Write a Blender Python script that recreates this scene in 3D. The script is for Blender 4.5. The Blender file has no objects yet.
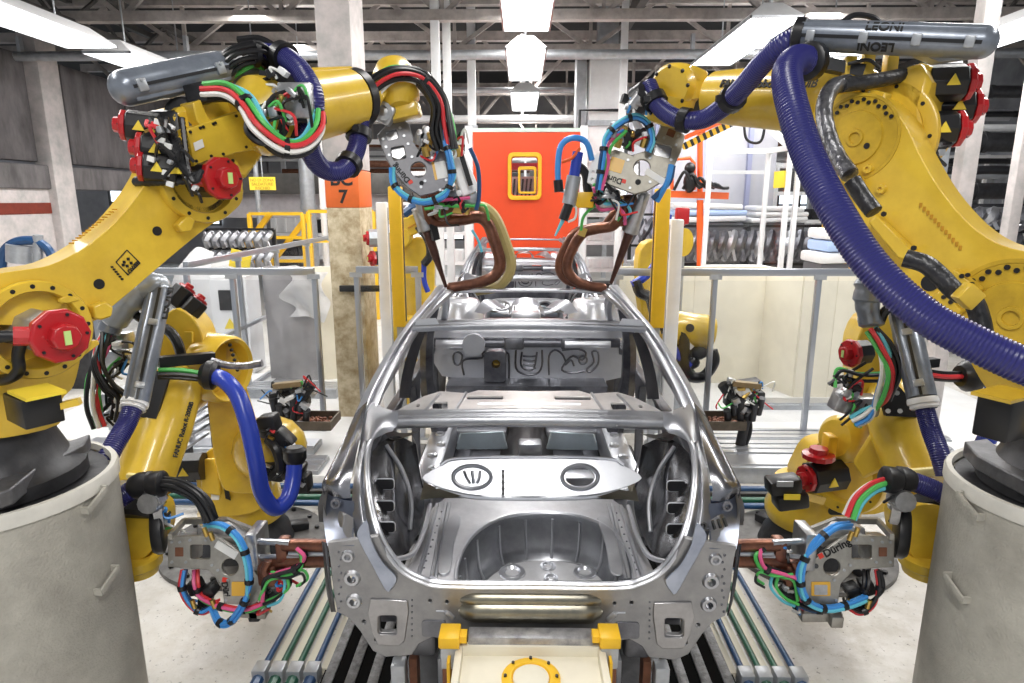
import bpy, bmesh, math, random
from mathutils import Vector as V, Matrix, Quaternion
random.seed(7)
S = bpy.context.scene
COL = S.collection
# ------------------------------------------------------------------ camera
CH, CF, HY, VX = 2.6, 640.0, 200.0, 522.0
PITCH = math.atan((341.5 - HY) / CF)
YAW = math.atan((VX - 512) / math.hypot(CF, 341.5 - HY))
cam = bpy.data.objects.new('camera', bpy.data.cameras.new('camera'))
COL.objects.link(cam)
cam.location = (0, 0, CH)
cam.rotation_euler = (math.pi / 2 - PITCH, 0, YAW)
cam.data.sensor_width = 36
cam.data.lens = CF / 1024 * 36
cam.data.clip_end = 200
S.camera = cam
# ------------------------------------------------------------------ world, exposure
S.view_settings.view_transform = 'Standard'
S.view_settings.look = 'None'
S.view_settings.exposure = 0.68
S.view_settings.gamma = 1.0
S.view_settings.use_curve_mapping = False
W = bpy.data.worlds.new('world'); S.world = W; W.use_nodes = True
W.node_tree.nodes['Background'].inputs[0].default_value = (0.86, 0.92, 1.0, 1)
W.node_tree.nodes['Background'].inputs[1].default_value = 0.30
# ------------------------------------------------------------------ large lights: the hall's fluorescent rows
def area(loc, sx, sy, power, col=(1, .98, .95), rot=(0, 0, 0)):
    l = bpy.data.lights.new('row_light', 'AREA'); l.shape = 'RECTANGLE'
    l.size, l.size_y, l.energy, l.color = sx, sy, power, col
    o = bpy.data.objects.new('row_light', l); COL.objects.link(o)
    o.location = loc; o.rotation_euler = rot
    return o
LAMP_Z = 5.6
for (lx, ly, ln) in ((-4.2, 4.5, 6), (4.6, 4.5, 6), (0, 8, 8), (0, -1.5, 5), (-4.4, 13, 8), (4.8, 13, 8), (0, 20, 10)):
    area((lx, ly, LAMP_Z - .1), .5, ln, 185 if ly < 10 else 270)
# ------------------------------------------------------------------ helpers
def ray(px, py):
    xc, yc = (px - 512) / CF, (341.5 - py) / CF
    cp, sp = math.cos(PITCH), math.sin(PITCH)
    x, y, z = xc, cp + yc * sp, -sp + yc * cp
    c, s = math.cos(YAW), math.sin(YAW)
    return V((x * c - y * s, x * s + y * c, z))
CO = V((0, 0, CH))
def P(px, py, Y):                # the point seen at px,py that lies Y metres into the hall
    d = ray(px, py); return CO + d * (Y / d.y)
def PZ(px, py, Z):               # ... that lies Z metres above the floor
    d = ray(px, py); return CO + d * ((Z - CH) / d.z)
def PX(px, py, X):
    d = ray(px, py); return CO + d * (X / d.x)
def PP(px, py, o, n):            # ... on the plane through o with normal n
    d = ray(px, py); return CO + d * ((V(o) - CO).dot(n) / d.dot(n))
def crom(pts, res=6, closed=False):
    pts = [V(p) for p in pts]; n = len(pts)
    if n < 3: return pts
    out = []
    for i in range(n if closed else n - 1):
        p1, p2 = pts[i], pts[(i + 1) % n]
        p0 = pts[i - 1] if (i > 0 or closed) else p1 * 2 - p2
        p3 = pts[(i + 2) % n] if (i + 2 < n or closed) else p2 * 2 - p1
        for k in range(res):
            t = k / res
            out.append(.5 * ((2 * p1) + (p2 - p0) * t + (2 * p0 - 5 * p1 + 4 * p2 - p3) * t * t + (3 * p1 - p0 - 3 * p2 + p3) * t ** 3))
    if not closed: out.append(pts[-1])
    return out
def basis(d):
    d = V(d).normalized()
    h = V((0, 0, 1)) if abs(d.z) < .9 else V((1, 0, 0))
    u = h.cross(d).normalized(); return u, d.cross(u), d
def circ(cx, cy, r, n=16, a0=0.0, ry=None):
    ry = ry or r
    return [(cx + r * math.cos(a0 + 2 * math.pi * i / n), cy + ry * math.sin(a0 + 2 * math.pi * i / n)) for i in range(n)]
def rect(cx, cy, w, h, a=0.0):
    c, s = math.cos(a), math.sin(a)
    return [(cx + x * c - y * s, cy + x * s + y * c) for x, y in ((-w / 2, -h / 2), (w / 2, -h / 2), (w / 2, h / 2), (-w / 2, h / 2))]
def rrect(cx, cy, w, h, r, a=0.0, k=4):
    c, s = math.cos(a), math.sin(a); out = []
    for i, (sx, sy) in enumerate(((1, 1), (-1, 1), (-1, -1), (1, -1))):
        for j in range(k + 1):
            t = math.pi / 2 * (i + j / k)
            x, y = sx * (w / 2 - r) + r * math.cos(t), sy * (h / 2 - r) + r * math.sin(t)
            out.append((cx + x * c - y * s, cy + x * s + y * c))
    return out
def sm2(pts, res=4, closed=True):
    return [(p.x, p.y) for p in crom([V((a, b, 0)) for a, b in pts], res, closed)]
class MB:
    def __init__(s): s.bm = bmesh.new()
    def box(s, c, size, rot=None, bev=0.0):
        m = Matrix.Translation(V(c)) @ ((rot.to_4x4() if rot else Matrix.Identity(4))) @ Matrix.Diagonal((*size, 1))
        r = bmesh.ops.create_cube(s.bm, size=1, matrix=m)
        if bev:
            es = list({e for v in r['verts'] for e in v.link_edges})
            bmesh.ops.bevel(s.bm, geom=es, offset=bev, segments=2, affect='EDGES', profile=.5)
        return s
    def bar(s, p0, p1, w, h, up=(0, 0, 1), bev=0.0):      # box running from p0 to p1
        p0, p1 = V(p0), V(p1); d = p1 - p0; x = d.normalized()
        y = V(up).cross(x)
        if y.length < 1e-4: y = V((0, 1, 0)).cross(x)
        y.normalize(); z = x.cross(y)
        return s.box((p0 + p1) / 2, (d.length, w, h), Matrix((x, y, z)).transposed(), bev)
    def ring(s, c, u, v, r, n, sq=None):
        return [s.bm.verts.new(c + (u * math.cos(2 * math.pi * i / n) + v * math.sin(2 * math.pi * i / n)) * r) for i in range(n)]
    def skin(s, rings, cap=True, closed=False):
        n = len(rings[0]); m = len(rings)
        for a in range(m if closed else m - 1):
            A, B = rings[a], rings[(a + 1) % m]
            for i in range(n):
                try: s.bm.faces.new((A[i], A[(i + 1) % n], B[(i + 1) % n], B[i]))
                except ValueError: pass
        if cap and not closed:
            s.bm.faces.new(rings[0][::-1]); s.bm.faces.new(rings[-1])
        return s
    def cyl(s, p0, p1, r0, r1=None, n=18):
        p0, p1 = V(p0), V(p1); u, v, d = basis(p1 - p0)
        return s.skin([s.ring(p0, u, v, r0, n), s.ring(p1, u, v, r0 if r1 is None else r1, n)])
    def lathe(s, o, d, prof, n=24, cap=True):             # prof: (distance along d, radius)
        u, v, d = basis(d); o = V(o)
        return s.skin([s.ring(o + d * t, u, v, max(r, 1e-4), n) for t, r in prof], cap)
    def tube(s, pts, r, n=8, res=6, rib=0.0, pitch=.02, closed=False, smooth=True):
        q = crom(pts, res, closed) if smooth else [V(p) for p in pts]
        if rib:                                            # corrugated: resample evenly
            L = [0.0]
            for a, b in zip(q, q[1:]): L.append(L[-1] + (b - a).length)
            m = max(4, int(L[-1] / pitch * 2)); o = []; k = 0
            for i in range(m + 1):
                t = L[-1] * i / m
                while k < len(L) - 2 and L[k + 1] < t: k += 1
                f = (t - L[k]) / max(1e-9, L[k + 1] - L[k]); o.append(q[k].lerp(q[k + 1], min(1, f)))
            q = o
        u = None; rings = []; m = len(q)
        for i, p in enumerate(q):
            if closed: d = q[(i + 1) % m] - q[i - 1]
            else: d = q[min(i + 1, m - 1)] - q[max(i - 1, 0)]
            if d.length < 1e-7: continue
            d.normalize()
            if u is None: u = basis(d)[0]
            u = (u - d * u.dot(d)); u = u.normalized() if u.length > 1e-6 else basis(d)[0]
            rr = r[min(int(i * (len(r) - 1) / max(1, m - 1)), len(r) - 1)] if isinstance(r, (list, tuple)) else r
            if rib and i % 2: rr -= rib
            rings.append(s.ring(p, u, d.cross(u), rr, n))
        return s.skin(rings, True, closed)
    def poly(s, pts, n, depth, holes=()):                  # pts: 3-D loop in one plane; extruded along n by depth
        loops = [pts] + list(holes); es = []; vs = []
        for L in loops:
            v = [s.bm.verts.new(p) for p in L]; vs += v
            es += [s.bm.edges.new((v[i], v[(i + 1) % len(v)])) for i in range(len(v))]
        n = V(n).normalized()
        f = [g for g in bmesh.ops.triangle_fill(s.bm, use_beauty=True, use_dissolve=False, edges=es, normal=n)['geom'] if isinstance(g, bmesh.types.BMFace)]
        if depth:
            r = bmesh.ops.extrude_face_region(s.bm, geom=f)
            bmesh.ops.translate(s.bm, verts=[g for g in r['geom'] if isinstance(g, bmesh.types.BMVert)], vec=n * depth)
        return s
    def prism(s, o, u, v, pts, depth, holes=()):           # outline in the plane (u, v) at o
        o, u, v = V(o), V(u).normalized(), V(v).normalized()
        f = lambda L: [o + u * a + v * b for a, b in L]
        return s.poly(f(pts), u.cross(v), depth, [f(h) for h in holes])
    def px(s, o, n, pts, depth, holes=()):                 # outline read off the photograph, standing in the plane (o, n), with real thickness
        o, n = V(o), V(n).normalized()
        f = lambda L: [PP(a, b, o, n) for a, b in L]
        return s.poly(f(pts), n, depth, [f(h) for h in holes])
    def grid(s, rows, th=.0, nu=4, nv=4):                  # sheet through rows of points, smoothed both ways
        rows = [crom(r, nu) for r in rows]
        cols = [crom([r[i] for r in rows], nv) for i in range(len(rows[0]))]
        vv = [[s.bm.verts.new(p) for p in c] for c in cols]; fs = []
        for i in range(len(vv) - 1):
            for j in range(len(vv[0]) - 1):
                fs.append(s.bm.faces.new((vv[i][j], vv[i + 1][j], vv[i + 1][j + 1], vv[i][j + 1])))
        if th: bmesh.ops.solidify(s.bm, geom=fs, thickness=th)
        return s
    def ball(s, c, r, sc=(1, 1, 1), rot=None, n=16):
        m = Matrix.Translation(V(c)) @ (rot.to_4x4() if rot else Matrix.Identity(4)) @ Matrix.Diagonal((*[r * k for k in sc], 1))
        bmesh.ops.create_uvsphere(s.bm, u_segments=n, v_segments=max(6, n // 2), radius=1, matrix=m); return s
    def build(s, name, mat, parent=None, smooth=38, bev=0.0, **kw):
        bmesh.ops.recalc_face_normals(s.bm, faces=s.bm.faces)
        root = parent
        while root is not None and root.parent is not None: root = root.parent
        org = V((0, 0, 0))
        if root is not None: org = V(root.location)
        elif s.bm.verts:
            s.bm.verts.ensure_lookup_table()
            lo = [min(v.co[k] for v in s.bm.verts) for k in range(3)]; hi = [max(v.co[k] for v in s.bm.verts) for k in range(3)]
            org = V(((lo[0] + hi[0]) / 2, (lo[1] + hi[1]) / 2, lo[2]))
        bmesh.ops.translate(s.bm, verts=s.bm.verts, vec=-org)
        if smooth:
            a = math.radians(smooth)
            for f in s.bm.faces: f.smooth = True
            for e in s.bm.edges:
                e.smooth = not (len(e.link_faces) != 2 or e.calc_face_angle(0) > a)
        me = bpy.data.meshes.new(name); s.bm.to_mesh(me); s.bm.free()
        o = bpy.data.objects.new(name, me); COL.objects.link(o)
        me.materials.append(mat)
        if parent is not None: o.parent = parent
        else: o.location = org
        if bev:
            b = o.modifiers.new('bevel', 'BEVEL'); b.width = bev; b.segments = 2; b.limit_method = 'ANGLE'; b.angle_limit = math.radians(40)
        for k, v in kw.items(): o[k] = v
        return o
def thing(name, loc, label, cat, group=None):
    o = bpy.data.objects.new(name, None); COL.objects.link(o); o.location = loc
    o.empty_display_size = .1
    o['label'] = label; o['category'] = cat
    if group: o['group'] = group
    return o
def tag(o, label, cat, group=None):
    o['label'] = label; o['category'] = cat
    if group: o['group'] = group
    return o
def struct(o): o['kind'] = 'structure'; return o
def dup(root, delta, rotz=0.0, label=None):
    r = root.copy(); COL.objects.link(r); r.location = V(root.location) + V(delta); r.rotation_euler.z += rotz
    if label: r['label'] = label
    def kids(a, b):
        for ch in list(a.children):
            c = ch.copy(); COL.objects.link(c); c.parent = b; kids(ch, c)
    kids(root, r); return r
def text(name, body, mat, parent, o, u, v, size, depth=.002):
    cu = bpy.data.curves.new('t', 'FONT'); cu.body = body; cu.size = size; cu.extrude = depth; cu.offset = size * .025; cu.align_x = 'CENTER'; cu.align_y = 'CENTER'
    t = bpy.data.objects.new('t', cu); COL.objects.link(t)
    bpy.context.view_layer.update()
    me = bpy.data.meshes.new_from_object(t.evaluated_get(bpy.context.evaluated_depsgraph_get()))
    bpy.data.objects.remove(t)
    u, v = V(u).normalized(), V(v); v = (v - u * v.dot(u)).normalized(); w = u.cross(v)
    root = parent
    while root.parent is not None: root = root.parent
    m = Matrix((u, v, w)).transposed().to_4x4(); m.translation = V(o) - V(root.location)
    me.transform(m)
    me.materials.clear(); me.materials.append(mat)
    b = bpy.data.objects.new(name, me); COL.objects.link(b); b.parent = parent; return b
# ------------------------------------------------------------------ materials
def mat(name, col, rough=.5, metal=0.0, noise=0.0, scale=8.0, bump=0.0, bscale=None, col2=None, spec=.5, coat=0.0, stretch=None, rvar=0.0, emit=0.0, alpha=1.0, trans=0.0):
    m = bpy.data.materials.new(name); m.use_nodes = True; t = m.node_tree; b = t.nodes['Principled BSDF']
    b.inputs['Base Color'].default_value = (*col, 1); b.inputs['Roughness'].default_value = rough; b.inputs['Metallic'].default_value = metal
    b.inputs['Specular IOR Level'].default_value = spec; b.inputs['Coat Weight'].default_value = coat
    if trans: b.inputs['Transmission Weight'].default_value = trans
    if alpha < 1: b.inputs['Alpha'].default_value = alpha
    if emit:
        b.inputs['Emission Color'].default_value = (*col, 1); b.inputs['Emission Strength'].default_value = emit
    L = t.links.new
    if noise or bump or rvar:
        tc = t.nodes.new('ShaderNodeTexCoord'); mp = t.nodes.new('ShaderNodeMapping'); L(tc.outputs['Object'], mp.inputs[0])
        if stretch: mp.inputs['Scale'].default_value = stretch
        n = t.nodes.new('ShaderNodeTexNoise'); n.inputs['Scale'].default_value = scale; n.inputs['Detail'].default_value = 6; n.inputs['Roughness'].default_value = .65
        L(mp.outputs[0], n.inputs['Vector'])
    if noise:
        r = t.nodes.new('ShaderNodeValToRGB'); r.color_ramp.elements[0].position = .5 - .2; r.color_ramp.elements[1].position = .5 + .15
        c2 = col2 or tuple(c * (1 - noise) for c in col)
        r.color_ramp.elements[0].color = (*c2, 1); r.color_ramp.elements[1].color = (*col, 1)
        L(n.outputs[0], r.inputs[0]); L(r.outputs[0], b.inputs['Base Color'])
    if rvar:
        mr = t.nodes.new('ShaderNodeMapRange'); mr.inputs[1].default_value = .3; mr.inputs[2].default_value = .7
        mr.inputs[3].default_value = rough; mr.inputs[4].default_value = rough + rvar; L(n.outputs[0], mr.inputs[0]); L(mr.outputs[0], b.inputs['Roughness'])
    if bump:
        n2 = t.nodes.new('ShaderNodeTexNoise'); n2.inputs['Scale'].default_value = bscale or scale * 3; n2.inputs['Detail'].default_value = 4
        L(tc.outputs['Object'], n2.inputs['Vector'])
        bp = t.nodes.new('ShaderNodeBump'); bp.inputs['Strength'].default_value = bump; bp.inputs['Distance'].default_value = .01
        L(n2.outputs[0], bp.inputs['Height']); L(bp.outputs[0], b.inputs['Normal'])
    return m
YEL = mat('robot_yellow', (.80, .545, .05), .30, noise=.22, scale=5, bump=.05, coat=.35, col2=(.64, .41, .035))
YEL2 = mat('safety_yellow', (.88, .52, .02), .4, noise=.1)
BLK = mat('black_plastic', (.012, .012, .014), .38, bump=.06)
DRK = mat('dark_cast', (.05, .05, .055), .42, .35, noise=.5, scale=10, bump=.25, bscale=20)
RED = mat('motor_red', (.50, .012, .018), .32, noise=.15, coat=.3)
GRN = mat('cap_label', (.55, .75, .25), .5)
HOSE = mat('blue_corrugated', (.028, .028, .15), .30)
HOSEB = mat('bright_blue_hose', (.03, .06, .42), .26)
STEEL = mat('bare_body_steel', (.60, .61, .64), .26, .95, noise=.25, scale=3, bump=.05, bscale=14, col2=(.42, .43, .47), rvar=.2)
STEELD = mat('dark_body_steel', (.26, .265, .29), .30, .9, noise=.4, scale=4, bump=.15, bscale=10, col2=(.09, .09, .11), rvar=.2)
STEELW = mat('zinc_sheet', (.70, .71, .75), .32, .82, noise=.2, scale=4, bump=.05, col2=(.60, .61, .65))
ALU = mat('milled_aluminium', (.55, .55, .56), .34, .85, noise=.3, scale=20, col2=(.38, .38, .39), bump=.1)
ALUP = mat('aluminium_profile', (.46, .48, .52), .3, .85)
LEO = mat('grey_dresspack_shell', (.25, .28, .33), .30, .35, noise=.25, scale=12, col2=(.17, .19, .23), coat=.2)
COP = mat('copper_arm', (.27, .115, .07), .36, .75, noise=.55, scale=14, col2=(.13, .06, .045), bump=.3, bscale=25)
BRS = mat('brass', (.62, .42, .12), .3, .9)
OLV = mat('tan_shunt', (.50, .40, .16), .5, noise=.2)
WHT = mat('white_paint', (.86, .86, .87), .4, noise=.08)
CRM = mat('cream_board', (.83, .78, .64), .6, noise=.16, scale=1.6, bump=.05)
DRUM = mat('drum_beige', (.52, .50, .44), .5, .1, noise=.35, scale=4, col2=(.34, .32, .28), bump=.5, bscale=90)
CONC = mat('concrete', (.19, .175, .18), .8, noise=.45, scale=3, col2=(.075, .07, .07), bump=.3, bscale=12, stretch=(1, 1, .35))
PLAS = mat('column_plaster', (.62, .54, .38), .7, noise=.6, scale=8, col2=(.27, .19, .09), bump=.7, bscale=20)
PLASG = mat('column_grey', (.60, .54, .53), .7, noise=.35, scale=4, col2=(.38, .37, .36), bump=.3)
ORG = mat('orange_paint', (.80, .16, .03), .5, noise=.12)
REDD = mat('red_door_sheet', (.82, .075, .015), .45, noise=.08, scale=2)
FLR = mat('worn_white_floor', (.80, .78, .75), .42, noise=.35, scale=2.2, col2=(.46, .43, .38), bump=.6, bscale=14, rvar=.2)
FLRW = mat('white_platform', (.82, .82, .82), .5, noise=.15, scale=2)
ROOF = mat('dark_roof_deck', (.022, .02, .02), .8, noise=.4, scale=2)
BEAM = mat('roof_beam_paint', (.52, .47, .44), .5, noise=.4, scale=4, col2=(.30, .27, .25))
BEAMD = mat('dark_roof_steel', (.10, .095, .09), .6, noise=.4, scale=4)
GALV = mat('galvanised', (.52, .54, .57), .4, .6, noise=.25, scale=9)
GLOW = mat('lamp_diffuser', (1, 1, .98), .5, emit=6.0)
ORB = mat('orange_machine', (.85, .13, .02), .45)
PURP = mat('grey_plastic_sheet', (.35, .35, .38), .4)
RUST = mat('rusty_steel', (.22, .09, .05), .6, .3, noise=.5, scale=12)
GRAT = mat('worn_grate', (.30, .30, .31), .5, .6, noise=.6, scale=18, col2=(.12, .12, .12), bump=.4)
TBLU = mat('pipe_blue', (.03, .09, .22), .3, noise=.3)
TGRN = mat('pipe_green', (.02, .12, .07), .3, noise=.3)
CW = mat('cable_white', (.85, .85, .82), .4); CR = mat('cable_red', (.72, .04, .05), .4); CG = mat('cable_green', (.10, .55, .12), .4)
CB = mat('cable_blue', (.06, .30, .75), .35); CC = mat('cable_cyan', (.15, .60, .75), .4); CP = mat('cable_pink', (.80, .12, .30), .4)
PAPER = mat('white_label', (.88, .88, .86), .6); INK = mat('black_ink', (.015, .015, .015), .6); REDI = mat('red_mark', (.80, .05, .03), .5)
YLAB = mat('yellow_label', (.90, .68, .05), .5); AMB = mat('amber_plate', (.75, .42, .05), .35)
WRAP = mat('silver_cable_wrap', (.42, .42, .44), .32, .8, noise=.6, scale=22, col2=(.10, .10, .11), bump=1.0, bscale=25)
BWRAP = mat('black_cable_wrap', (.05, .05, .055), .35, .2, noise=.5, scale=18, bump=1.0, bscale=22, col2=(.015, .015, .015))
def glass(name, col, a):
    m = bpy.data.materials.new(name); m.use_nodes = True; t = m.node_tree; t.nodes.remove(t.nodes['Principled BSDF'])
    tr = t.nodes.new('ShaderNodeBsdfTransparent'); tr.inputs[0].default_value = (*col, 1); g = t.nodes.new('ShaderNodeBsdfGlossy'); g.inputs['Roughness'].default_value = .08
    mx = t.nodes.new('ShaderNodeMixShader'); mx.inputs[0].default_value = a
    L = t.links.new; L(tr.outputs[0], mx.inputs[1]); L(g.outputs[0], mx.inputs[2]); L(mx.outputs[0], t.nodes['Material Output'].inputs[0]); return m
def floor_mat():
    m = mat('worn_white_floor', (.74, .72, .69), .42, bump=.6, bscale=16); t = m.node_tree; L = t.links.new; b = t.nodes['Principled BSDF']
    tc = t.nodes['Texture Coordinate']; prev = None
    for sc, lo, hi, dark in ((.7, .35, .65, (.62, .60, .56)), (5, .36, .56, (.58, .55, .50)), (30, .33, .40, (.16, .15, .13))):
        n = t.nodes.new('ShaderNodeTexNoise'); n.inputs['Scale'].default_value = sc; n.inputs['Detail'].default_value = 8; n.inputs['Roughness'].default_value = .7
        L(tc.outputs['Object'], n.inputs['Vector'])
        r = t.nodes.new('ShaderNodeMapRange'); r.inputs[1].default_value = lo; r.inputs[2].default_value = hi; L(n.outputs[0], r.inputs[0])
        x = t.nodes.new('ShaderNodeMix'); x.data_type = 'RGBA'; x.inputs[6].default_value = (*dark, 1)
        if prev is None: x.inputs[7].default_value = (.80, .78, .76, 1)
        else: L(prev, x.inputs[7])
        L(r.outputs[0], x.inputs[0]); prev = x.outputs[2]
    L(prev, b.inputs['Base Color']); return m
FLR = floor_mat()
ZSOFT = mat('soft_zinc', (.66, .66, .69), .36, .45, noise=.3, scale=5, col2=(.46, .46, .49), bump=.08)
BSTEEL = mat('bluish_steel', (.44, .48, .58), .28, .8, noise=.3, scale=6, col2=(.28, .31, .40))
PITB = mat('dark_pit', (.008, .008, .008), .95, spec=.1)
CAST = mat('grey_casting', (.17, .17, .18), .4, .5, noise=.5, scale=9, bump=.3, bscale=18)
PANE = glass('clear_guard_panel', (.96, .965, .97), .03)
# ------------------------------------------------------------------ the setting
struct(MB().box((0, 14, -.1), (44, 50, .2)).build('floor', FLR))
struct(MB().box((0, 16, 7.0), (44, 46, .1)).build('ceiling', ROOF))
LX = -9.1
wl = MB()
for i in range(8):
    wl.box((LX - .1, 8.2 + i * 2.05, 4.25), (.2, 1.98, 1.9), bev=.03)
    wl.box((LX - .05, 9.2 + i * 2.05, 4.25), (.2, .10, 1.9), bev=.02)
struct(wl.build('wall_left', CONC))
struct(MB().box((LX, 15.5, 3.02), (.36, 17, .44), bev=.03).build('trim_1', CONC))                      # ledge beam
struct(MB().box((LX, 9.6, 1.4), (.22, 5.6, 2.8)).build('trim_2', PLASG))                               # wall under the ledge
struct(MB().box((LX + .1, 12.62, 2.9), (.34, .55, 5.8), bev=.03).build('trim_3', PLASG))              # pier
struct(MB().box((LX + .115, 9.9, 2.45), (.012, 4.9, .2)).build('trim_4', mat('red_band', (.20, .025, .01), .6, noise=.3))) # red band
# far wall with pale panels, windows
FY = 27.0
struct(MB().box((0, FY, 3.5), (44, .2, 7)).build('wall_back', mat('far_wall', (.42, .41, .42), .7, noise=.4, scale=.8)))
struct(MB().box((13.5, 17, 3.5), (.2, 22, 7)).build('wall_right', mat('right_wall', (.40, .41, .44), .7, noise=.5, scale=1)))
LITE = mat('daylight_pane', (.80, .90, 1.0), .5, emit=1.6)
for i, (x0, x1, z0, z1) in enumerate(((-17, -12.5, 1.6, 3.4), (-8.4, -5.2, 1.2, 2.4), (-4.6, -2.4, 1.0, 2.9), (4.0, 6.5, 2.6, 4.4), (7.0, 10, 1.3, 3.6), (10.4, 13, 1.4, 3.4))):
    w = struct(MB().box(((x0 + x1) / 2, FY - .15, (z0 + z1) / 2), (x1 - x0, .04, z1 - z0)).build('window_%d' % (i + 1), LITE))
    f = MB()
    n = max(2, int((x1 - x0) / .8))
    for k in range(n + 1): f.box((x0 + (x1 - x0) * k / n, FY - .2, (z0 + z1) / 2), (.08, .08, z1 - z0 + .08))
    for k in range(3): f.box(((x0 + x1) / 2, FY - .2, z0 + (z1 - z0) * k / 2), (x1 - x0, .08, .08))
    f.build('window_frame', BEAMD, w)
# roof steel: trusses across the hall, each one thing
def truss(Y, z0, z1, m, lab, step=1.5):
    t = thing('roof_truss', (0, Y, z0), lab, 'truss', 'steel trusses under the roof')
    MB().box((0, Y, z0), (26, .16, .16)).build('bottom_chord', m, t)
    MB().box((0, Y, z1), (26, .18, .2)).build('top_chord', m, t)
    w = MB(); n = int(26 / step)
    for i in range(n):
        x = -13 + i * step; a, b = (z0, z1) if i % 2 else (z1, z0)
        w.bar((x, Y, a), (x + step, Y, b), .07, .07)
        if i % 2: w.bar((x, Y, z0), (x, Y, z1), .06, .06)
    w.build('webbing', m, t)
truss(11.2, 5.5, 6.6, BEAM, 'pale roof truss nearest the camera, crossing above the two upper robots', 1.3)
truss(13.2, 5.42, 6.3, BEAM, 'roof truss second from the front, just behind the first row of lamps', 1.3)
truss(16.0, 5.1, 6.3, BEAM, 'roof truss third from the front, over the red door', 1.2)
truss(20.0, 4.9, 6.4, BEAM, 'roof truss fourth from the front, second from the end wall', 1.3)
truss(24.5, 4.5, 6.6, BEAM, 'roof truss farthest back, in front of the end wall', 1.5)
# slanting rafters running into the hall
for x, z, lab in ((-8.6, 5.6, 'long dark roof rafter over the concrete wall panels'), (-7.3, 5.35, 'long grey conduit rafter beside the outer lamp row by the concrete wall'), (8.6, 5.5, 'long dark roof rafter on the pipe rack side'), (2.0, 5.9, 'roof rafter above the white duct box')):
    r = MB(); r.box((x, 15, z), (.14, 22, .2))
    for i in range(10): r.bar((x, 5 + i * 2, z), (x, 6 + i * 2, z + .7), .05, .05).bar((x, 6 + i * 2, z + .7), (x, 7 + i * 2, z), .05, .05)
    r.box((x, 15, z + .7), (.12, 22, .12))
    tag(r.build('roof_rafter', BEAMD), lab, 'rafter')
# pipes along the hall's width
for Y, z, r, m, lab in ((12.2, 5.12, .085, GALV, 'galvanised pipe crossing high up in front of the ceiling lamps'), (15.2, 5.0, .06, GALV, 'thin galvanised pipe behind the middle ceiling lamp'), (18.2, 4.75, .09, WHT, 'white pipe crossing behind the far ceiling lamp'), (21.5, 4.35, .09, RUST, 'rust brown pipe crossing above the red door'), (22.5, 3.95, .07, WHT, 'low white pipe crossing above the red door')):
    p = MB().cyl((-13, Y, z), (13, Y, z), r, n=12)
    for i in range(9): p.box((-12 + 3 * i, Y, z + .16), (.06, .1, .34))
    tag(p.build('ceiling_pipe', m), lab, 'pipe')
# fluorescent lamps in rows
def lamp(x, y0, y1, z, lab, w=.62):
    l = thing('ceiling_lamp', (x, (y0 + y1) / 2, z), lab, 'lamp', 'fluorescent ceiling lamps')
    h = MB(); a, b = y0, y1
    vs = [[(x - w / 2, a), (x + w / 2, a), (x + w / 2, b), (x - w / 2, b)], [(x - .12, a + .2), (x + .12, a + .2), (x + .12, b - .2), (x - .12, b - .2)]]
    h.skin([[h.bm.verts.new((p, q, z)) for p, q in vs[0]], [h.bm.verts.new((p, q, z + .2)) for p, q in vs[1]]])
    h.build('reflector_housing', WHT, l, smooth=0)
    MB().box((x, (y0 + y1) / 2, z - .012), (w - .06, y1 - y0 - .06, .022)).build('diffuser', GLOW, l, smooth=0)
    fr = MB()
    for s in (-1, 1):
        fr.box((x + s * (w / 2 - .012), (y0 + y1) / 2, z - .016), (.024, y1 - y0, .034)); fr.box((x, y0 + .012 if s < 0 else y1 - .012, z - .016), (w, .024, .034))
    fr.build('lamp_rim', GALV, l, smooth=0)
    for t in (.2, .8): MB().cyl((x, y0 + (y1 - y0) * t, z + .19), (x, y0 + (y1 - y0) * t, 6.95), .012, n=6).build('hanger_rod', GALV, l)
lamp(.05, 6.2, 9.05, 4.78, 'ceiling lamp of the middle row nearest the camera, cut by the top of the photo')
lamp(.05, 10.05, 12.6, 4.78, 'second ceiling lamp of the middle row, square lit face')
lamp(.05, 13.9, 16.7, 4.78, 'smallest and farthest ceiling lamp of the middle row, above the red door')
lamp(-6.25, 6.4, 9.9, 4.78, 'long ceiling lamp by the concrete wall, nearest of its row', .75)
lamp(-6.25, 10.2, 12.9, 4.78, 'second ceiling lamp of the row by the concrete wall, above the grey cable tube', .75)
lamp(-4.6, 13.5, 16.0, 4.9, 'ceiling lamp glimpsed behind the cable arch of the upper robot', .7)
lamp(3.25, 8.9, 11.9, 4.9, 'ceiling lamp tilted in view above the corrugated hose loop', .7)
lamp(5.0, 10.5, 14, 4.75, 'ceiling lamp half hidden under the horizontal grey cable tube', .75)
lamp(6.5, 7.0, 10.2, 4.78, 'long ceiling lamp on the pipe rack side, nearest of its row', .75)
# lettered column
cx0, cy0 = -1.985, 7.52
colm = thing('concrete_column', (cx0, cy0, 0), 'square concrete column with an orange band lettered BC 7', 'column')
MB().box((cx0, cy0, 1.26), (.37, .6, 2.52), bev=.015).build('plaster_shaft', PLAS, colm)
MB().box((cx0, cy0, 2.72), (.376, .606, .41), bev=.012).build('orange_band', ORG, colm)
MB().box((cx0, cy0, 4.95), (.37, .6, 4.04), bev=.015).build('grey_shaft', PLASG, colm)
text('lettering', 'BC', INK, colm, (cx0, cy0 - .305, 2.82), (1, 0, 0), (0, 0, 1), .2)
text('numeral', '7', INK, colm, (cx0 + .01, cy0 - .305, 2.63), (1, 0, 0), (0, 0, 1), .2)
for z, lab in ((1.62, 'black flat bracket clamped across the lettered column'),):
    b = MB().box((cx0 + .23, cy0 - .33, z), (.62, .05, .07), bev=.008)
    tag(b.build('clamp_bracket', BLK), lab, 'bracket')
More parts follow.
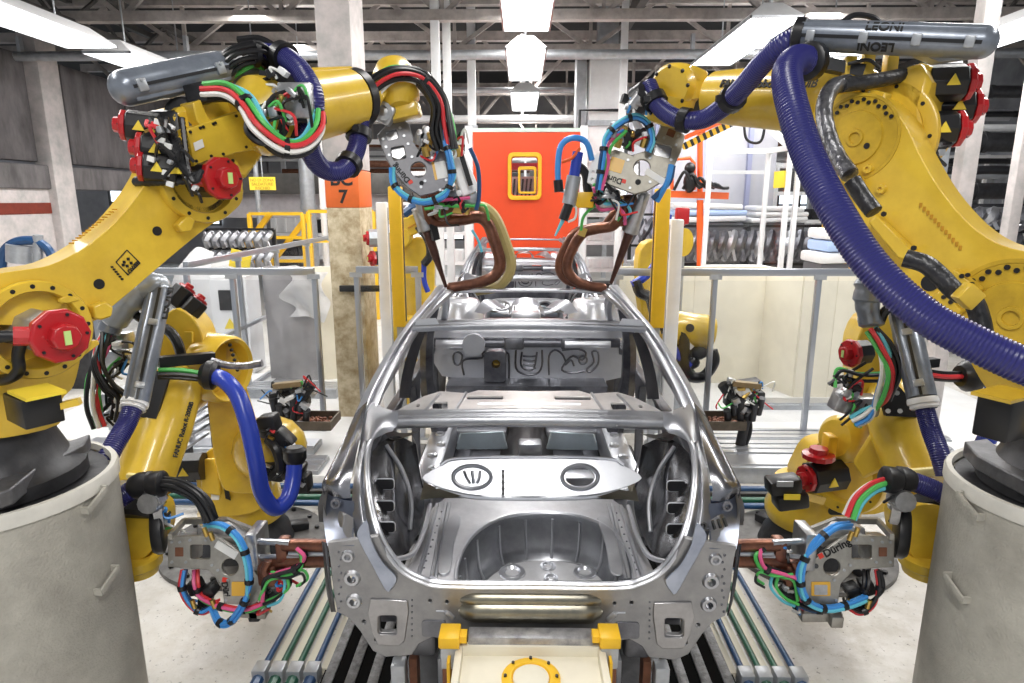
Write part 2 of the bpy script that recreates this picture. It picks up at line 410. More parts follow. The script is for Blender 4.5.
# white duct box and tall posts behind the red door
duct = thing('ceiling_duct', (1.75, 13.6, 3.0), 'tall white duct box hanging behind the upper robot wrist', 'duct')
MB().box((1.72, 14.0, 4.75), (.75, .8, 1.2), bev=.02).build('white_casing', WHT, duct)
MB().box((1.72, 14.0, 3.5), (.72, .7, 1.2), bev=.02).build('lower_casing', WHT, duct)
MB().box((1.72, 14.0, 4.12), (.8, .85, .1)).build('flange', GALV, duct)
MB().box((1.72, 14.0, 6.1), (.4, .4, 1.7)).build('riser', GALV, duct)
MB().box((1.2, 14.1, 4.2), (.2, .5, 2.8)).build('side_shaft', GALV, duct)
MB().tube([(1.15, 13.5, 3.0), (1.15, 13.5, 4.35), (1.95, 13.5, 4.35)], .03, smooth=False).build('black_pipe', BLK, duct)
for x, Y, w, lab in ((-1.42, 11.2, .14, 'slim white post rising beside the wrist of the upper robot at the column'), (-1.28, 11.6, .13, 'second slim white post of the close pair near the lettered column'), (-1.0, 13.4, .16, 'white post between the close pair of slim posts and the red door frame'), (1.85, 12.55, .12, 'thin galvanised post behind the corrugated hose loop')):
    p = thing('hall_post', (x, Y, 0), lab, 'post'); zz = 7.0
    MB().box((x, Y, zz / 2), (w, w, zz), bev=.01).build('shaft', WHT if Y < 13.5 else GALV, p)
    MB().box((x, Y, .02), (w * 2, w * 2, .04)).build('foot_plate', GALV, p)
    MB().box((x, Y, 3.9), (w * 1.3, w * 1.3, .3)).build('sleeve', GALV, p)
# red door
DY = 13.0
door = thing('red_lift_door', (.08, DY, 0), 'big red lifting door with a small yellow-framed window', 'door')
win = rrect(.05, 3.05, .50, .72, .06)
MB().prism((0, DY, 0), (1, 0, 0), (0, 0, 1), [(-.955, .5), (1.12, .5), (1.12, 3.88), (-.955, 3.88)], .05, [win]).build('door_sheet', REDD, door, smooth=0)
MB().box((.08, DY, 3.92), (2.4, .12, .07)).build('head_rail', mat('pale_green', (.62, .75, .66), .5), door)
for s, x in ((-1, -1.04), (1, 1.2)): MB().box((x, DY, 2.0), (.14, .14, 4.0), bev=.01).build('guide_post', WHT, door)
wf = MB().prism((0, DY - .03, 0), (1, 0, 0), (0, 0, 1), rrect(.05, 3.05, .66, .90, .10), .1, [rrect(.05, 3.05, .52, .74, .06)]).build('window_frame', YEL2, door, bev=.012)
g = MB().box((.05, DY + .02, 3.05), (.52, .01, .74)).build('window_pane', PANE, door, smooth=0)
MB().prism((0, DY - .012, 0), (1, 0, 0), (0, 0, 1), rrect(.10, 2.98, .36, .52, .05), .05, [rrect(.10, 2.97, .27, .42, .03)]).build('inner_frame', YEL2, wf, bev=.008)
# things seen through that window: another cell's red canopy and dark tooling
m = thing('tool_cabinet', (.05, 14.6, 0), 'dark tooling frame under a red canopy, seen through the red door window', 'machine')
MB().box((.05, 14.7, 1.55), (.9, .5, 3.1)).build('pale_back', WHT, m)
MB().box((.05, 14.3, 3.3), (.9, .3, .14)).build('red_canopy', RED, m)
b = MB()
for i in range(9): b.bar((-.3 + i * .09, 14.4, 2.4 + .1 * (i % 3)), (-.25 + i * .09, 14.4, 3.05), .035, .04)
b.build('tooling_rods', BLK, m)
# aluminium guard fence (line across the hall, and a run going back on the wall side)
def fence(name_lab, pts, z, posts, mids=(.12,), pane=True):
    a, b = V(pts[0]), V(pts[1]); d = (b - a).normalized(); L = (b - a).length
    f = thing('guard_fence', (a.x, a.y, 0), name_lab, 'fence', None)
    up = V((0, 0, 1))
    MB().bar(a + up * z, b + up * z, .06, .075, bev=.006).build('top_rail', ALUP, f)
    for k in mids: MB().bar(a + up * k, b + up * k, .05, .05, bev=.004).build('lower_rail', ALUP, f)
    for t in posts:
        q = a + d * (L * t)
        p = MB().box(q + up * (z / 2 - .02), (.055, .055, z - .04), bev=.005).build('post', ALUP, f)
        MB().box(q + up * .01, (.13, .13, .02)).build('foot', GALV, p)
        MB().box(q + up * (z - .05) - V((0, .035, 0)), (.13, .012, .05)).build('corner_plate', GALV, p)
    if pane:
        ts = sorted(posts)
        for t0, t1 in zip(ts, ts[1:]):
            q0, q1 = a + d * (L * t0), a + d * (L * t1)
            MB().bar(q0 + up * (z + .12) / 2, q1 + up * (z + .12) / 2, .006, z - .3).build('clear_panel', PANE, f, smooth=0)
    return f
fence('aluminium guard fence between the lettered column and the yellow robots by the wall', ((-4.6, 6.75, 0), (-2.2, 6.75, 0)), 1.86, (0, .635, 1.0), (.12,))
fence('short aluminium guard fence between the lettered column and the car', ((-1.75, 6.75, 0), (-1.1, 6.75, 0)), 1.88, (0, 1))
fence('aluminium guard fence in front of the cream boards', ((1.0, 6.75, 0), (3.75, 6.75, 0)), 1.86, (0, .375, .77, 1), (.1,))
fence('aluminium side fence running back toward the yellow stairs', ((-3.7, 7.0, 0), (-3.7, 12.5, 0)), 1.9, (0, .24, .48, .74, 1), (.95, .12))
fence('low white rail fence far behind the cream boards', ((1.9, 11.7, 0), (2.7, 11.7, 0)), 1.5, (0, .4, .8, 1), (.7,), False)
# folding cream boards
bd = thing('cream_screen', (2.9, 8.7, 0), 'folding cream board screen standing on the floor behind the guard fence', 'screen')
zz = 1.72; pts = [(1.3, 8.75), (2.36, 8.75), (3.34, 8.76), (3.56, 8.1), (3.98, 8.1), (4.75, 8.24)]
for i, ((x0, y0), (x1, y1)) in enumerate(zip(pts, pts[1:])):
    MB().bar((x0, y0, zz / 2), (x1, y1, zz / 2), .035, zz, bev=.006).build('board', CRM, bd)
bd = thing('cream_screen', (-3.2, 9.0, 0), 'pair of cream boards standing on the white floor beside the lettered column', 'screen')
for (x0, y0), (x1, y1) in (((-3.62, 8.9), (-2.9, 8.8)), ((-2.9, 8.8), (-2.1, 9.1))):
    MB().bar((x0, y0, .85), (x1, y1, .85), .04, 1.7, bev=.006).build('board', CRM if x0 > -3 else mat('grey_board', (.36, .35, .36), .6, noise=.3, scale=2), bd)
tag(MB().grid([[(-3.25 + .12 * math.sin(i * 2.1 + j), 8.74 + .04 * math.cos(i + j * 1.7), 1.0 + .14 * i) if True else 0 for i in range(6)] if j == 0 else [(-3.25 + .11 * j + .05 * math.sin(i * 1.7 + j), 8.72 - .05 * math.sin(i * 2 + j * 1.3), .98 + .14 * i + .05 * math.sin(j)) for i in range(6)] for j in range(6)], .006).build('plastic_sheet', WHT), 'crumpled white plastic sheet hung over the cream board by the column', 'sheet')
# white platforms, steel covers and pipes on the floor
tag(MB().box((-3.6, 7.35, .04), (3.9, 3.6, .08), bev=.01).build('floor_platform', FLRW), 'white floor platform behind the guard fence on the column side', 'platform')
tag(MB().box((3.6, 7.5, .04), (4.6, 3.0, .08), bev=.01).build('floor_platform', FLRW), 'white floor platform in front of the cream boards', 'platform')
def trunk(x0, x1, Y, w, h, m, lab, n=1):
    t = thing('floor_trunking', ((x0 + x1) / 2, Y, 0), lab, 'trunking')
    MB().box(((x0 + x1) / 2, Y, h / 2), (x1 - x0, w, h), bev=.008).build('channel', m, t)
    l = MB()
    for k in range(n): l.box(((x0 + x1) / 2, Y - w / 2 + w * (k + .5) / n, h + .008), (x1 - x0 - .02, w / n * .72, .016))
    l.build('lid', STEELW, t)
trunk(1.15, 4.2, 5.78, .34, .16, GALV, 'flat metal floor trunking nearest the car on the cream board side', 1)
trunk(1.3, 4.4, 6.22, .38, .12, GALV, 'ribbed metal floor trunking behind the nearest one, under the tray stand', 3)
trunk(1.6, 4.6, 6.62, .22, .1, GALV, 'narrow metal floor trunking at the feet of the guard fence', 2)
trunk(2.9, 4.9, 7.7, .3, .14, GALV, 'galvanised trunking lying in front of the cream boards', 1)
trunk(-4.5, -2.1, 6.2, .3, .14, GALV, 'flat metal floor trunking behind the robot on the column side', 1)
trunk(-4.4, -1.9, 5.75, .36, .12, GALV, 'ribbed metal floor trunking nearest the lettered column', 3)
trunk(-3.6, -2.4, 8.1, .36, .2, GALV, 'thick ribbed metal cover on the white platform', 4)
for i, (Y, m, c) in enumerate(((4.98, TBLU, 'dark blue'), (5.09, TGRN, 'green'), (5.2, BLK, 'black'), (5.31, TBLU, 'rearmost dark blue'))):
    for x0, x1, w in ((.98, 3.6, 'on the cream board side'), (-3.6, -1.0, 'on the column side')):
        p = MB().cyl((x0, Y, .09), (x1, Y, .09), .026, n=10)
        for k in range(3): p.box((x0 + .3 + k * .95, Y, .045), (.05, .07, .09))
        tag(p.build('floor_pipe', m), '%s pipe running sideways along the floor %s' % (c, w), 'pipe')
# light-curtain posts flanking the line
def lpost(x, Y, z0, z1, w, m, lab):
    t = thing('light_curtain', (x, Y, 0), lab, 'safety post')
    MB().box((x, Y, (z0 + z1) / 2), (w, w * 1.1, z1 - z0), bev=.012).build('housing', m, t)
    MB().box((x - math.copysign(w * .51, x), Y, (z0 + z1) / 2), (.006, w * .4, z1 - z0 - .1)).build('sensor_strip', BLK if m is not WHT else GALV, t)
    if z0 > .1: MB().box((x, Y, z0 / 2), (w * .5, w * .5, z0)).build('stand', GALV, t)
    MB().box((x, Y, .015), (.2, .2, .03)).build('foot_plate', GALV, t)
lpost(-1.16, 6.0, 1.42, 2.72, .115, YEL2, 'yellow light-curtain post between the lettered column and the car')
lpost(-1.33, 6.2, .0, 2.58, .10, WHT, 'white light-curtain post close beside the lettered column')
lpost(1.28, 6.0, 1.42, 2.70, .125, YEL2, 'yellow light-curtain post on the cream board side of the car')
lpost(1.47, 6.22, .0, 2.42, .12, WHT, 'white light-curtain post in front of the cream boards')
# caged robot cell behind the cream boards
cg = thing('cell_cage', (3.3, 11.2, 0), 'tall white-framed cage with clear panels and a yellow notice', 'cage')
cp = [(P(q, 270, y).x, y) for q, y in ((703, 11.2), (759, 11.2), (780, 10.5), (789, 10.55))]
zt, zl, zm = P(730, 151, 11.2).z, P(730, 267, 11.2).z, P(730, 173, 11.6).z
for x, y in cp: MB().box((x, y, zt / 2), (.075, .075, zt), bev=.01).build('post', WHT, cg)
for (x0, y0), (x1, y1) in zip(cp, cp[1:]):
    for z in (zt, zl): MB().bar((x0, y0, z), (x1, y1, z), .06, .085).build('rail', WHT, cg)
    MB().bar((x0, y0, (zt + zl) / 2), (x1, y1, (zt + zl) / 2), .008, zt - zl - .1).build('clear_panel', PANE, cg, smooth=0)
MB().bar((cp[0][0], 11.3, zm), (cp[1][0], 11.3, zm), .05, .06).build('rail', WHT, cg)
MB().bar(P(752, 112, 11), (cp[2][0], cp[2][1], zt), .09, .1).build('brace', WHT, cg)
nt = MB().bar(P(774, 180, 10.75), P(785, 179, 10.5), .012, .26).build('notice', YLAB, cg, smooth=0)
MB().box((3.9, 14.5, 2.6), (3.2, .1, 3.4)).build('back_sheet', mat('pale_sheet', (.62, .62, .68), .5, noise=.2, scale=1.2), cg)
for x in (2.9, 3.9, 4.9): MB().box((x, 14.4, 2.6), (.09, .1, 3.4)).build('back_post', mat('lilac_post', (.40, .42, .62), .5), cg)
og = thing('orange_gripper', (2.6, 12.2, 1.6), 'orange tubular gripper frame with black cables inside the cage', 'gripper')
MB().tube([P(672, 190, 12), P(672, 160, 12), P(690, 158, 12), P(694, 163, 12), P(694, 190, 12)], .035, smooth=False).build('orange_loop', ORB, og)
MB().cyl(P(700, 130, 12), P(700, 192, 12), .05).bar(P(670, 194, 12), P(728, 196, 12), .1, .12).build('orange_mast', ORB, og)
k = MB()
for i in range(5): k.tube([P(674 + i * 9, 190 - i, 11.9), P(684 + i * 8, 172 + 3 * i, 11.8), P(690 + i * 8, 180 + i * 2, 11.8), P(700 + i * 7, 188, 11.9)], .03)
k.ball(P(690, 182, 11.9), .12, (1, 1, 1.6)).ball(P(690, 168, 11.9), .1).build('black_tooling', BLK, og)
MB().cyl(P(700, 200, 12), P(700, 290, 12), .06).build('column_mast', ORB, og)
# striped boom
bm_ = thing('striped_boom', P(690, 148, 9.5), 'orange boom with yellow and black hazard stripes behind the corrugated hose loop', 'boom')
a, b = P(683, 147, 9.5), P(740, 119, 9.5)
MB().bar(a, b, .06, .09).build('boom_rail', YEL2, bm_)
st = MB()
for i in range(9): st.bar(a.lerp(b, (i + .15) / 9), a.lerp(b, (i + .6) / 9), .066, .096)
st.build('hazard_stripe', BLK, bm_); MB().bar(a + V((.02, 0, .13)), b + V((.25, 0, .17)), .1, .06).build('orange_beam', ORB, bm_)
MB().tube([b + V((.05, 0, 0)), b + V((.1, -.05, -.28)), b + V((.3, -.05, -.3)), b + V((.36, 0, .02))], .02).build('hanging_cable', BLK, bm_)
MB().cyl(P(700, 133, 9.5), P(700, 120, 9.5), .07).build('joint', ORB, bm_)
q = b + V((.3, 0, .17)); MB().cyl(q, V((q.x, q.y, 6.95)), .03, n=8).build('hanger_rod', GALV, bm_)
# wrapped panel stacks and dark racks
def rack(x0, x1, Y, z0, z1, rows, cols, m, lab, lean=.5):
    t = thing('parts_rack', ((x0 + x1) / 2, Y, 0), lab, 'rack')
    fr = MB()
    for x in (x0, (x0 + x1) / 2, x1): fr.box((x, Y, z1 / 2), (.07, .07, z1))
    for i in range(rows + 1): fr.box(((x0 + x1) / 2, Y, z0 + (z1 - z0) * i / rows), (x1 - x0, .07, .05))
    fr.build('rack_frame', BLK, t)
    for i in range(rows):
        for j in range(cols):
            x = x0 + (x1 - x0) * (j + .5) / cols; za = z0 + (z1 - z0) * (i + .12) / rows; zb = z0 + (z1 - z0) * (i + .88) / rows; w = (x1 - x0) / cols
            p = MB().tube([(x - w * lean, Y - .05, za), (x - w * .1, Y - .22, (za + zb) / 2), (x + w * lean, Y - .1, zb)], [.06, .085, .05], n=6, res=3)
            p.bar((x - w * .3, Y - .2, zb), (x + w * .45, Y - .25, za), .03, .05)
            p.build('stored_panel', m if (i + j) % 3 else STEEL, t)
rack(6.0, 9.0, 10.0, 1.35, 2.52, 3, 14, STEELD, 'long rack of dark angled stampings behind the white post')
rack(2.3, 5.0, 13.85, 1.0, 2.3, 2, 12, STEELD, 'rack of dark ribbed stampings behind the clear cage')
rack(-6.6, -5.2, 13.5, 1.2, 2.0, 2, 8, STEEL, 'small rack of bright stampings under the wall opening')
rx0, rx1 = P(668, 240, 12.5).x, P(826, 240, 12.5).x
rack(rx0, rx1, 12.5, P(730, 264, 12.5).z, P(730, 226, 12.5).z, 1, 17, STEELD, 'rack of dark slanting stampings right behind the low rail of the clear cage', .45)
BW = mat('blue_wrap', (.45, .60, .90), .35)
for i, (xa, xb, Y, ya, yb, lab) in enumerate(((664, 740, 13.2, 222, 203, 'white wrapped panel stack lying behind the caged gripper'), (744, 800, 13.2, 222, 206, 'white wrapped panel stack behind the yellow notice'), (812, 846, 9.75, 262, 228, 'white and blue wrapped panel stack by the yellow railing'))):
    x0, x1 = P(xa, 230, Y).x, P(xb, 230, Y).x; z0, z1 = P(xa, ya, Y).z, P(xa, yb, Y).z; xm_ = (x0 + x1) / 2
    t = thing('panel_stack', (xm_, Y, 0), lab, 'stack'); n = 3
    for k in range(n): MB().box((xm_ + .05 * (k % 2), Y, z0 + (z1 - z0) * (k + .5) / n), (x1 - x0 - .08 * k, .7, (z1 - z0) / n * .92), Matrix.Rotation(.03 * (k - 1), 3, 'Y'), bev=.04).build('wrapped_sheet', BW if k == 1 and i != 1 else WHT, t)
    MB().box((xm_, Y, z0 / 2), (x1 - x0 - .1, .6, z0 - .01)).build('pallet_base', mat('grey_base%d' % i, (.12, .12, .13), .6), t)
# railings
def railing(x0, x1, Y, z0, z1, n, lab, diag=False):
    t = thing('yellow_railing', (x0, Y, 0), lab, 'railing')
    for i in range(n + 1):
        x = x0 + (x1 - x0) * i / n
        MB().box((x, Y, z1 / 2), (.09, .09, z1), bev=.01).build('post', YEL2, t)
    for z in (z0, (z0 + z1) / 2, z1): MB().box(((x0 + x1) / 2, Y, z), (x1 - x0, .07, .07)).build('rail', YEL2, t)
    if diag:
        for k in range(2): MB().bar((x0 + .1 - k * .9, Y + .2, z0 - .35), (x0 + 1.3 - k * .9, Y + .2, z1), .07, .12).build('stair_stringer', YEL2, t)
railing(-6.1, -4.9, 14.5, 1.25, 2.3, 1, 'yellow stair railing by the concrete wall side fence', True)
railing(-4.6, -3.2, 14.0, 1.1, 2.36, 2, 'yellow platform railing just beside the lettered column')
railing(5.1, 5.75, 11.0, 1.9, 2.45, 3, 'yellow railing beside the wrapped panels behind the corrugated hose')
railing(5.9, 6.5, 10.4, 1.5, 2.25, 1, 'yellow railing behind the big corrugated hose')
# mezzanine, pipes and ducts on the wall side
tag(MB().box((-5.6, 16.5, 3.0), (5.6, .3, .5), bev=.02).build('mezzanine_beam', BEAMD), 'dark beam behind the yellow notice near the upper robot motor', 'beam')
tag(MB().box((-5.4, 16.8, 2.45), (5.2, .2, .6), bev=.02).build('wall_sheeting', mat('mauve_sheet', (.52, .49, .52), .6, noise=.2)), 'pale sheeting below the dark beam behind the yellow stairs', 'sheeting')
for x, r, Y, m, lab in ((-5.05, .17, 15.4, GALV, 'fat galvanised riser pipe beside the yellow notice'), (-4.55, .07, 14.9, WHT, 'slim white riser pipe next to the fat galvanised one'), (-6.2, .06, 15.3, GALV, 'thin galvanised riser pipe under the yellow notice')):
    p = MB().cyl((x, Y, 0), (x, Y, 4.85), r, n=16)
    for z in (1.2, 2.4, 4.0): p.cyl((x, Y, z), (x, Y, z + .08), r * 1.15, n=16)
    tag(p.build('riser_pipe', m), lab, 'pipe')
sg = thing('hanging_sign', (-5.0, 12.6, 2.8), 'small yellow sign with three lines of faint lettering beside the red motor', 'sign')
sx0, sx1 = P(249, 177, 12.6), P(276, 190, 12.6)
MB().box(((sx0.x + sx1.x) / 2, 12.6, (sx0.z + sx1.z) / 2), (sx1.x - sx0.x, .02, sx0.z - sx1.z)).build('sign_board', YLAB, sg, smooth=0)
OCH = mat('ochre_ink', (.55, .36, .03), .6)
for k, tx in enumerate(('NO DI ZONA', 'SALDATURE', 'RISCHIO')): text('sign_line', tx, OCH, sg, ((sx0.x + sx1.x) / 2, 12.585, sx0.z - .06 - .075 * k), (1, 0, 0), (0, 0, 1), .075)
MB().cyl(((sx0.x + sx1.x) / 2, 12.62, sx0.z), ((sx0.x + sx1.x) / 2, 12.62, 7), .012, n=6).build('hanger', GALV, sg)
# control cabinet behind the side fence
cab = thing('control_cabinet', (-4.6, 9.4, 0), 'white control cabinet with a yellow warning triangle behind the side fence', 'cabinet')
MB().box((-4.35, 9.6, .75), (.55, .5, 1.5), bev=.02).build('body', WHT, cab)
d = MB().box((-4.35, 9.34, .75), (.48, .02, 1.4), bev=.006).build('door', WHT, cab)
MB().box((-4.38, 9.32, 1.15), (.2, .02, .3)).build('screen', BLK, d)
MB().prism((-4.35, 9.325, .72), (1, 0, 0), (0, 0, 1), [(-.09, 0), (.09, 0), (0, .16)], .008).build('warning_triangle', YLAB, d)
MB().box((-4.1, 9.3, 1.75), (.3, .02, .26), Matrix.Rotation(.25, 3, 'Y')).build('yellow_card', YLAB, cab)
mch = thing('white_machine', (-5.3, 10.6, 0), 'white rounded machine hood behind the side fence', 'machine')
MB().grid([[(-5.75, 10.5, .0), (-5.75, 10.3, .8), (-5.65, 10.3, 1.4), (-5.5, 10.6, 1.75)], [(-5.4, 10.2, .0), (-5.4, 10.0, .8), (-5.35, 10.05, 1.45), (-5.3, 10.5, 1.85)], [(-5.0, 10.4, .0), (-5.0, 10.2, .8), (-5.05, 10.25, 1.4), (-5.1, 10.6, 1.75)]], .03).build('hood', WHT, mch)
MB().lathe((-5.35, 9.98, .75), (0, -1, 0), [(0, .22), (.05, .22), (.05, .16), (0, .16)], cap=False).build('port_ring', GALV, mch)
MB().box((-5.35, 10.7, .6), (.7, .4, 1.2), bev=.03).build('body', WHT, mch)
# pipe bank on the rack side
for i in range(7):
    z = 2.75 + .27 * i; Y = 11.5 + .35 * (i % 3); r = (.14, .06, .05, .16, .06, .05, .1)[i]
    p = MB().cyl((5.6, Y, z), (13.2, Y, z), r, n=14)
    for k in range(8): p.cyl((5.8 + k, Y, z), (5.88 + k, Y, z), r * 1.12, n=14)
    tag(p.build('bank_pipe', (DRK, GALV, BLK, DRK, WHT, BLK, DRK)[i]), ('thick dark duct, lowest of the pipe bank', 'thin galvanised pipe just above the lowest dark duct', 'thin black pipe, third up in the pipe bank', 'thick dark duct in the middle of the pipe bank', 'white pipe above the middle dark duct', 'thin black pipe, second from the top of the pipe bank', 'dark pipe, topmost of the pipe bank')[i], 'pipe')
for i, (x, lab) in enumerate(((6.4, 'bent black pipe nearest the yellow arm'), (7.3, 'bent black pipe behind the white post'), (8.6, 'bent black pipe farthest out by the rack'))):
    tag(MB().tube([(x, 10.9, 0), (x, 10.9, 2.55), (x, 10.9, 2.95), (x + .12, 10.9, 3.07), (x + .75, 10.9, 3.07)], .07, n=10).build('bent_pipe', BLK), lab, 'pipe')
wp = thing('white_column', (4.75, 7.0, 0), 'white square steel column behind the upper robot motors', 'column')
q0 = P(955, 235, 7.2)
MB().box((q0.x, 7.2, 3.4), (.17, .17, 6.8), bev=.02).build('shaft', PLASG, wp)
MB().box((q0.x, 7.2, .02), (.4, .4, .04)).build('foot_plate', GALV, wp)
MB().box((q0.x - .1, 7.1, 3.55), (.1, .04, .3)).build('bracket', GALV, wp)
tag(MB().box((6.9, 9.3, 2.2), (.16, .16, 4.4), bev=.02).build('rack_post', PLASG), 'slim white post standing in front of the dark rack', 'post')
tag(MB().box((5.7, 9.2, 2.2), (.2, .2, 4.4), bev=.02).build('rack_post', GALV), 'short grey post beside the yellow robot arm edge', 'post')
# blue hose unit by the wall
hu = thing('hose_station', (-7.2, 9.2, 0), 'blue-hosed water station in front of the red-banded wall', 'station')
MB().cyl(P(20, 262, 8.6), P(20, 245, 8.6), .16).cyl(P(38, 270, 8.6), P(38, 235, 8.6), .06).build('canister', GALV, hu)
MB().tube([P(2, 290, 8.6), P(3, 255, 8.6), P(16, 242, 8.6), P(38, 242, 8.6), P(52, 256, 8.6), P(56, 285, 8.6)], .06).build('blue_hose', TBLU, hu)
MB().tube([P(58, 280, 8.8), P(66, 254, 8.8), P(80, 252, 8.8), P(90, 270, 8.8)], .05).build('second_hose', TBLU, hu)
MB().box((-6.6, 8.8, .8), (1.2, .5, 1.6), bev=.03).build('base_frame', DRK, hu)
# second row machinery masses far back: skids with grey frames
def gantry(x, Y, w, h, m, lab):
    t = thing('steel_gantry', (x, Y, 0), lab, 'gantry')
    for s in (-1, 1): MB().box((x + s * w / 2, Y, h / 2), (.14, .14, h)).build('leg', m, t)
    for z in (h, h * .72, h * .45): MB().box((x, Y, z), (w, .1, .14)).build('beam', m, t)
    g = MB(); n = 5
    for i in range(n): g.box((x - w / 2 + w * (i + .5) / n, Y + .3, h * .6), (w / n * .5, .3, h * .3))
    g.build('boxes', BEAMD, t)
    MB().cyl((x - w / 2, Y - .1, h * .85), (x + w / 2, Y - .1, h * .85), .1).build('orange_duct', RUST, t)
gantry(-3.2, 20, 4.2, 4.3, WHT, 'white steel gantry behind the weld gun on the column side')
gantry(1.0, 22, 3.6, 4.2, GALV, 'grey steel gantry seen above the red door')
gantry(-5.9, 23.2, 5, 4.2, WHT, 'white steel gantry behind the wall opening')
gantry(9.5, 16, 5, 4.6, GALV, 'grey steel gantry behind the pipe bank')

# stores and frames far back on both sides of the red door
def store(x0, x1, Y, z1, rows, lab, seed):
    R = random.Random(seed); t = thing('storage_frame', ((x0 + x1) / 2, Y, 0), lab, 'shelving')
    n = max(2, int((x1 - x0) / .9))
    f = MB()
    for i in range(n + 1):
        for y in (Y, Y + .7): f.box((x0 + (x1 - x0) * i / n, y, z1 / 2), (.07, .07, z1))
    for k in range(rows + 1):
        for y in (Y, Y + .7): f.box(((x0 + x1) / 2, y, .3 + (z1 - .35) * k / rows), (x1 - x0, .06, .08))
    f.build('frame', WHT, t)
    for k in range(rows):
        for i in range(n):
            w = (x1 - x0) / n; h = (z1 - .4) / rows; z = .34 + (z1 - .35) * k / rows; hh = h * R.uniform(.35, .8)
            c = R.choice((BLK, GALV, BEAMD, WHT, PLASG, YEL2 if R.random() < .25 else DRK))
            b = MB().box((x0 + w * (i + .5), Y + .35, z + hh / 2), (w * .78, .55, hh), bev=.03)
            for q in range(3): b.box((x0 + w * (i + .25 + .25 * q), Y + .06, z + hh * .5), (w * .06, .06, hh * .9))
            b.build('stored_box', c, t)
store(-3.2, -1.4, 16.2, 3.3, 4, 'white shelving with dark boxes between the lettered column and the red door', 1)
store(-7.4, -4.0, 18.6, 3.0, 4, 'white shelving far behind the yellow stairs', 2)
store(1.5, 3.2, 15.4, 2.3, 3, 'low white shelving with boxes on the far side of the red door', 3)
store(5.6, 9.2, 14.6, 3.4, 5, 'white shelving behind the bent black pipes', 4)
store(9.4, 12.8, 15.2, 3.6, 5, 'white shelving farthest out behind the dark rack', 5)
store(-1.2, 1.4, 20.6, 4.6, 6, 'tall white shelving seen over the top of the red door', 6)

# small things on the white platform by the column
st = thing('tool_stand', (-2.62, 8.2, .08), 'small grey tool stand with an orange stripe close to the lettered column', 'stand')
b0 = PZ(322, 372, .08)
MB().box((b0.x, b0.y, .14), (.3, .3, .12), bev=.02).build('foot', DRK, st)
MB().cyl((b0.x, b0.y, .15), (b0.x, b0.y, .75), .05).build('pole', GALV, st)
MB().box((b0.x, b0.y, .95), (.24, .22, .4), bev=.03).box((b0.x, b0.y - .05, 1.2), (.16, .16, .12), bev=.03).build('head', DRK, st)
MB().box((b0.x, b0.y - .02, .72), (.3, .24, .04)).build('orange_stripe', ORB, st)
sl = thing('slatted_stand', (-3.3, 5.6, 0), 'low stand of slanting bright metal slats behind the legs of the flank robot', 'stand')
for i in range(8):
    a, b = P(172 + 2 * i, 455 - 11 * i, 5.2), P(206 + i, 432 - 10 * i, 5.5)
    MB().bar(a, b, .1, .025, bev=.004).build('slat', STEELW, sl)
for q in ((176, 455), (206, 440)):
    a = P(q[0], 372, 5.4); MB().box((a.x, 5.45, a.z / 2), (.06, .06, a.z)).build('upright', DRK, sl)
bl = MB().box((PZ(302, 362, .15).x, PZ(302, 362, .15).y, .2), (.5, .7, .24), bev=.02)
for k in range(3): bl.box((PZ(302, 362, .15).x - .16 + .16 * k, PZ(302, 362, .15).y, .33), (.08, .68, .05), bev=.01)
tag(bl.build('ribbed_block', GALV), 'ribbed grey metal block on the white platform by the grey board', 'block')
wb = MB().box(P(214, 268, 11.6), (.9, .05, .4), bev=.01)
for s in (-.4, .4): q = P(214, 268, 11.6); wb.box((q.x + s, q.y, q.z / 2), (.04, .04, q.z))
tag(wb.build('notice_board', mat('blue_rim', (.12, .18, .45), .5)), 'white notice board with a dark blue rim beyond the guard fence', 'board')
MB().box(P(214, 268, 11.55), (.8, .02, .3)).build('paper', PAPER, bpy.data.objects['notice_board'], smooth=0)
# ------------------------------------------------------------------ the car body in bare steel
XC = .042
def mir(p): return V((2 * XC - p[0], p[1], p[2]))
def both(fn):                     # fn(f) builds one side; f maps a point to that side
    fn(lambda p: V(p)); fn(mir)
car = thing('unpainted_car', (XC, 4.6, .4), 'bare steel car shell with open trunk, the nearer of the two on the line', 'car')
YB = 2.42
def rp(a, b, Y=YB): return P(a, b, Y)
def ppx(L, Y, f=lambda p: p): return [f(P(a, b, Y)) for a, b in L]
# rear panel with its trunk lip
half = [(531, 589), (445, 588), (422, 584), (402, 574), (388, 557), (378, 536), (352, 540), (327, 543), (330, 560), (333, 588), (337, 612), (350, 619), (360, 631), (373, 651), (386, 657), (412, 655), (419, 644), (432, 637), (446, 640), (531, 641)]
L = ppx(half, YB); R = [mir(p) for p in L[::-1]]
HL = [ppx(rrect(388, 624, 17, 17, 3), YB), ppx(circ(352, 578, 4.5), YB), ppx(circ(354, 601, 5), YB), ppx(circ(364, 622, 2.2, 8), YB), ppx(circ(376, 640, 2, 8), YB), ppx(circ(402, 641, 2, 8), YB), ppx(circ(372, 605, 2, 8), YB), ppx(circ(430, 601, 1.8, 8), YB), ppx(circ(447, 602, 1.8, 8), YB)]
MB().poly(L[1:-1] + R[1:-1], (0, 1, 0), .025, HL + [[mir(p) for p in h] for h in HL]).build('rear_panel', mat('rear_panel_steel', (.40, .395, .40), .34, .8, noise=.35, scale=5, col2=(.25, .25, .26), bump=.06, rvar=.15), car, bev=.004)
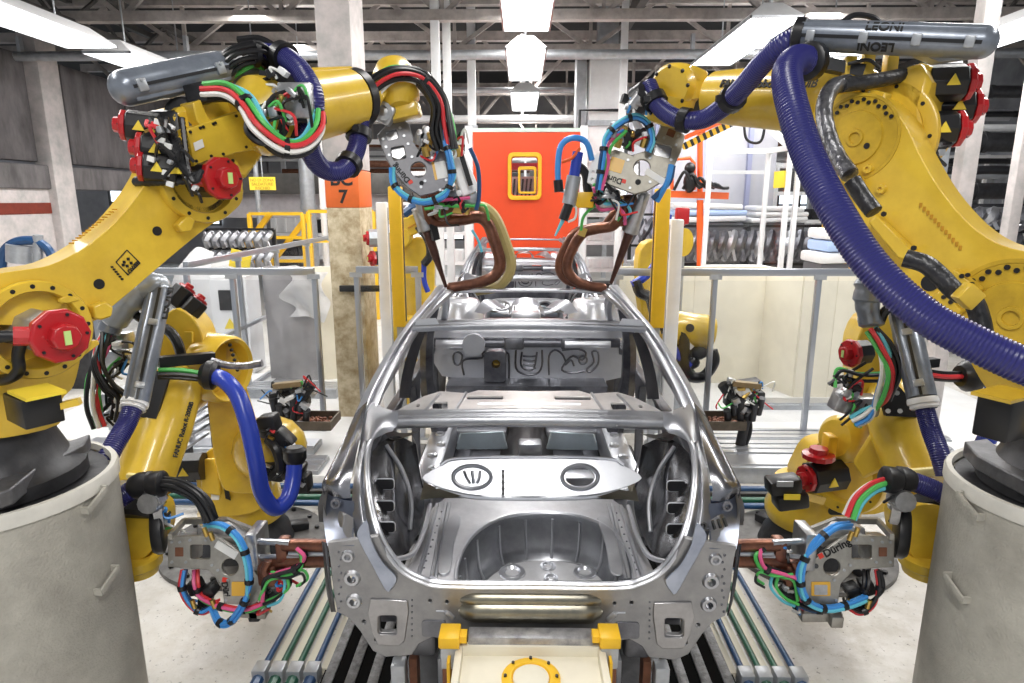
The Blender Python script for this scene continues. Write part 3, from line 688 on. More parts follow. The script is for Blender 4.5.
def stampings(f):
    pl = MB()
    pl.poly(ppx([(371, 598), (408, 600), (409, 612), (405, 640), (399, 645), (378, 644), (372, 630), (368, 612)], YB, f), (0, -1, 0), .008, [ppx(rrect(388, 624, 19, 19, 3), YB, f)])
    pl.build('corner_plate', mat('plate_steel', (.46, .45, .46), .3, .85, noise=.3, scale=8), car, bev=.003)
    w = MB()                      # well behind the square hole
    a = ppx(rect(388, 624, 22, 22), YB + .027, f)
    for i in range(4): w.bar(a[i], a[(i + 1) % 4] , .006, .01, bev=0)
    w.build('hole_lining', STEELD, car); MB().box((a[0] + a[2]) / 2 + V((0, .09, 0)), (.1, .01, .1)).build('hole_back', STEELD, car)
    rg = MB()
    for (x, y, r) in ((352, 578, 8), (348, 556, 6), (354, 601, 7.5)):
        c = f(rp(x, y)); q = r * YB / 640
        rg.lathe(c, (0, -1, 0), [(-.004, q * 1.35), (.012, q), (.012, q * .62), (-.02, q * .55)], 18, cap=False)
    rg.build('stamped_ring', STEEL, car)
    sp = MB()
    for i in range(9): sp.ball(f(rp(339 + (i % 2) * 2, 552 + i * 7)), .006, n=6)
    for i in range(7): sp.ball(f(rp(412, 600 + i * 6)), .005, n=6)
    for i in range(6): sp.ball(f(rp(424 + i * 9, 634)), .005, n=6)
    sp.build('spot_welds', STEELD, car)
    # side flange, dark seam strip
    MB().grid([[f(rp(327, 543)), f(rp(332, 588)), f(rp(336, 612))], [f(P(322, 541, YB + .05)), f(P(328, 588, YB + .05)), f(P(334, 612, YB + .06))], [f(P(322, 541, YB + .45)), f(P(326, 588, YB + .45)), f(P(331, 612, YB + .45))]], .004).build('side_flange', STEELD, car)
    # bright curved gusset by the lip
    MB().poly(ppx(sm2([(367, 520), (372, 541), (383, 562), (397, 577), (392, 588), (386, 590), (374, 568), (362, 546), (357, 532)], 3), YB - .012, f), (0, -1, 0), .006).build('corner_gusset', BSTEEL, car, bev=.003)
    # pressed channel in the panel middle
    MB().poly(ppx(rrect(434, 628, 24, 16, 3), YB, f), (0, -1, 0), .006).build('pressed_pad', STEELD, car, bev=.003)
    MB().tube([f(rp(436, 611)), f(rp(446, 612)), f(rp(454, 619))], [.004, .012, .004], n=8).build('pressed_rib', STEELW, car)
both(stampings)
m = MB()
a, b = rp(456, 611), mir(rp(456, 611))
for r0, dz in ((.058, 0), (.04, .052)):
    n = 30; rr = []
    for i in range(n + 1):
        t = i / n; k = min(1, math.sqrt(min(t, 1 - t) * 9 + .03))
        c = a.lerp(b, t) + V((0, .02, dz)); rr.append(m.ring(c, V((0, 1, 0)), V((0, 0, 1)), r0 * k, 12))
    m.skin(rr)
m.build('bumper_channel', mat('bronze_steel', (.36, .33, .25), .3, .85, noise=.4, scale=7, col2=(.2, .19, .16)), car)
# trunk opening flange: rounded sheet lip all round
lip = [(531, 588), (445, 587), (421, 582), (401, 571), (386, 552), (376, 530), (369, 502), (366, 472), (368, 447), (376, 434), (392, 430)]
lipY = [2.40, 2.40, 2.40, 2.41, 2.43, 2.47, 2.56, 2.66, 2.77, 2.86, 2.92]
LP = [P(a, b, y) for (a, b), y in zip(lip, lipY)]
full = [mir(p) for p in LP[::-1]] + LP[1:]
MB().tube(full, .008, n=8, res=5).build('trunk_flange', STEELW, car)
MB().tube([p + V((0, .03, .0)) for p in full], .013, n=8, res=5).build('trunk_seal_channel', STEEL, car)
# side: roof rail and rear quarter skin
RI = [(455, 289, 4.5), (438, 304, 4.1), (419, 327, 3.7), (401, 356, 3.35), (386, 384, 3.1), (377, 406, 2.95)]
RO = [(437, 286, 4.6), (422, 306, 4.2), (403, 330, 3.8), (384, 358, 3.5), (366, 390, 3.25), (354, 416, 3.05)]
def side(f):
    rows = []
    for (a, b, y), (c, d, z) in zip(RI, RO):
        i, o = P(a, b, y), P(c, d, z); w = (i - o)
        rows.append([f(p) for p in (i - V((0, 0, .03)), i, i - w * .28 + V((0, 0, .012)), i - w * .34 - V((0, 0, .004)), i - w * .44 - V((0, 0, .004)), i - w * .5 + V((0, 0, .02)), o + w * .2 + V((0, 0, .015)), o, o + V((-.015, .02, -.1)), o + V((.02, .05, -.16)))])
    MB().grid(rows, .006, 3, 4).build('roof_rail', STEELW, car)
    # outer skin of the quarter down to the lamp recess
    q = []
    for (a, b, y), (c, d, z) in (((368, 400, 2.99), (357, 410, 3.1)), ((363, 424, 2.88), (349, 428, 2.97)), ((358, 447, 2.78), (339, 449, 2.84)), ((353, 470, 2.68), (328, 471, 2.72)), ((350, 486, 2.64), (323, 482, 2.68)), ((351, 498, 2.62), (325, 492, 2.68))):
        i, o = P(a, b, y), P(c, d, z); w = i - o
        q.append([f(p) for p in (i, i - w * .45 - V((0, .035, 0)), o + w * .12 - V((0, .02, 0)), o, o + V((-.005, .3, .01)), o + V((.0, .8, .02)))])
    MB().grid(q, .005, 4, 5).build('quarter_skin', mat('quarter_steel', (.52, .52, .55), .25, .95, noise=.25, scale=3, col2=(.36, .36, .39), bump=.04), car)
    # inner post strip beside the trunk opening
    s1 = []
    for (a, b, y), (c, d, z) in (((380, 428, 2.92), (364, 416, 2.94)), ((370, 446, 2.78), (361, 437, 2.85)), ((367, 470, 2.67), (355, 470, 2.68)), ((369, 500, 2.57), (352, 500, 2.59)), ((375, 528, 2.48), (354, 530, 2.50)), ((382, 546, 2.44), (357, 548, 2.46))):
        i, o = P(a, b, y), P(c, d, z); w = i - o
        s1.append([f(p) for p in (i + V((0, .05, 0)), i, i - w * .35 + V((0, .01, 0)), i - w * .5 + V((0, -.008, 0)), o)])
    MB().grid(s1, .005, 3, 4).build('trunk_post', STEEL, car)
    # tail lamp recess: cup of flat plates
    MB().poly([f(P(a, b, y)) for a, b, y in ((327, 492, 2.68), (352, 498, 2.62), (352, 540, 2.62), (328, 545, 2.68))], (0, 1, 0), .01).build('lamp_recess', mat('blued_steel', (.33, .36, .46), .25, .9, noise=.3, scale=6, col2=(.2, .22, .3)), car, smooth=0)
    MB().grid([[f(P(328, 515, 2.64)), f(P(340, 511, 2.57)), f(P(354, 518, 2.53))], [f(P(327, 545, 2.5)), f(P(340, 541, 2.47)), f(P(354, 545, 2.45))]], .006).build('lamp_shelf', STEEL, car)
    MB().grid([[f(P(330, 519, 2.62)), f(P(345, 514, 2.55)), f(P(353, 518, 2.5))], [f(P(333, 536, 2.5)), f(P(343, 540, 2.46)), f(P(352, 540, 2.44))]], .006).build('lamp_cup', STEELW, car)
    MB().grid([[f(P(325, 490, 2.66)), f(P(340, 499, 2.60)), f(P(354, 501, 2.575))], [f(P(323, 515, 2.60)), f(P(338, 520, 2.55)), f(P(354, 523, 2.52))], [f(P(327, 546, 2.43)), f(P(340, 546, 2.42)), f(P(354, 546, 2.415))]], .006).build('lamp_plate', BSTEEL, car)
    MB().lathe(f(P(336, 503, 2.58)), (0, -1, 0), [(0, .022), (.012, .022), (.012, .013), (-.01, .012)], 14, cap=False).build('lamp_socket_ring', STEELD, car)
    MB().grid([[f(P(323, 490, 2.68)), f(P(318, 505, 2.7)), f(P(319, 522, 2.7))], [f(P(328, 492, 2.62)), f(P(326, 505, 2.6)), f(P(327, 522, 2.58))]], .02).build('side_bracket', STEELD, car)
    # side frame of the body further forward: sill, door openings
    sx = f(V((XC - .83, 0, 0))).x; fx = lambda y, z: V((sx, y, z))
    outer = [(2.75, .62), (2.85, 1.35), (3.3, 1.42), (5.3, 1.42), (6.9, 1.35), (7.0, .8), (6.7, .55), (6.5, .9), (6.0, .95), (5.6, .5), (3.3, .45), (3.2, .75), (2.95, .8)]
    h1 = sm2([(3.55, .62), (3.5, 1.1), (3.6, 1.34), (4.25, 1.34), (4.25, .62)], 3); h2 = sm2([(4.45, .62), (4.45, 1.34), (5.2, 1.34), (5.4, 1.0), (5.35, .62)], 3)
    MB().poly([fx(*p) for p in outer], (1 if sx < 0 else -1, 0, 0), .06, [[fx(*p) for p in h1], [fx(*p) for p in h2]]).build('side_frame', STEELD, car, bev=.01)
    # pillars inside the openings
    MB().tube([f(P(433, 308, 4.15)), f(P(428, 335, 4.15)), f(P(427, 365, 4.2)), f(P(430, 395, 4.3)), f(P(440, 430, 4.4))], [.045, .05, .06, .065], n=6).build('centre_pillar', STEELD, car)
    MB().grid([[f(P(418, 330, 3.7)), f(P(409, 350, 3.6)), f(P(402, 375, 3.55)), f(P(399, 398, 3.5))], [f(P(425, 333, 3.85)), f(P(419, 352, 3.8)), f(P(413, 375, 3.75)), f(P(410, 398, 3.7))]], .02).build('rear_pillar', STEELD, car)
    MB().tube([f(P(441, 290, 4.62)), f(P(445, 305, 5.1)), f(P(440, 330, 5.4))], .04, n=6).build('front_pillar', STEEL, car)
    # wheel arch seen inside the trunk
    wr = [[(372, 452, 2.83), (383, 441, 2.95), (398, 436, 3.1), (416, 444, 3.35)], [(367, 480, 2.70), (382, 470, 2.82), (400, 468, 2.95), (420, 472, 3.3)], [(369, 510, 2.60), (386, 505, 2.68), (404, 505, 2.82), (424, 492, 3.25)], [(376, 535, 2.52), (392, 535, 2.58), (407, 530, 2.68), (424, 512, 3.0)], [(388, 553, 2.48), (399, 555, 2.52), (410, 549, 2.6), (420, 530, 2.8)]]
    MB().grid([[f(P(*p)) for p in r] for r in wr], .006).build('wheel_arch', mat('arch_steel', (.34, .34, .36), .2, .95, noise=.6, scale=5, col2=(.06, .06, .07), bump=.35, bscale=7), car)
    hb = MB()
    for (a, b, y) in ((385, 484, 2.74), (385, 506, 2.66), (386, 527, 2.58)):
        for k in range(4):
            q = rrect(a, b, 17, 11, 3); 
        pts = [f(P(u, v, y)) for u, v in rrect(a, b, 18, 10, 3)]
        hb.tube(pts, .004, n=6, res=2, closed=True)
        MB().poly(pts, (0, -1, .1), .004).build('arch_hole', BLK, car, smooth=0)
    hb.build('arch_ribs', STEEL, car)
    MB().tube([f(P(386, 445, 2.95)), f(P(402, 470, 2.9)), f(P(411, 500, 2.8)), f(P(410, 530, 2.7))], .011, n=8).build('arch_seam', STEEL, car)
    MB().tube([f(P(395, 560, 2.46)), f(P(413, 553, 2.58)), f(P(424, 530, 2.8)), f(P(430, 505, 3.1))], .012, n=8).build('floor_seam', STEELW, car)
    MB().grid([[f(P(417, 445, 3.3)), f(P(421, 470, 3.3)), f(P(424, 492, 3.25))], [f(P(411, 432, 3.7)), f(P(418, 455, 3.7)), f(P(424, 478, 3.6))]], .01).build('arch_side', STEELD, car)
    # shock mount brackets between shelf and arch
    MB().grid([[f(P(384, 432, 3.0)), f(P(392, 440, 3.0)), f(P(410, 436, 3.2))], [f(P(392, 430, 3.3)), f(P(402, 433, 3.3)), f(P(418, 432, 3.5))]], .02).build('shelf_bracket', BLK, car)
both(side)
tI = P(676, 524, 2.42)
text('chalk_mark', '2 111', INK, car, P(715, 525, 2.485), V((1, .12, .2)), (0, .75, 1), .05, .012)
# bars across: front header, roof bow, rear bar
def cross(Y, lx, py, prof, name, m, crown=.02, n=12):
    a = P(lx, py, Y); b = mir(a); rows = []
    for i in range(n + 1):
        t = i / n; c = a.lerp(b, t) + V((0, 0, crown * 4 * t * (1 - t))); rows.append([c + V((0, dy, dz)) for dy, dz in prof])
    return MB().grid(rows, .005, 3, 2).build(name, m, car)
cross(4.5, 444, 291, [(-.03, -.016), (-.03, .0), (-.015, .008), (.01, .008), (.05, .0), (.06, -.016)], 'front_header', STEELW, .012)
cross(3.72, 414, 324, [(-.075, -.035), (-.07, -.005), (-.05, 0), (-.04, -.018), (-.015, -.018), (0, .006), (.03, .006), (.05, -.012), (.08, -.012), (.08, -.03)], 'roof_bow', STEEL, .02)
cross(2.93, 376, 417, [(.05, -.055), (.0, -.058), (-.03, -.05), (-.04, -.03), (-.03, -.004), (-.01, .004), (.01, .0), (.03, .012), (.06, .012), (.09, -.01)], 'rear_window_bar', STEEL, .015)
def gus(f):
    MB().grid([[f(P(372, 402, 2.98)), f(P(364, 416, 2.93)), f(P(362, 438, 2.84))], [f(P(388, 409, 2.93)), f(P(380, 421, 2.89)), f(P(370, 441, 2.8))], [f(P(398, 412, 2.9)), f(P(396, 427, 2.88)), f(P(380, 436, 2.86))]], .008).build('corner_gusset', STEELW, car)
    MB().poly([f(P(a, b, 3.68)) for a, b in ((413, 331), (417, 319), (436, 318), (440, 326), (432, 331))], (0, -1, 0), .008).build('bow_bracket', STEELW, car)
both(gus)
# parcel shelf
SH = V((0, 0, 1.52)); UP = V((0, 0, 1))
o = [PP(a, b, SH, UP) for a, b in ((388, 416), (404, 406), (424, 396), (440, 391), (468, 393), (478, 390), (531, 391))]
o = o + [mir(p) for p in o[:-1][::-1]]
hl = []
for (x, y, w, h) in ((440, 405, 15, 7), (485, 397.5, 36, 3.4), (503, 410, 30, 4.5), (418, 405, 4, 3), (412, 411, 4, 2.5)):
    q = [PP(a, b, SH, UP) for a, b in rrect(x, y, w, h, 1.2, k=2)]; hl += [q, [mir(p) for p in q]]
MB().poly(o, (0, 0, -1), .014, hl).build('parcel_shelf', mat('shelf_zinc', (.70, .67, .66), .4, .35, noise=.25, scale=5), car, bev=.003)
rb = MB()
for (x0, y0, x1, y1) in ((455, 411, 466, 393), (424, 412, 440, 394), (478, 404, 531, 404), (455, 411, 478, 413)):
    a, b = PP(x0, y0, SH, UP), PP(x1, y1, SH, UP)
    for g in (lambda p: p, mir): rb.tube([g(a), g((a + b) / 2), g(b)], .01, n=6)
rb.build('shelf_ribs', STEEL, car)
# trunk floor with spare wheel well
TF = V((0, 0, .985))
o = [PP(a, b, TF, UP) for a, b in ((531, 585), (438, 585), (418, 581), (405, 574), (418, 545), (432, 508), (445, 498), (531, 496))]
o = o[1:-1] + [mir(p) for p in o[1:-1][::-1]]
o = o[:6] + o[6:]
rim2 = sm2([(456, 581.5), (457, 568), (464, 549), (479, 531), (504, 518), (532, 514), (560, 514), (588, 519), (611, 531), (626, 549), (633, 568), (634, 581.5)], 4, False)
rim = [PP(a, b, TF, UP) for a, b in rim2]
MB().poly(o, (0, 0, -1), .01, [rim]).build('trunk_floor', ZSOFT, car, bev=.002)
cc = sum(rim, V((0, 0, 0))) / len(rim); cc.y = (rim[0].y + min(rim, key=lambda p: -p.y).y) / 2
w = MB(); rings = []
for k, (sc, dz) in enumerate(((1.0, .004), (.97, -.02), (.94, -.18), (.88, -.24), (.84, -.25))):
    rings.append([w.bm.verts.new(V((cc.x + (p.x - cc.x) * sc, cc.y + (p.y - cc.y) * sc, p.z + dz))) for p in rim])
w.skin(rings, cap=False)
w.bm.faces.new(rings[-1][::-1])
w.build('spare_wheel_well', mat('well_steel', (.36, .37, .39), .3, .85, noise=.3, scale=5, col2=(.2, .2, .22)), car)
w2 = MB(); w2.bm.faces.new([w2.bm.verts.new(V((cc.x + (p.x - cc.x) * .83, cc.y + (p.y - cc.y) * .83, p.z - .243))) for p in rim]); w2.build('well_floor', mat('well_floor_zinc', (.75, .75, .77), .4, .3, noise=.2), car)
for i in range(3, len(rim) - 3, 4):
    p = rim[i]; g = lambda sc, dz: V((cc.x + (p.x - cc.x) * sc, cc.y + (p.y - cc.y) * sc, p.z + dz))
    MB().tube([g(.965, -.025), g(.935, -.17), g(.87, -.235)], .008, n=6).build('well_rib', STEEL, car)
MB().tube([p + V((0, 0, .005)) for p in rim], .010, n=6, res=1, smooth=False).build('well_rim', STEELW, car)
for (x, y, r) in ((551, 580, 8), (512, 574, 15), (585, 574, 13), (548, 568, 9)):
    c = PP(x, y, V((0, 0, .735)), UP)
    MB().lathe(c, (0, 0, 1), [(0, r * .0048), (.016, r * .0044), (.02, r * .003), (.006, r * .0022)], 18, cap=False).build('well_boss', STEELW, car)
def tf(f):
    g = lambda a, b: f(PP(a, b, TF, UP))
    r = MB()
    r.tube([g(418, 577), g(427, 545), g(437, 505)], .012, n=6).tube([g(432, 578), g(438, 545), g(446, 503)], .012, n=6).tube([g(436, 578), g(442, 545), g(450, 503)], .008, n=6)
    r.build('floor_bead', STEEL, car)
    MB().poly([g(a, b) + V((0, 0, .001)) for a, b in sm2([(438, 574), (441, 550), (449, 520), (461, 519), (454, 546), (450, 573)], 3)], (0, 0, 1), .012).build('raised_pad', STEEL, car, bev=.004)
    for i in range(9): MB().ball(g(424 + i * 2.2, 568 - i * 7), .006, n=6).build('floor_weld', STEELD, car)
both(tf)
# seat-back bulkhead
BO = P(531, 496, 3.1); BN = V((0, .87, -.5))
ho = [(422, 478), (440, 466), (458, 459), (531, 457.5), (606, 459), (625, 466), (642, 478), (622, 488), (590, 495), (531, 496.5), (475, 495), (442, 488)]
MB().px(BO, BN, sm2(ho, 3), .012, [sm2(circ(580, 477, 14.5, 12, ry=9.5), 2)]).build('seat_back_panel', STEELW, car, bev=.002)
MB().tube([PP(a, b, BO - BN * .012, BN) for a, b in circ(580, 477, 18, 20, ry=12)], .010, n=8, res=2, closed=True).build('hole_bead', STEEL, car)
MB().tube([PP(a, b, BO - BN * .01, BN) for a, b in circ(472, 477, 19, 20, ry=11.5)], .010, n=8, res=2, closed=True).build('oval_bead', STEEL, car)
for i in range(3): MB().tube([PP(464 + i * 8, 471, BO - BN * .008, BN), PP(467 + i * 6, 478, BO - BN * .014, BN), PP(470 + i * 3.5, 483, BO - BN * .008, BN)], .008, n=6).build('stamped_rib', STEEL, car)
MB().tube([PP(503, 470, BO - BN * .02, BN), PP(503, 482, BO - BN * .02, BN), PP(503, 495, BO - BN * .02, BN)], .009, n=6, rib=.004, pitch=.03).build('latch_striker', BLK, car)
MB().tube([PP(a, b, BO, BN) for a, b in ((436, 489), (475, 497), (531, 498.5), (590, 497), (628, 489))], .014, n=8).build('bulkhead_foot', STEEL, car)
MB().tube([PP(a, b, BO, BN) for a, b in ((440, 465), (458, 458.5), (531, 457), (606, 458.5), (624, 465))], .01, n=8).build('bulkhead_top_edge', STEELW, car)
def bk(f): MB().grid([[f(P(424, 482, 3.2)), f(P(440, 489, 3.1)), f(P(462, 496, 3.05))], [f(P(420, 500, 3.0)), f(P(436, 498, 3.02)), f(P(452, 498, 3.04))]], .006).build('bulkhead_wing', mat('olive_steel', (.24, .22, .17), .35, .85, noise=.4), car)
both(bk)
# cabin floor pan
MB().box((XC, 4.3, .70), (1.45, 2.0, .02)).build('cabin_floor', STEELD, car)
MB().grid([[(XC - .2, y, .72), (XC - .1, y, .9), (XC, y, .94), (XC + .1, y, .9), (XC + .2, y, .72)] for y in (3.4, 4.0, 4.6, 5.2)], .01).build('tunnel', mat('tunnel_steel', (.30, .28, .28), .3, .85, noise=.4), car)
def cf(f):
    MB().poly([f(P(a, b, 4.35)) for a, b in ((456, 449), (460, 433), (504, 431), (508, 449))], (0, -1, .3), .03).build('seat_pan', mat('bluish_zinc', (.62, .72, .78), .3, .7, noise=.15), car, bev=.01)
    MB().bar(f(V((XC - .7, 3.9, .8))), f(V((XC - .15, 3.9, .8))), .14, .12, bev=.02).build('seat_crossmember', STEELW, car)
    MB().bar(f(V((XC - .7, 4.75, .8))), f(V((XC - .15, 4.75, .8))), .14, .12, bev=.02).build('seat_crossmember', STEEL, car)
    MB().bar(f(V((XC - .62, 3.3, .85))), f(V((XC - .62, 5.1, .85))), .16, .24, bev=.03).build('inner_sill', STEEL, car)
    d = MB()
    for i in range(6): d.lathe(f(V((XC - .62 + .03 * (i % 2), 3.5 + .2 * i, .972))), (0, 0, 1), [(0, .035), (.012, .03), (.004, .018)], 10, cap=False)
    for i in range(5): d.box(f(V((XC - .36, 3.5 + .22 * i, .725))), (.16, .06, .03), bev=.01)
    d.build('floor_stampings', STEELW, car)
both(cf)
MB().box(P(530, 448, 3.95), (.15, .12, .1), bev=.015).build('tunnel_bracket', STEELW, car)
# dash, cowl and engine bay
FW = 5.2
MB().px((0, FW, 0), (0, 1, 0), [(436, 345), (634, 345), (640, 362), (628, 376), (600, 382), (560, 380), (520, 378), (470, 380), (442, 376), (432, 360)], .02, [circ(495, 364, 5, 12)]).build('firewall', STEELW, car)
tp = MB()
def bead(L, r=.009, Y=FW - .012, cl=True): tp.tube([P(a, b, Y) for a, b in L], r, n=6, res=3, closed=cl)
bead([(456, 352), (462, 355), (460, 364), (455, 364), (453, 357)]); bead([(464, 375), (462, 364), (466, 359), (482, 358), (484, 352), (506, 352), (509, 360), (509, 378)], cl=False)
bead([(516, 350), (516, 368), (524, 374), (536, 374), (542, 366), (542, 350)], cl=False); bead([(522, 352), (521, 365), (527, 370), (534, 368), (537, 352)], cl=False)
bead([(549, 375), (549, 356), (555, 350), (562, 354), (566, 362)], cl=False); bead([(562, 350), (578, 349), (586, 353), (582, 360), (573, 356), (566, 362), (562, 370), (572, 373), (584, 371)], cl=False)
bead(circ(583, 360, 4, 10)); bead([(592, 352), (598, 352), (598, 364), (590, 372), (587, 369), (594, 362)]); bead([(565, 365), (571, 360), (574, 366)], cl=False)
for i in range(4): bead([(523, 356 + i * 4), (530, 356.5 + i * 4), (536, 356 + i * 4)], .008, cl=False)
tp.build('firewall_beads', STEELD, car)
MB().px((0, FW - .16, 0), (0, 1, 0), rrect(495, 367, 22, 31, 5), .12, [circ(496, 364, 4.5, 14)]).build('pedal_box', STEELD, car, bev=.01)
MB().cyl(P(496, 364, FW - .02), P(496, 364, FW - .05), .034).build('pedal_port', YEL2, car)
MB().grid([[(XC - .78, FW - .25, P(0, 336, FW - .25).z), (XC, FW - .25, P(0, 336, FW - .25).z), (XC + .78, FW - .25, P(0, 336, FW - .25).z)], [(XC - .78, FW - .2, P(0, 325, FW - .2).z), (XC, FW - .2, P(0, 325, FW - .2).z + .01), (XC + .78, FW - .2, P(0, 325, FW - .2).z)], [(XC - .76, FW + .1, P(0, 318, FW + .1).z), (XC, FW + .1, P(0, 318, FW + .1).z + .01), (XC + .76, FW + .1, P(0, 318, FW + .1).z)]], .01).build('cowl_panel', STEELW, car)
db = MB(); za = P(0, 341, FW - .2).z
db.cyl((XC - .74, FW - .2, za), (XC + .74, FW - .2, za), .038, n=12)
for x in (-.55, -.1, .35): db.box((XC + x, FW - .2, za), (.16, .1, .1), bev=.02)
db.build('dash_crossbeam', STEELD, car)
MB().cyl((XC - .42, FW - .3, za), (XC - .42, FW - .24, za), .09).build('column_bracket', STEELW, car)
MB().cyl((XC - .72, FW - .26, za), (XC - .5, FW - .26, za), .035).build('dash_tube', STEELW, car)
MB().cyl((XC + .3, FW - .26, za), (XC + .66, FW - .26, za), .03).build('dash_tube', STEELW, car)
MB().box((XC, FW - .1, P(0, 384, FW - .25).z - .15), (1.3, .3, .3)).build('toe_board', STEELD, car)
def eb(f):
    MB().lathe(f(P(458, 304, 6.3)) - V((0, 0, .3)), (0, 0, 1), [(0, .28), (.28, .24), (.34, .2), (.36, .1), (.3, .08)], 20).build('strut_tower', STEELW, car)
    MB().bar(f(V((XC - .7, 5.5, 1.42))), f(V((XC - .62, 7.0, 1.30))), .18, .16, bev=.03).build('fender_rail', STEEL, car)
    MB().grid([[f(P(474, 312, 5.9)), f(P(484, 300, 6.0)), f(P(496, 300, 6.1))], [f(P(484, 314, 5.8)), f(P(497, 308, 5.9)), f(P(507, 308, 6.0))]], .02).build('bay_bracket', STEELW, car)
    MB().box(f(V((XC - .33, 6.2, 1.2))), (.3, .6, .3), bev=.04).build('bay_panel', STEELD, car)
both(eb)
MB().box((XC, 6.95, 1.25), (1.3, .08, .12), bev=.02).build('radiator_support', STEELW, car)
MB().box((XC, 6.1, 1.42), (.28, .2, .26), bev=.03).build('latch_tower', STEEL, car)
MB().grid([[P(512, 312, 5.9), P(516, 299, 6.0), P(535, 299, 6.0), P(540, 312, 5.9)], [P(508, 316, 5.8), P(512, 306, 5.85), P(540, 306, 5.85), P(545, 316, 5.8)]], .015).build('cowl_bracket', STEELW, car)
MB().box((XC, 6.2, 1.05), (1.3, 1.6, .03)).build('bay_floor', BLK, car)
def rail(f): MB().bar(f(V((XC - .48, 2.5, .66))), f(V((XC - .48, 6.9, .66))), .12, .14, bev=.02).build('frame_rail', STEELD, car)
both(rail)
car2 = dup(car, (0, 5.35, .04), 0, 'second bare steel car shell, farther up the line in front of the red door')
# ------------------------------------------------------------------ fixture carrying the car
fx = thing('car_fixture', (XC, 2.0, 0), 'cream box-shaped trolley fixture with yellow pads under the car tail', 'fixture')
zt = P(530, 660, 2.2).z
x0, x1 = P(455, 660, 2.25).x, P(606, 660, 2.25).x; xm = (x0 + x1) / 2; wx = x1 - x0
TZ = P(530, 653, 2.28).z
MB().prism((xm, 1.9, TZ - .02), (1, 0, 0), (0, 1, 0), [(-wx / 2, -.45), (wx / 2, -.45), (wx / 2, .4), (-wx / 2, .4)], -.03).build('deck_plate', CRM, fx)
rimm = MB()
for s in (-1, 1): rimm.box((xm + s * (wx / 2 - .015), 1.9, TZ - .01), (.03, .86, .07), bev=.006)
rimm.box((xm, 2.3, TZ - .01), (wx, .03, .07), bev=.006); rimm.build('raised_rim', CRM, fx)
MB().box((xm, 1.88, (TZ - .05) / 2), (wx - .02, .78, TZ - .05), bev=.01).build('box_body', CRM, fx)
MB().box((xm, 2.33, TZ + .015), (wx * .84, .07, .085), bev=.004).build('steel_bar', mat('mottled_steel', (.50, .50, .52), .4, .6, noise=.5, scale=16, col2=(.22, .22, .24)), fx)
cc2 = PZ(531, 677, TZ)
r = MB().lathe(V((cc2.x, cc2.y, TZ - .025)), (0, 0, 1), [(0, .115), (.02, .115), (.028, .10), (.028, .078), (.016, .07)], 32, cap=False).build('yellow_ring', YEL2, fx)
MB().lathe(V((cc2.x, cc2.y, TZ - .03)), (0, 0, 1), [(0, .075), (.03, .07), (.04, .05), (.042, .0)], 28).build('domed_cap', CRM, r)
for i in range(8): MB().cyl(V((cc2.x + .1 * math.cos(i * .785), cc2.y + .1 * math.sin(i * .785), TZ)), V((cc2.x + .1 * math.cos(i * .785), cc2.y + .1 * math.sin(i * .785), TZ + .01)), .007, n=6).build('ring_bolt', BLK, r)
for s, px_ in ((-1, 450), (1, 609)):
    c = P(px_, 636, 2.3)
    p = MB().box(c, (.085, .1, .05), bev=.006).build('yellow_pad', YEL2, fx)
    MB().box(c + V((-s * .055, 0, 0)), (.03, .05, .03)).build('pad_pin', YEL2, p)
    MB().box(c - V((0, 0, .075)), (.07, .08, .1), bev=.004).build('pad_block', GALV, fx)
    MB().box((c.x, c.y, (c.z - .12) / 2), (.06, .07, c.z - .12)).build('support_post', RUST, fx)
    MB().box((c.x + s * .0, c.y - .06, (c.z - .06) / 2), (.012, .05, c.z - .06)).build('yellow_edge', YEL2, fx)
for s in (-1, 1):
    c = V((XC + s * .59, 2.5, 0))
    MB().box((c.x, c.y, .29), (.065, .07, .56), bev=.008).build('tail_post', GALV, fx)
    MB().box((c.x - s * .06, c.y + .05, .29), (.035, .08, .56)).build('rust_post', RUST, fx)
    MB().box((c.x - s * .17, c.y + .2, .25), (.02, .2, .5)).build('inner_strut', STEELW, fx)
    for y in (3.6, 4.6, 6.0): MB().box((c.x, y, .29), (.12, .14, .58), bev=.01).build('mid_post', YEL2 if y == 4.6 else GALV, fx)
MB().box((XC, 4.5, .12), (1.3, 4.6, .16), bev=.02).build('base_skid', DRK, fx)
dup(fx, (0, 5.35, .04), 0, 'second cream trolley fixture, under the farther car shell')
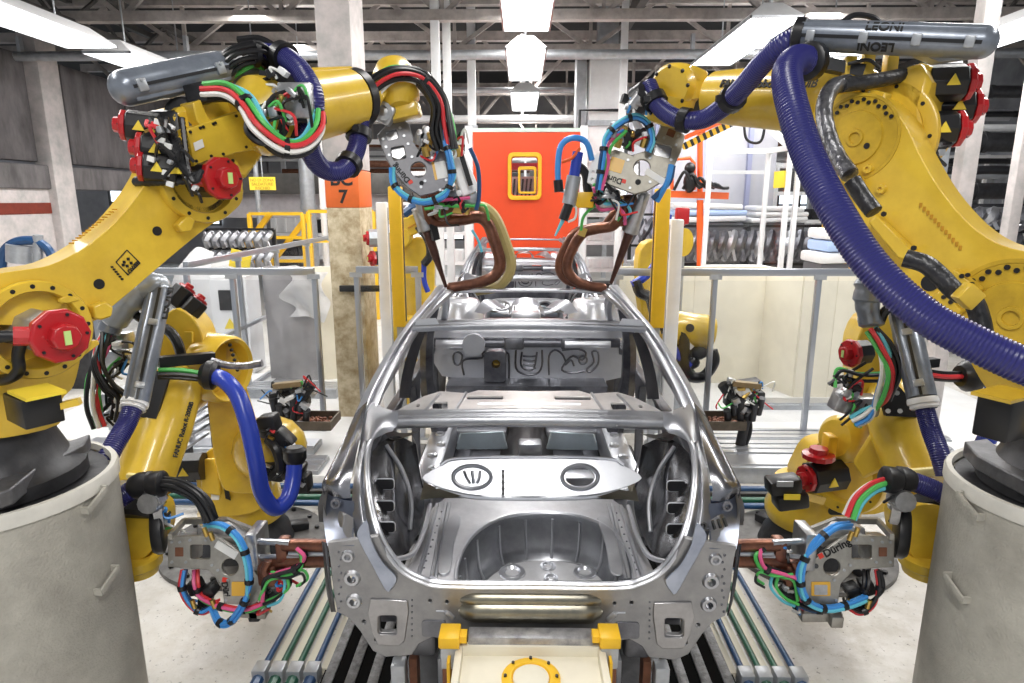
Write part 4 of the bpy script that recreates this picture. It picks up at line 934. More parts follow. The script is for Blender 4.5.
# floor covers and pipes running along the car
def ground(f, nm):
    t = thing('floor_grating', f(V((XC - .82, 4.0, 0))), 'worn striped floor grating beside the car on the %s side' % nm, 'grating')
    MB().box(f(V((XC - .83, 4.2, .01))), (.62, 4.6, .02)).build('dark_tray', PITB, t)
    for i in range(5):
        MB().box(f(V((XC - 1.10 + i * .125, 4.2, .024))), (.058, 4.6, .012), bev=.003).build('grating_bar', GRAT, t)
    for i, (m, c) in enumerate(((TBLU, 'outermost dark blue'), (TGRN, 'outer green'), (TGRN, 'inner green'), (TBLU, 'innermost dark blue'))):
        x = XC - 1.47 + i * .095
        p = MB().cyl(f(V((x, 3.06, .06))), f(V((x, 4.9, .06))), .017, n=10)
        tag(p.build('floor_pipe', m), '%s pipe running along the car on the %s side' % (c, nm), 'pipe')
        q = MB().cyl(f(V((x, 2.3, .05))), f(V((x, 2.94, .05))), .021, n=10).cyl(f(V((x, 2.9, .05))), f(V((x, 3.0, .05))), .032, n=8)
        cl = MB().box(f(V((x, 3.03, .05))), (.075, .09, .1), bev=.006)
        h = q.build('hose_end', m); tag(h, '%s hose with a fitting leading to the pipe clamps, %s side' % (c, nm), 'hose')
        tag(cl.build('pipe_clamp', GALV), 'steel pipe clamp on the %s pipe, %s side' % (c, nm), 'clamp')
        s = MB().box(f(V((x + .047, 4.0, .014))), (.05, 1.8, .028))
        tag(s.build('pipe_spacer', CRM), 'cream strip next to the %s pipe, %s side' % (c, nm), 'strip')
ground(lambda p: V(p), 'lettered column'); ground(mir, 'cream board')
# ------------------------------------------------------------------ robots
def unit(*a): return V(a).normalized()
CABS = [CR, CG, CW, CB, BLK, BLK, CC, CW]
def pts3(L): return [P(*q) for q in L]
def hose(parent, L, r, m=HOSE, rib=True, name='hose', clamps=(), cr=1.35):
    h = MB().tube(pts3(L) if len(L[0]) == 3 and not isinstance(L[0], V) else L, r, n=14, res=8, rib=r * .06 if rib else 0, pitch=r * .22).build(name, m, parent)
    q = crom(pts3(L), 8)
    for t in clamps:
        i = int(t * (len(q) - 2)); d = (q[i + 1] - q[i]).normalized()
        c = MB().lathe(q[i] - d * r * .5, d, [(0, r * 1.02), (0, r * cr), (r, r * cr), (r, r * 1.02)], 14, cap=False)
        u = basis(d)[0]; c.box(q[i] + u * r * cr, (r * .6, r * .6, r * .6))
        c.build('hose_clamp', BLK, h)
    return h
def bundle(parent, L, r, mats, spread, name='cable', seed=0, ties=()):
    base = pts3(L); n = len(mats); R = random.Random(seed)
    out = None
    for k, m in enumerate(mats):
        a = 2 * math.pi * k / n + .5; q = []
        for i, p in enumerate(base):
            d = (base[min(i + 1, len(base) - 1)] - base[max(i - 1, 0)]); u, v, _ = basis(d)
            w = spread * (.8 + .4 * R.random())
            q.append(p + u * math.cos(a) * w + v * math.sin(a) * w)
        out = MB().tube(q, r, n=6, res=6).build(name, m, parent)
    q = crom(base, 6)
    for t in ties:
        i = int(t * (len(q) - 2)); d = (q[i + 1] - q[i]).normalized()
        MB().cyl(q[i] - d * .012, q[i] + d * .012, spread + r * 1.25, n=10).build('cable_tie', BLK, parent)
    return out
def motor(parent, p, d, L, r, cr, body=BLK, name='motor', conn=None, tri=False):
    p, d = V(p), V(d).normalized(); u, v, _ = basis(d)
    b = MB().lathe(p, d, [(0, r), (L * .96, r), (L, r * .92)], 8)
    m = b.build(name, body, parent, smooth=20, bev=.004)
    e = p + d * L; w = cr
    MB().lathe(e, d, [(0, w), (w * .28, w), (w * .36, w * .92), (w * .36, w * .55)], 10).build('motor_cap', RED, m, smooth=20, bev=.003)
    MB().lathe(e + d * w * .3, d, [(0, w * .52), (w * .42, w * .50), (w * .5, w * .44), (w * .5, 0)], 8).build('cap_boss', RED, m, smooth=20, bev=.003)
    MB().box(e + d * w * .82, (w * .22, w * .5, w * .05), Matrix((u, v, d)).transposed()).build('cap_label', GRN, m, smooth=0)
    bl = MB()
    for i in range(5):
        a = i * 1.2566; bl.cyl(e + d * w * .34 + (u * math.cos(a) + v * math.sin(a)) * w * .8, e + d * w * .42 + (u * math.cos(a) + v * math.sin(a)) * w * .8, w * .06, n=6)
    bl.build('cap_bolts', BLK, m)
    if conn is not None:
        c = V(conn).normalized()
        MB().cyl(e + d * w * .2 + c * w * .5, e + d * w * .2 + c * w * 1.35, w * .34, n=8).build('plug_boot', RED, m, smooth=20)
        MB().tube([e + d * w * .2 + c * w * 1.3, e + d * w * .2 + c * w * 2.2, e - d * w * .2 + c * w * 2.9, e - d * w * 1.0 + c * w * 3.0], w * .24, n=10, rib=w * .03, pitch=w * .2).build('plug_cable', BLK, m)
    if tri:
        s = u if abs(u.dot(V((0, -1, 0)))) > abs(v.dot(V((0, -1, 0)))) else v
        if s.y > 0: s = -s
        t = d.cross(s); t = -t if t.z < 0 else t; c = p + d * L * .55 + s * (r * 1.003); k = r * .42
        MB().prism(c, t.cross(s), t, [(-k * .8, -k * .6), (k * .8, -k * .6), (0, k * .8)], .006).build('warning_triangle', YLAB, m, smooth=0)
    return m
def flange(parent, c, n, ro, ri, th, name='flange_ring', holes=14, m=YEL, hr=.009, arc=(0, 2 * math.pi)):
    c, n = V(c), V(n).normalized(); u, v, _ = basis(n)
    f = MB().lathe(c, n, [(0, ri), (0, ro), (th * .8, ro), (th, ro * .97), (th, ri * 1.03), (th * .8, ri), (0, ri)], 40, cap=False).build(name, m, parent)
    h = MB(); rm = (ro + ri) / 2
    for i in range(holes):
        a = arc[0] + (arc[1] - arc[0]) * i / holes; q = c + (u * math.cos(a) + v * math.sin(a)) * rm
        h.cyl(q + n * th * .9, q + n * (th + .002), hr, n=8)
    h.build('bolt_holes', BLK, f); return f
def capsule(parent, p0, p1, r, m=LEO, name='cable_tube_shell', round0=True, round1=False, clips=(.25, .8), facing=None):
    p0, p1 = V(p0), V(p1); d = (p1 - p0).normalized(); L = (p1 - p0).length; prof = []
    for i in range(7):
        a = math.pi / 2 * (1 - i / 6); prof.append((-math.sin(a) * r * .9 if round0 else 0, r * math.cos(a) if round0 else r))
    prof += [(L * .3, r), (L * .31, r * 1.02), (L * .7, r * 1.02), (L, r)]
    if round1: prof += [(L + math.sin(math.pi / 2 * i / 6) * r * 1.3, r * math.cos(math.pi / 2 * i / 6)) for i in range(1, 7)]
    s = MB().lathe(p0, d, prof, 28).build(name, m, parent)
    vw = (CO - (p0 + p1) / 2); vw = (vw - d * vw.dot(d)).normalized() if facing is None else V(facing); t = d.cross(vw)
    MB().bar(p0 + vw * r * 1.0, p1 + vw * r * 1.0, .008, .014, up=t).build('shell_seam', BLK, s)
    MB().bar(p0 + (vw * .75 + t * .66) * r * 1.0, p1 + (vw * .75 + t * .66) * r * 1.0, .01, .02, up=t, bev=.003).build('shell_rib', m, s)
    for k in clips:
        c = MB().box(p0.lerp(p1, k) + vw * r * 1.0, (r * .55, r * .7, r * .3), Matrix((d, t, d.cross(t))).transposed(), bev=.005)
        c.cyl(p0.lerp(p1, k) + vw * r * 1.1 - t * r * .25, p0.lerp(p1, k) + vw * r * 1.25 - t * r * .25, r * .1, n=8)
        c.build('shell_clip', GALV, s)
    return s, vw, t
def bolts(parent, L, o, n, r=.007, m=BLK, name='bolt_heads'):
    b = MB(); n = V(n).normalized()
    for a, c in L:
        q = PP(a, c, o, n); b.cyl(q - n * .002, q + n * .006, r, n=8)
    return b.build(name, m, parent)
# ---- drums that carry the near robots
def drum(f, nm):
    c = f(V((-2.34, 2.6, 0))); t = thing('robot_pedestal', c, nm, 'pedestal'); r, z = .47, 1.4
    MB().lathe(c, (0, 0, 1), [(0, r), (z - .06, r)], 56).build('drum_body', DRUM, t)
    MB().lathe(c + V((0, 0, z - .06)), (0, 0, 1), [(0, r), (0, r + .010), (.045, r + .010), (.06, r + .002), (.06, r - .02), (.03, r - .025)], 56, cap=False).build('drum_rim', mat('rim_beige', (.70, .68, .62), .45, noise=.15), t)
    MB().lathe(c + V((0, 0, z - .05)), (0, 0, 1), [(0, r - .03), (.02, r - .035), (.03, .1)], 48).build('drum_lid', DRK, t)
    for (a, b) in ((97, 502), (107, 583)):
        q = f(V((0, 0, 0))) if False else None
        ang = -.12
        for zz in (P(a, b, 2.53).z,):
            e = V((math.cos(ang), math.sin(ang), 0)); e2 = V((-e.y, e.x, 0))
            p = V((-2.34, 2.6, zz)) + e * (r + .0)
            h = MB()
            h.bar(f(p - e2 * .05 + e * .03 - V((0, 0, .02))), f(p + e2 * .06 + e * .03 + V((0, 0, .03))), .012, .03, bev=.004)
            h.bar(f(p - e2 * .05 - e * .02 - V((0, 0, .02))), f(p - e2 * .05 + e * .034 - V((0, 0, .02))), .012, .03).bar(f(p + e2 * .06 - e * .02 + V((0, 0, .03))), f(p + e2 * .06 + e * .034 + V((0, 0, .03))), .012, .03)
            h.build('drum_handle', DRUM, t)
    return c, z
mx = lambda p: V((2 * .03 - p[0], p[1], p[2]))
dcl, dz = drum(lambda p: V(p), 'big beige drum pedestal nearer the lettered column, carrying an upper robot')
dcr, dz = drum(mx, 'big beige drum pedestal nearer the white steel column, carrying an upper robot')
# ---------------------------------------------------------------- upper robot by the lettered column
RL = thing('welding_robot', dcl + V((0, 0, dz)), 'big yellow robot on the drum nearer the concrete wall, red-capped motor at its shoulder', 'robot')
az = unit(.55, .835, 0); n = unit(.835, -.55, 0)
J2 = P(38, 330, 2.45); ctr = dcl + V((0, 0, dz - .02))
MB().lathe(ctr, (0, 0, 1), [(0, .36), (.06, .36), (.1, .3), (.2, .26), (.26, .25)], 36).build('base_casting', DRK, RL)
bp = MB()
for L in ([(0, 497), (30, 470), (62, 462), (70, 455), (92, 447), (86, 458), (64, 470), (40, 482), (14, 505), (0, 510)],):
    bp.poly([PZ(a, b, dz + .02) for a, b in L], (0, 0, 1), .07)
bp.build('base_foot', CAST, RL, bev=.008)
MB().px(J2 - n * .16, n, sm2([(-60, 330), (-30, 292), (0, 284), (36, 280), (70, 300), (84, 325), (82, 350), (74, 385), (62, 400), (58, 425), (-10, 440), (-70, 440)], 4), -.34).build('turret', YEL, RL, bev=.015)
MB().lathe(J2 - n * .3, n, [(0, .17), (.16, .19), (.30, .19), (.30, .152), (.10, .14), (.10, .02)], 44, cap=False).build('shoulder_housing', YEL, RL)
flange(RL, J2 - n * .02, n, .196, .152, .035, holes=16)
MB().box(P(34, 407, 2.3), (.19, .13, .11), Matrix.Rotation(-.6, 3, 'Z'), bev=.006).build('junction_box', BLK, RL)
MB().box(P(37, 392, 2.28), (.18, .13, .012), Matrix.Rotation(-.6, 3, 'Z')).build('box_lid', YLAB, RL)
MB().bar(P(56, 407, 2.3), P(80, 401, 2.32), .03, .025).build('box_lever', YEL, RL)
MB().px(J2 + n * .0, n, [(72, 358), (78, 345), (98, 340), (100, 344), (84, 356)], -.04).build('base_gusset', YEL, RL, bev=.004)
MB().px(J2 + n * .0, n, [(58, 298), (66, 295), (76, 297), (78, 300), (66, 303), (57, 302)], .02).build('cover_tab', YEL, RL, bev=.004)
motor(RL, J2 - n * .16, n, .34, .085, .105, GALV, conn=unit(-.6, -.5, 0) * .8 + V((0, 0, .1)))
MB().tube(pts3([(22, 338, 2.35), (18, 355, 2.35), (19, 370, 2.35), (10, 378, 2.36), (-4, 381, 2.38)]), .022, n=10).build('motor_cable', BLK, RL)
arm = sm2([(-50, 285), (-20, 277), (15, 271), (50, 265), (85, 247), (115, 222), (138, 194), (148, 178), (160, 160), (200, 160), (238, 178), (240, 205), (205, 229), (165, 262), (130, 292), (108, 310), (92, 322), (50, 328), (0, 325), (-50, 330)], 4)
la = MB().px(J2 - n * .03, n, arm, -.17).build('lower_arm', YEL, RL, bev=.03)
hl = MB()
for (a, b, r) in ((99, 284, .022), (157, 231, .021)):
    q = PP(a, b, J2 - n * .03, n); hl.cyl(q - n * .01, q + n * .003, r, n=18)
hl.build('arm_hole', BLK, la)
MB().px(J2 - n * .026, n, [(88, 305), (100, 300), (108, 306), (106, 316), (96, 319), (90, 318)], .05).build('arm_stop', YEL, la, bev=.008)
MB().px(J2 - n * .026, n, [(172, 225), (182, 215), (190, 220), (186, 231), (176, 232)], .05).build('arm_lug', YEL, la, bev=.006)
dl = MB(); q = [PP(a, b, J2 - n * .028, n) for a, b in ((116, 262), (127, 250), (140, 263), (128, 275))]
for i in range(4): dl.bar(q[i], q[(i + 1) % 4], .003, .004)
for a, b in ((124, 262), (128, 259), (131, 263), (127, 266), (123, 265)): dl.box(PP(a, b, J2 - n * .028, n), (.012, .006, .012))
for i in range(6): dl.box(PP(112 + i * 2, 267 + i * 2.4, J2 - n * .028, n), (.01, .006, .008))
dl.build('arm_diamond_mark', INK, la)
text('arm_lettering', 'LOWER', INK, la, PP(133, 268, J2 - n * .025, n), PP(140, 263, J2, n) - PP(128, 275, J2, n), (0, 0, 1), .022)
lg = MB()
for i in range(14): lg.box(PP(72 + i * 3.3, 246 - i * 2.6, J2 - n * .09, n) + V((0, 0, .012)), (.012, .02, .006))
lg.build('arm_lettering', mat('orange_ink', (.55, .28, .02), .6), la)
# elbow
J3 = PP(203, 179, J2, n)
MB().px(J3 - n * .03, n, [(172, 116), (180, 107), (200, 102), (252, 86), (276, 96), (288, 108), (271, 146), (246, 180), (226, 170), (204, 158), (190, 152), (180, 138)], -.3).build('elbow_housing', YEL, RL, bev=.02)
ep = MB().px(J3 + n * .05, n, [(187, 129), (240, 111), (262, 104), (288, 116), (273, 147), (236, 153), (195, 167)], -.12).build('elbow_cover', YEL, RL, bev=.004)
bolts(ep, [(190, 132), (200, 128), (203, 127), (213, 124), (215, 123), (236, 116), (196, 161), (211, 156), (223, 154), (246, 147)], J3 + n * .05, n, .007)
MB().px(J3 + n * .052, n, [(193, 143), (202, 139), (204, 147), (195, 151)], .003).build('paper_label', PAPER, ep, smooth=0)
MB().px(J3 - n * .1, n, [(176, 105), (184, 102), (190, 116), (200, 130), (190, 136), (180, 122)], .14).build('elbow_rib', YEL, RL, bev=.006)
for (a, b) in ((183, 107), (222, 100)): MB().box(PP(a, b, J3 - n * .12, n), (.09, .07, .07), Matrix.Rotation(.6, 3, 'Z'), bev=.008).build('elbow_block', YEL, RL)
MB().lathe(PP(183, 114, J3 - n * .08, n), (.2, -.9, .3), [(-.03, .07), (.02, .075), (.03, .05)], 20).build('dark_disc', DRK, RL)
flange(RL, J3 - n * .04, n, .205, .155, .05, holes=12)
MB().lathe(J3 - n * .2, n, [(0, .14), (.17, .152), (.17, .13), (.02, .12), (.02, .0)], 32, cap=False).build('elbow_recess', BLK, RL)
motor(RL, J3 - n * .12, n, .26, .085, .098, BLK, conn=unit(-.8, -.4, -.05))
md = unit(-.93, -.33, .1)
for a, b, yy in ((160, 130, 3.0), (176, 152, 2.95), (178, 170, 2.92)):
    p = P(a, b, yy); motor(RL, p, md, .13, .072, .068, BLK, tri=True)
    MB().prism(p + V((.04, -.09, .0)), (1, -.3, 0), (0, 0, 1), [(-.03, -.02), (.03, -.02), (0, .04)], .006).build('warning_triangle', YLAB, RL)
MB().box(P(176, 150, 3.12), (.16, .2, .34), bev=.03).build('motor_mount', BLK, RL)
wc = MB()
for i in range(9): wc.tube(pts3([(150 + 4 * i, 118 + 7 * (i % 4), 2.88), (165 + 3 * i, 140 + 4 * i, 2.82), (172 + 3 * i, 158 + 3 * i, 2.82), (186 + 2 * i, 178 - i, 2.85)]), .013, n=6, rib=.003, pitch=.02)
wc.build('motor_wiring', BLK, RL)
tg = MB()
for a, b in ((158, 122), (161, 140), (168, 146), (166, 173), (170, 184), (151, 159)): tg.box(P(a, b, 2.8), (.03, .01, .022), Matrix.Rotation(.3, 3, 'Y'))
tg.build('wire_tags', PAPER, RL)
# forearm and wrist
F0, F1 = P(262, 116, 3.3), P(352, 99, 3.85); fd = (F1 - F0).normalized()
MB().lathe(F0 - fd * .1, fd, [(0, .13), (.08, .19), (.2, .185), ((F1 - F0).length + .08, .165)], 32).build('forearm', YEL, RL)
MB().bar(F0 + fd * .3 + V((0, 0, .17)), F1 + V((0, 0, .15)), .06, .05, bev=.015).build('forearm_rib', YEL, RL)
MB().lathe(F1, fd, [(0, .16), (.05, .165), (.07, .15)], 28).build('wrist_seal', BLK, RL)
W1 = P(376, 102, 4.0)
MB().tube([F1 + fd * .04, F1 + fd * .14, W1], [.12, .11, .1], n=14).build('wrist_link', YEL, RL)
Wb = P(396, 86, 4.12)
wr = MB().lathe(Wb - unit(.2, -.4, -.9) * .17, unit(.2, -.4, -.9), [(0, .05), (.03, .10), (.1, .135), (.17, .14), (.17, .12), (.2, .12), (.2, .138), (.26, .13), (.32, .07)], 30).build('wrist_unit', YEL, RL)
bb = MB()
for i in range(14):
    a = i * .449; u, v, d_ = basis(unit(.2, -.4, -.9)); q = Wb + d_ * .05 + (u * math.cos(a) + v * math.sin(a)) * .11; bb.ball(q, .011, n=6)
bb.build('bolt_heads', BLK, wr)
MB().box(P(404, 112, 4.12), (.2, .16, .09), Matrix.Rotation(-.2, 3, 'Y'), bev=.02).build('wrist_flange', YEL, RL)
MB().lathe(P(383, 112, 4.05), unit(.2, -1, 0), [(-.06, .05), (.05, .055), (.06, .03), (.02, .028)], 14).build('pipe_clamp', GALV, RL)
MB().box(P(382, 112, 4.06), (.16, .08, .12), Matrix.Rotation(.5, 3, 'Y'), bev=.02).build('clamp_block', ALU, RL)
# dress pack
capsule(RL, P(126, 88, 2.95), P(221, 68, 3.3), .077, clips=(.08, .9))
MB().lathe(P(221, 68, 3.3), P(229, 66, 3.33) - P(221, 68, 3.3), [(0, .075), (.05, .066), (.06, .05)], 20).build('shell_collar', GALV, RL)
MB().cyl(P(228, 76, 3.36), P(268, 67, 3.5), .065).build('rear_shell', LEO, RL)
sup = MB()
for a in (235, 244, 254, 262): sup.cyl(P(a, 78, 3.4), P(a + 4, 100, 3.4), .016, n=8)
sup.bar(P(228, 79, 3.4), P(270, 70, 3.55), .05, .02).bar(P(190, 103, 3.2), P(226, 92, 3.35), .05, .05)
sup.build('shell_bracket', BLK, RL)
bundle(RL, [(222, 73, 3.3), (238, 58, 3.3), (258, 55, 3.35), (276, 68, 3.45), (284, 85, 3.3)], .011, [BLK] * 7 + [CG, CR, CW], .05, seed=1, ties=(.5,))
bundle(RL, [(240, 47, 3.5), (262, 46, 3.5), (282, 60, 3.5), (292, 82, 3.5)], .018, [BLK] * 4, .03, seed=2)
bundle(RL, [(205, 92, 3.1), (228, 92, 3.08), (246, 104, 3.05), (260, 128, 3.0), (282, 147, 3.05), (304, 146, 3.1), (316, 130, 3.15), (315, 114, 3.2)], .0125, [CW, CC, CG, CR, CW, BLK, BLK, CG], .034, seed=3, ties=(.3, .62))
bundle(RL, [(253, 110, 3.05), (250, 130, 3.0), (262, 142, 3.0), (280, 134, 3.08), (285, 118, 3.15)], .014, [BLK, BLK], .012, seed=4)
bundle(RL, [(256, 112, 3.1), (268, 108, 3.1), (276, 98, 3.12), (290, 94, 3.15)], .012, [BLK, BLK, CG], .02, seed=5)
cb = MB()
cb.box(P(299, 102, 3.2), (.16, .12, .16), bev=.01)
for i in range(3): cb.cyl(P(287, 93 + i * 9, 3.18), P(277, 95 + i * 9, 3.15), .022, n=8)
cb.cyl(P(299, 84, 3.2), P(299, 92, 3.2), .03)
cb.build('valve_block', ALU, RL)
MB().box(P(283, 106, 3.28), (.24, .06, .28), Matrix.Rotation(.2, 3, 'Y')).build('block_plate', BLK, RL)
MB().box(P(303, 118, 3.22), (.2, .12, .05), bev=.01).build('block_base', BLK, RL)
hose(RL, [(266, 54, 3.45), (286, 58, 3.36), (304, 76, 3.26), (314, 102, 3.22), (309, 145, 3.3), (322, 168, 3.45), (343, 170, 3.58), (356, 150, 3.72), (360, 125, 3.8), (364, 100, 3.88)], .052, clamps=(.1, .72, .87, .98), cr=1.4)
bundle(RL, [(366, 98, 3.88), (376, 84, 3.9), (396, 74, 3.95), (420, 78, 4.02), (438, 100, 4.08), (446, 125, 4.1), (450, 150, 4.1)], .0125, [CC, CG, BLK, BLK, CR, BLK, CW, CP, BLK], .04, seed=6, ties=(.55,))
bundle(RL, [(420, 80, 4.0), (436, 105, 4.05), (434, 130, 4.08), (440, 150, 4.1)], .014, [BLK] * 4, .024, seed=7)
# ---------------------------------------------------------------- weld guns
def during(parent, o, u, v, size, nrm):
    text('maker_lettering', 'Düring', INK, parent, o, u, v, size, .001)
def arm_tube(parent, L, r, m=COP, name='electrode_arm'):
    return MB().tube(pts3(L), r, n=10, res=6).build(name, m, parent)
def clutter(t, pts, seed, k=9, s=.05):
    R = random.Random(seed)
    for i in range(k):
        p = P(*R.choice(pts)) + V((R.uniform(-s, s), R.uniform(-.02, .03), R.uniform(-s, s)))
        if i % 3: MB().box(p, (s * R.uniform(.5, 1.1), s * R.uniform(.6, 1.2), s * R.uniform(.4, 1)), Matrix.Rotation(R.uniform(-.8, .8), 3, 'Y'), bev=.005).build('valve', R.choice((ALU, WHT, BLK, GALV)), t)
        else: MB().cyl(p, p + V((R.uniform(-1, 1) * s, -s * .4, R.uniform(-1, 1) * s)), s * .22, n=8).build('pipe_fitting', R.choice((BRS, ALU, BLK)), t)
    for i in range(k):
        a = P(*R.choice(pts)) + V((R.uniform(-s, s), 0, R.uniform(-s, s))) * .5; b = a + V((R.uniform(-2, 2) * s, .01, R.uniform(-1.5, 1.5) * s)); m_ = (a + b) / 2 + V((R.uniform(-s, s), -.03, R.uniform(-s, s) * 1.4))
        MB().tube([a, m_, b + V((R.uniform(-s, s), 0, -s))], .0075, n=5).build('thin_cable', R.choice((BLK, BLK, BLK, BLK, CW, CG, CR, CB)), t)
clutter(RL, [(262, 88, 3.2), (276, 84, 3.18), (288, 100, 3.12), (268, 104, 3.08), (284, 118, 3.1), (300, 96, 3.1), (270, 124, 3.05)], 5, 14, .055)
MB().box(P(198, 94, 3.1), (.1, .06, .09), Matrix.Rotation(-.2, 3, 'Y'), bev=.01).build('cable_gland', BLK, RL)
clutter(RL, [(150, 122, 2.84), (164, 130, 2.8), (176, 160, 2.8), (186, 176, 2.84), (194, 186, 2.84)], 8, 9, .03)
def gun_upper(right):
    if not right:
        t = thing('weld_gun', P(418, 165, 4.15), 'weld gun with one copper C arm, on the car roof corner nearer the lettered column', 'weld gun')
        n = unit(.18, -.95, .2); o = P(418, 165, 4.15)
        pl = [(377, 135), (385, 126), (402, 118), (409, 124), (416, 146), (423, 155), (448, 148), (453, 168), (447, 187), (434, 193), (420, 196), (407, 187), (394, 172), (386, 158)]
        hol = [rrect(392, 135, 11, 9, 1.5, -.3), rrect(398.5, 153, 13, 13, 1.5, -.2), circ(418.5, 169.5, 7.8, 18)]
        bl = [(383, 139), (386, 147), (389, 155), (400, 128), (404, 136), (408, 144), (412, 157), (425, 181), (440, 190), (446, 180), (432, 158), (421, 187)]
    else:
        t = thing('weld_gun', P(640, 165, 4.15), 'weld gun with twin copper C arms, on the car roof corner nearer the cream boards', 'weld gun')
        n = unit(-.15, -.95, .2); o = P(640, 165, 4.15)
        pl = [(664, 120), (676, 126), (685, 136), (681, 152), (673, 168), (663, 181), (647, 191), (634, 194), (602, 182), (607, 153), (614, 149), (632, 155), (648, 150), (655, 138)]
        hol = [circ(642, 167.5, 8.2, 18), rrect(662.5, 150.5, 17, 12, 1.5, .25)]
        bl = [(669, 127), (678, 136), (676, 145), (671, 160), (650, 158), (628, 160), (610, 158), (606, 178), (630, 188), (650, 182), (664, 138)]
    W_ = mat('gun_plate_%d' % right, (.20, .20, .215) if not right else (.36, .34, .29), .45, .45, noise=.2, scale=18, bump=.1)
    sp = MB().px(o, n, pl, -.025, hol).build('side_plate', W_, t, bev=.004)
    MB().px(o - n * .17, n, pl, -.025, hol).build('side_plate', W_, t, bev=.004)
    bolts(sp, bl, o, n, .009, GALV)
    sgn = -1 if not right else 1
    if not right:
        md_ = MB().px(o - n * .03, n, [(380, 138), (400, 122), (412, 150), (400, 160), (388, 156)], -.13)
        md_.build('spacer_block', ALU, t, bev=.006)
        MB().px(o - n * .03, n, [(432, 160), (450, 152), (450, 182), (434, 188)], -.12).build('cylinder_block', ALU, t, bev=.01)
        MB().px(o + n * .003, n, rrect(440, 170, 13, 17, 1, -.2), -.004).build('paper_label', PAPER, sp, smooth=0)
        MB().px(o + n * .004, n, rrect(434.5, 171, 2.6, 18, .5, -.2), -.006).build('amber_strip', AMB, sp, smooth=0)
        b_ = PP(394.5, 165.5, o + n * .003, n); e_ = PP(408, 180.5, o + n * .003, n)
        during(sp, (b_ + e_) / 2, b_ - e_, n.cross(b_ - e_), .05, n)
        MB().px(o + n * .003, n, rrect(410.5, 182, 4.5, 3.6, .3, -.5), -.004).build('red_square', REDI, sp, smooth=0)
        d = MB().cyl(PP(421.5, 183, o, n), PP(421.5, 183, o + n * .006, n), .014, n=12); d.build('plate_knob', BLK, sp)
        bundle(t, [(392, 168, 4.1), (394, 184, 4.08), (405, 196, 4.06), (424, 202, 4.05), (444, 195, 4.05), (452, 178, 4.06), (450, 158, 4.06), (445, 140, 4.08), (441, 126, 4.1)], .011, [CB, CC, CB, CB], .013, seed=11, ties=(.15, .3, .45, .58, .7, .85))
        tr = MB().px(P(462, 165, 4.25), n, [(450, 158), (463, 149), (478, 184), (477, 191), (463, 197), (458, 184)], -.14).build('transformer', WHT, t, bev=.012)
        MB().box(P(466, 170, 4.18), (.03, .02, .2), Matrix.Rotation(-.3, 3, 'Y')).build('terminal_strip', BLK, tr)
        MB().tube(pts3([(470, 148, 4.2), (478, 168, 4.2), (479, 196, 4.2), (476, 210, 4.2)]), .014).build('blue_cable', TBLU, t)
        fit = MB()
        for a, b in ((430, 132), (428, 140), (436, 138), (424, 146), (452, 140), (456, 146)): fit.cyl(P(a, b, 4.15), P(a + 3, b + 10, 4.17), .025, n=8)
        fit.build('pipe_fittings', BRS, t)
        fv = MB()
        for a, b in ((420, 138), (430, 150), (436, 146), (426, 134)): fv.box(P(a, b, 4.2), (.06, .06, .09), Matrix.Rotation(.4, 3, 'Y'), bev=.008)
        fv.build('valves', ALU, t)
        # arms
        arm_tube(t, [(426, 195, 4.25), (428, 212, 4.3), (432, 220, 4.33), (445, 221, 4.38), (464, 219, 4.42), (478, 217, 4.44), (488, 224, 4.45), (495, 243, 4.45), (500, 262, 4.46), (496, 274, 4.46), (484, 281, 4.47), (462, 286, 4.48), (447, 288, 4.48)], [.038, .042, .042, .042, .042, .040, .036, .022])
        MB().tube(pts3([(440, 213, 4.48), (462, 208, 4.5), (482, 207, 4.5), (495, 217, 4.5), (505, 240, 4.5), (511, 262, 4.5), (508, 276, 4.5), (497, 287, 4.52), (476, 291, 4.54)]), .036, n=8).build('shunt_band', OLV, t)
        MB().tube(pts3([(434, 190, 4.22), (437, 205, 4.25), (442, 214, 4.3), (448, 205, 4.3), (450, 196, 4.3)]), .05, n=8).build('copper_loop', COP, t)
        el = MB().lathe(P(424, 222, 4.35), P(446, 287, 4.44) - P(424, 222, 4.35), [(0, .045), (.03, .045), (.04, .034), (.22, .03), (.36, .016), ((P(446, 287, 4.44) - P(424, 222, 4.35)).length, .012)], 14).build('electrode', mat('dark_copper', (.12, .06, .05), .4, .7, noise=.4), t)
        MB().lathe(P(424, 222, 4.35), P(446, 287, 4.44) - P(424, 222, 4.35), [(-.10, .055), (0, .055), (.05, .06), (.06, .04)], 12).build('electrode_holder', ALU, el)
        MB().bar(P(427, 200, 4.3), P(436, 240, 4.34), .03, .05).build('guide_rail', BLK, t)
        MB().bar(P(418, 190, 4.26), P(424, 222, 4.34), .05, .07, bev=.01).build('electrode_cylinder', ALU, t)
        bundle(t, [(428, 200, 4.2), (450, 206, 4.22), (474, 206, 4.25), (485, 206, 4.3), (489, 220, 4.36)], .01, [CG], .0, seed=12)
        bundle(t, [(424, 205, 4.2), (446, 202, 4.2), (470, 200, 4.22)], .011, [CR, CP, CG], .03, seed=13)
        bundle(t, [(472, 230, 4.36), (478, 240, 4.36), (482, 252, 4.36)], .01, [CC], 0, seed=14)
        MB().box(P(452, 207, 4.34), (.24, .1, .08), Matrix.Rotation(.12, 3, 'Y'), bev=.012).build('terminal_block', BRS, t)
        MB().box(P(463, 198, 4.32), (.2, .12, .1), bev=.02).build('valve_cluster', ALU, t)
    else:
        MB().px(o - n * .03, n, [(660, 124), (682, 138), (670, 165), (652, 160), (656, 140)], -.13).build('spacer_block', ALU, t, bev=.006)
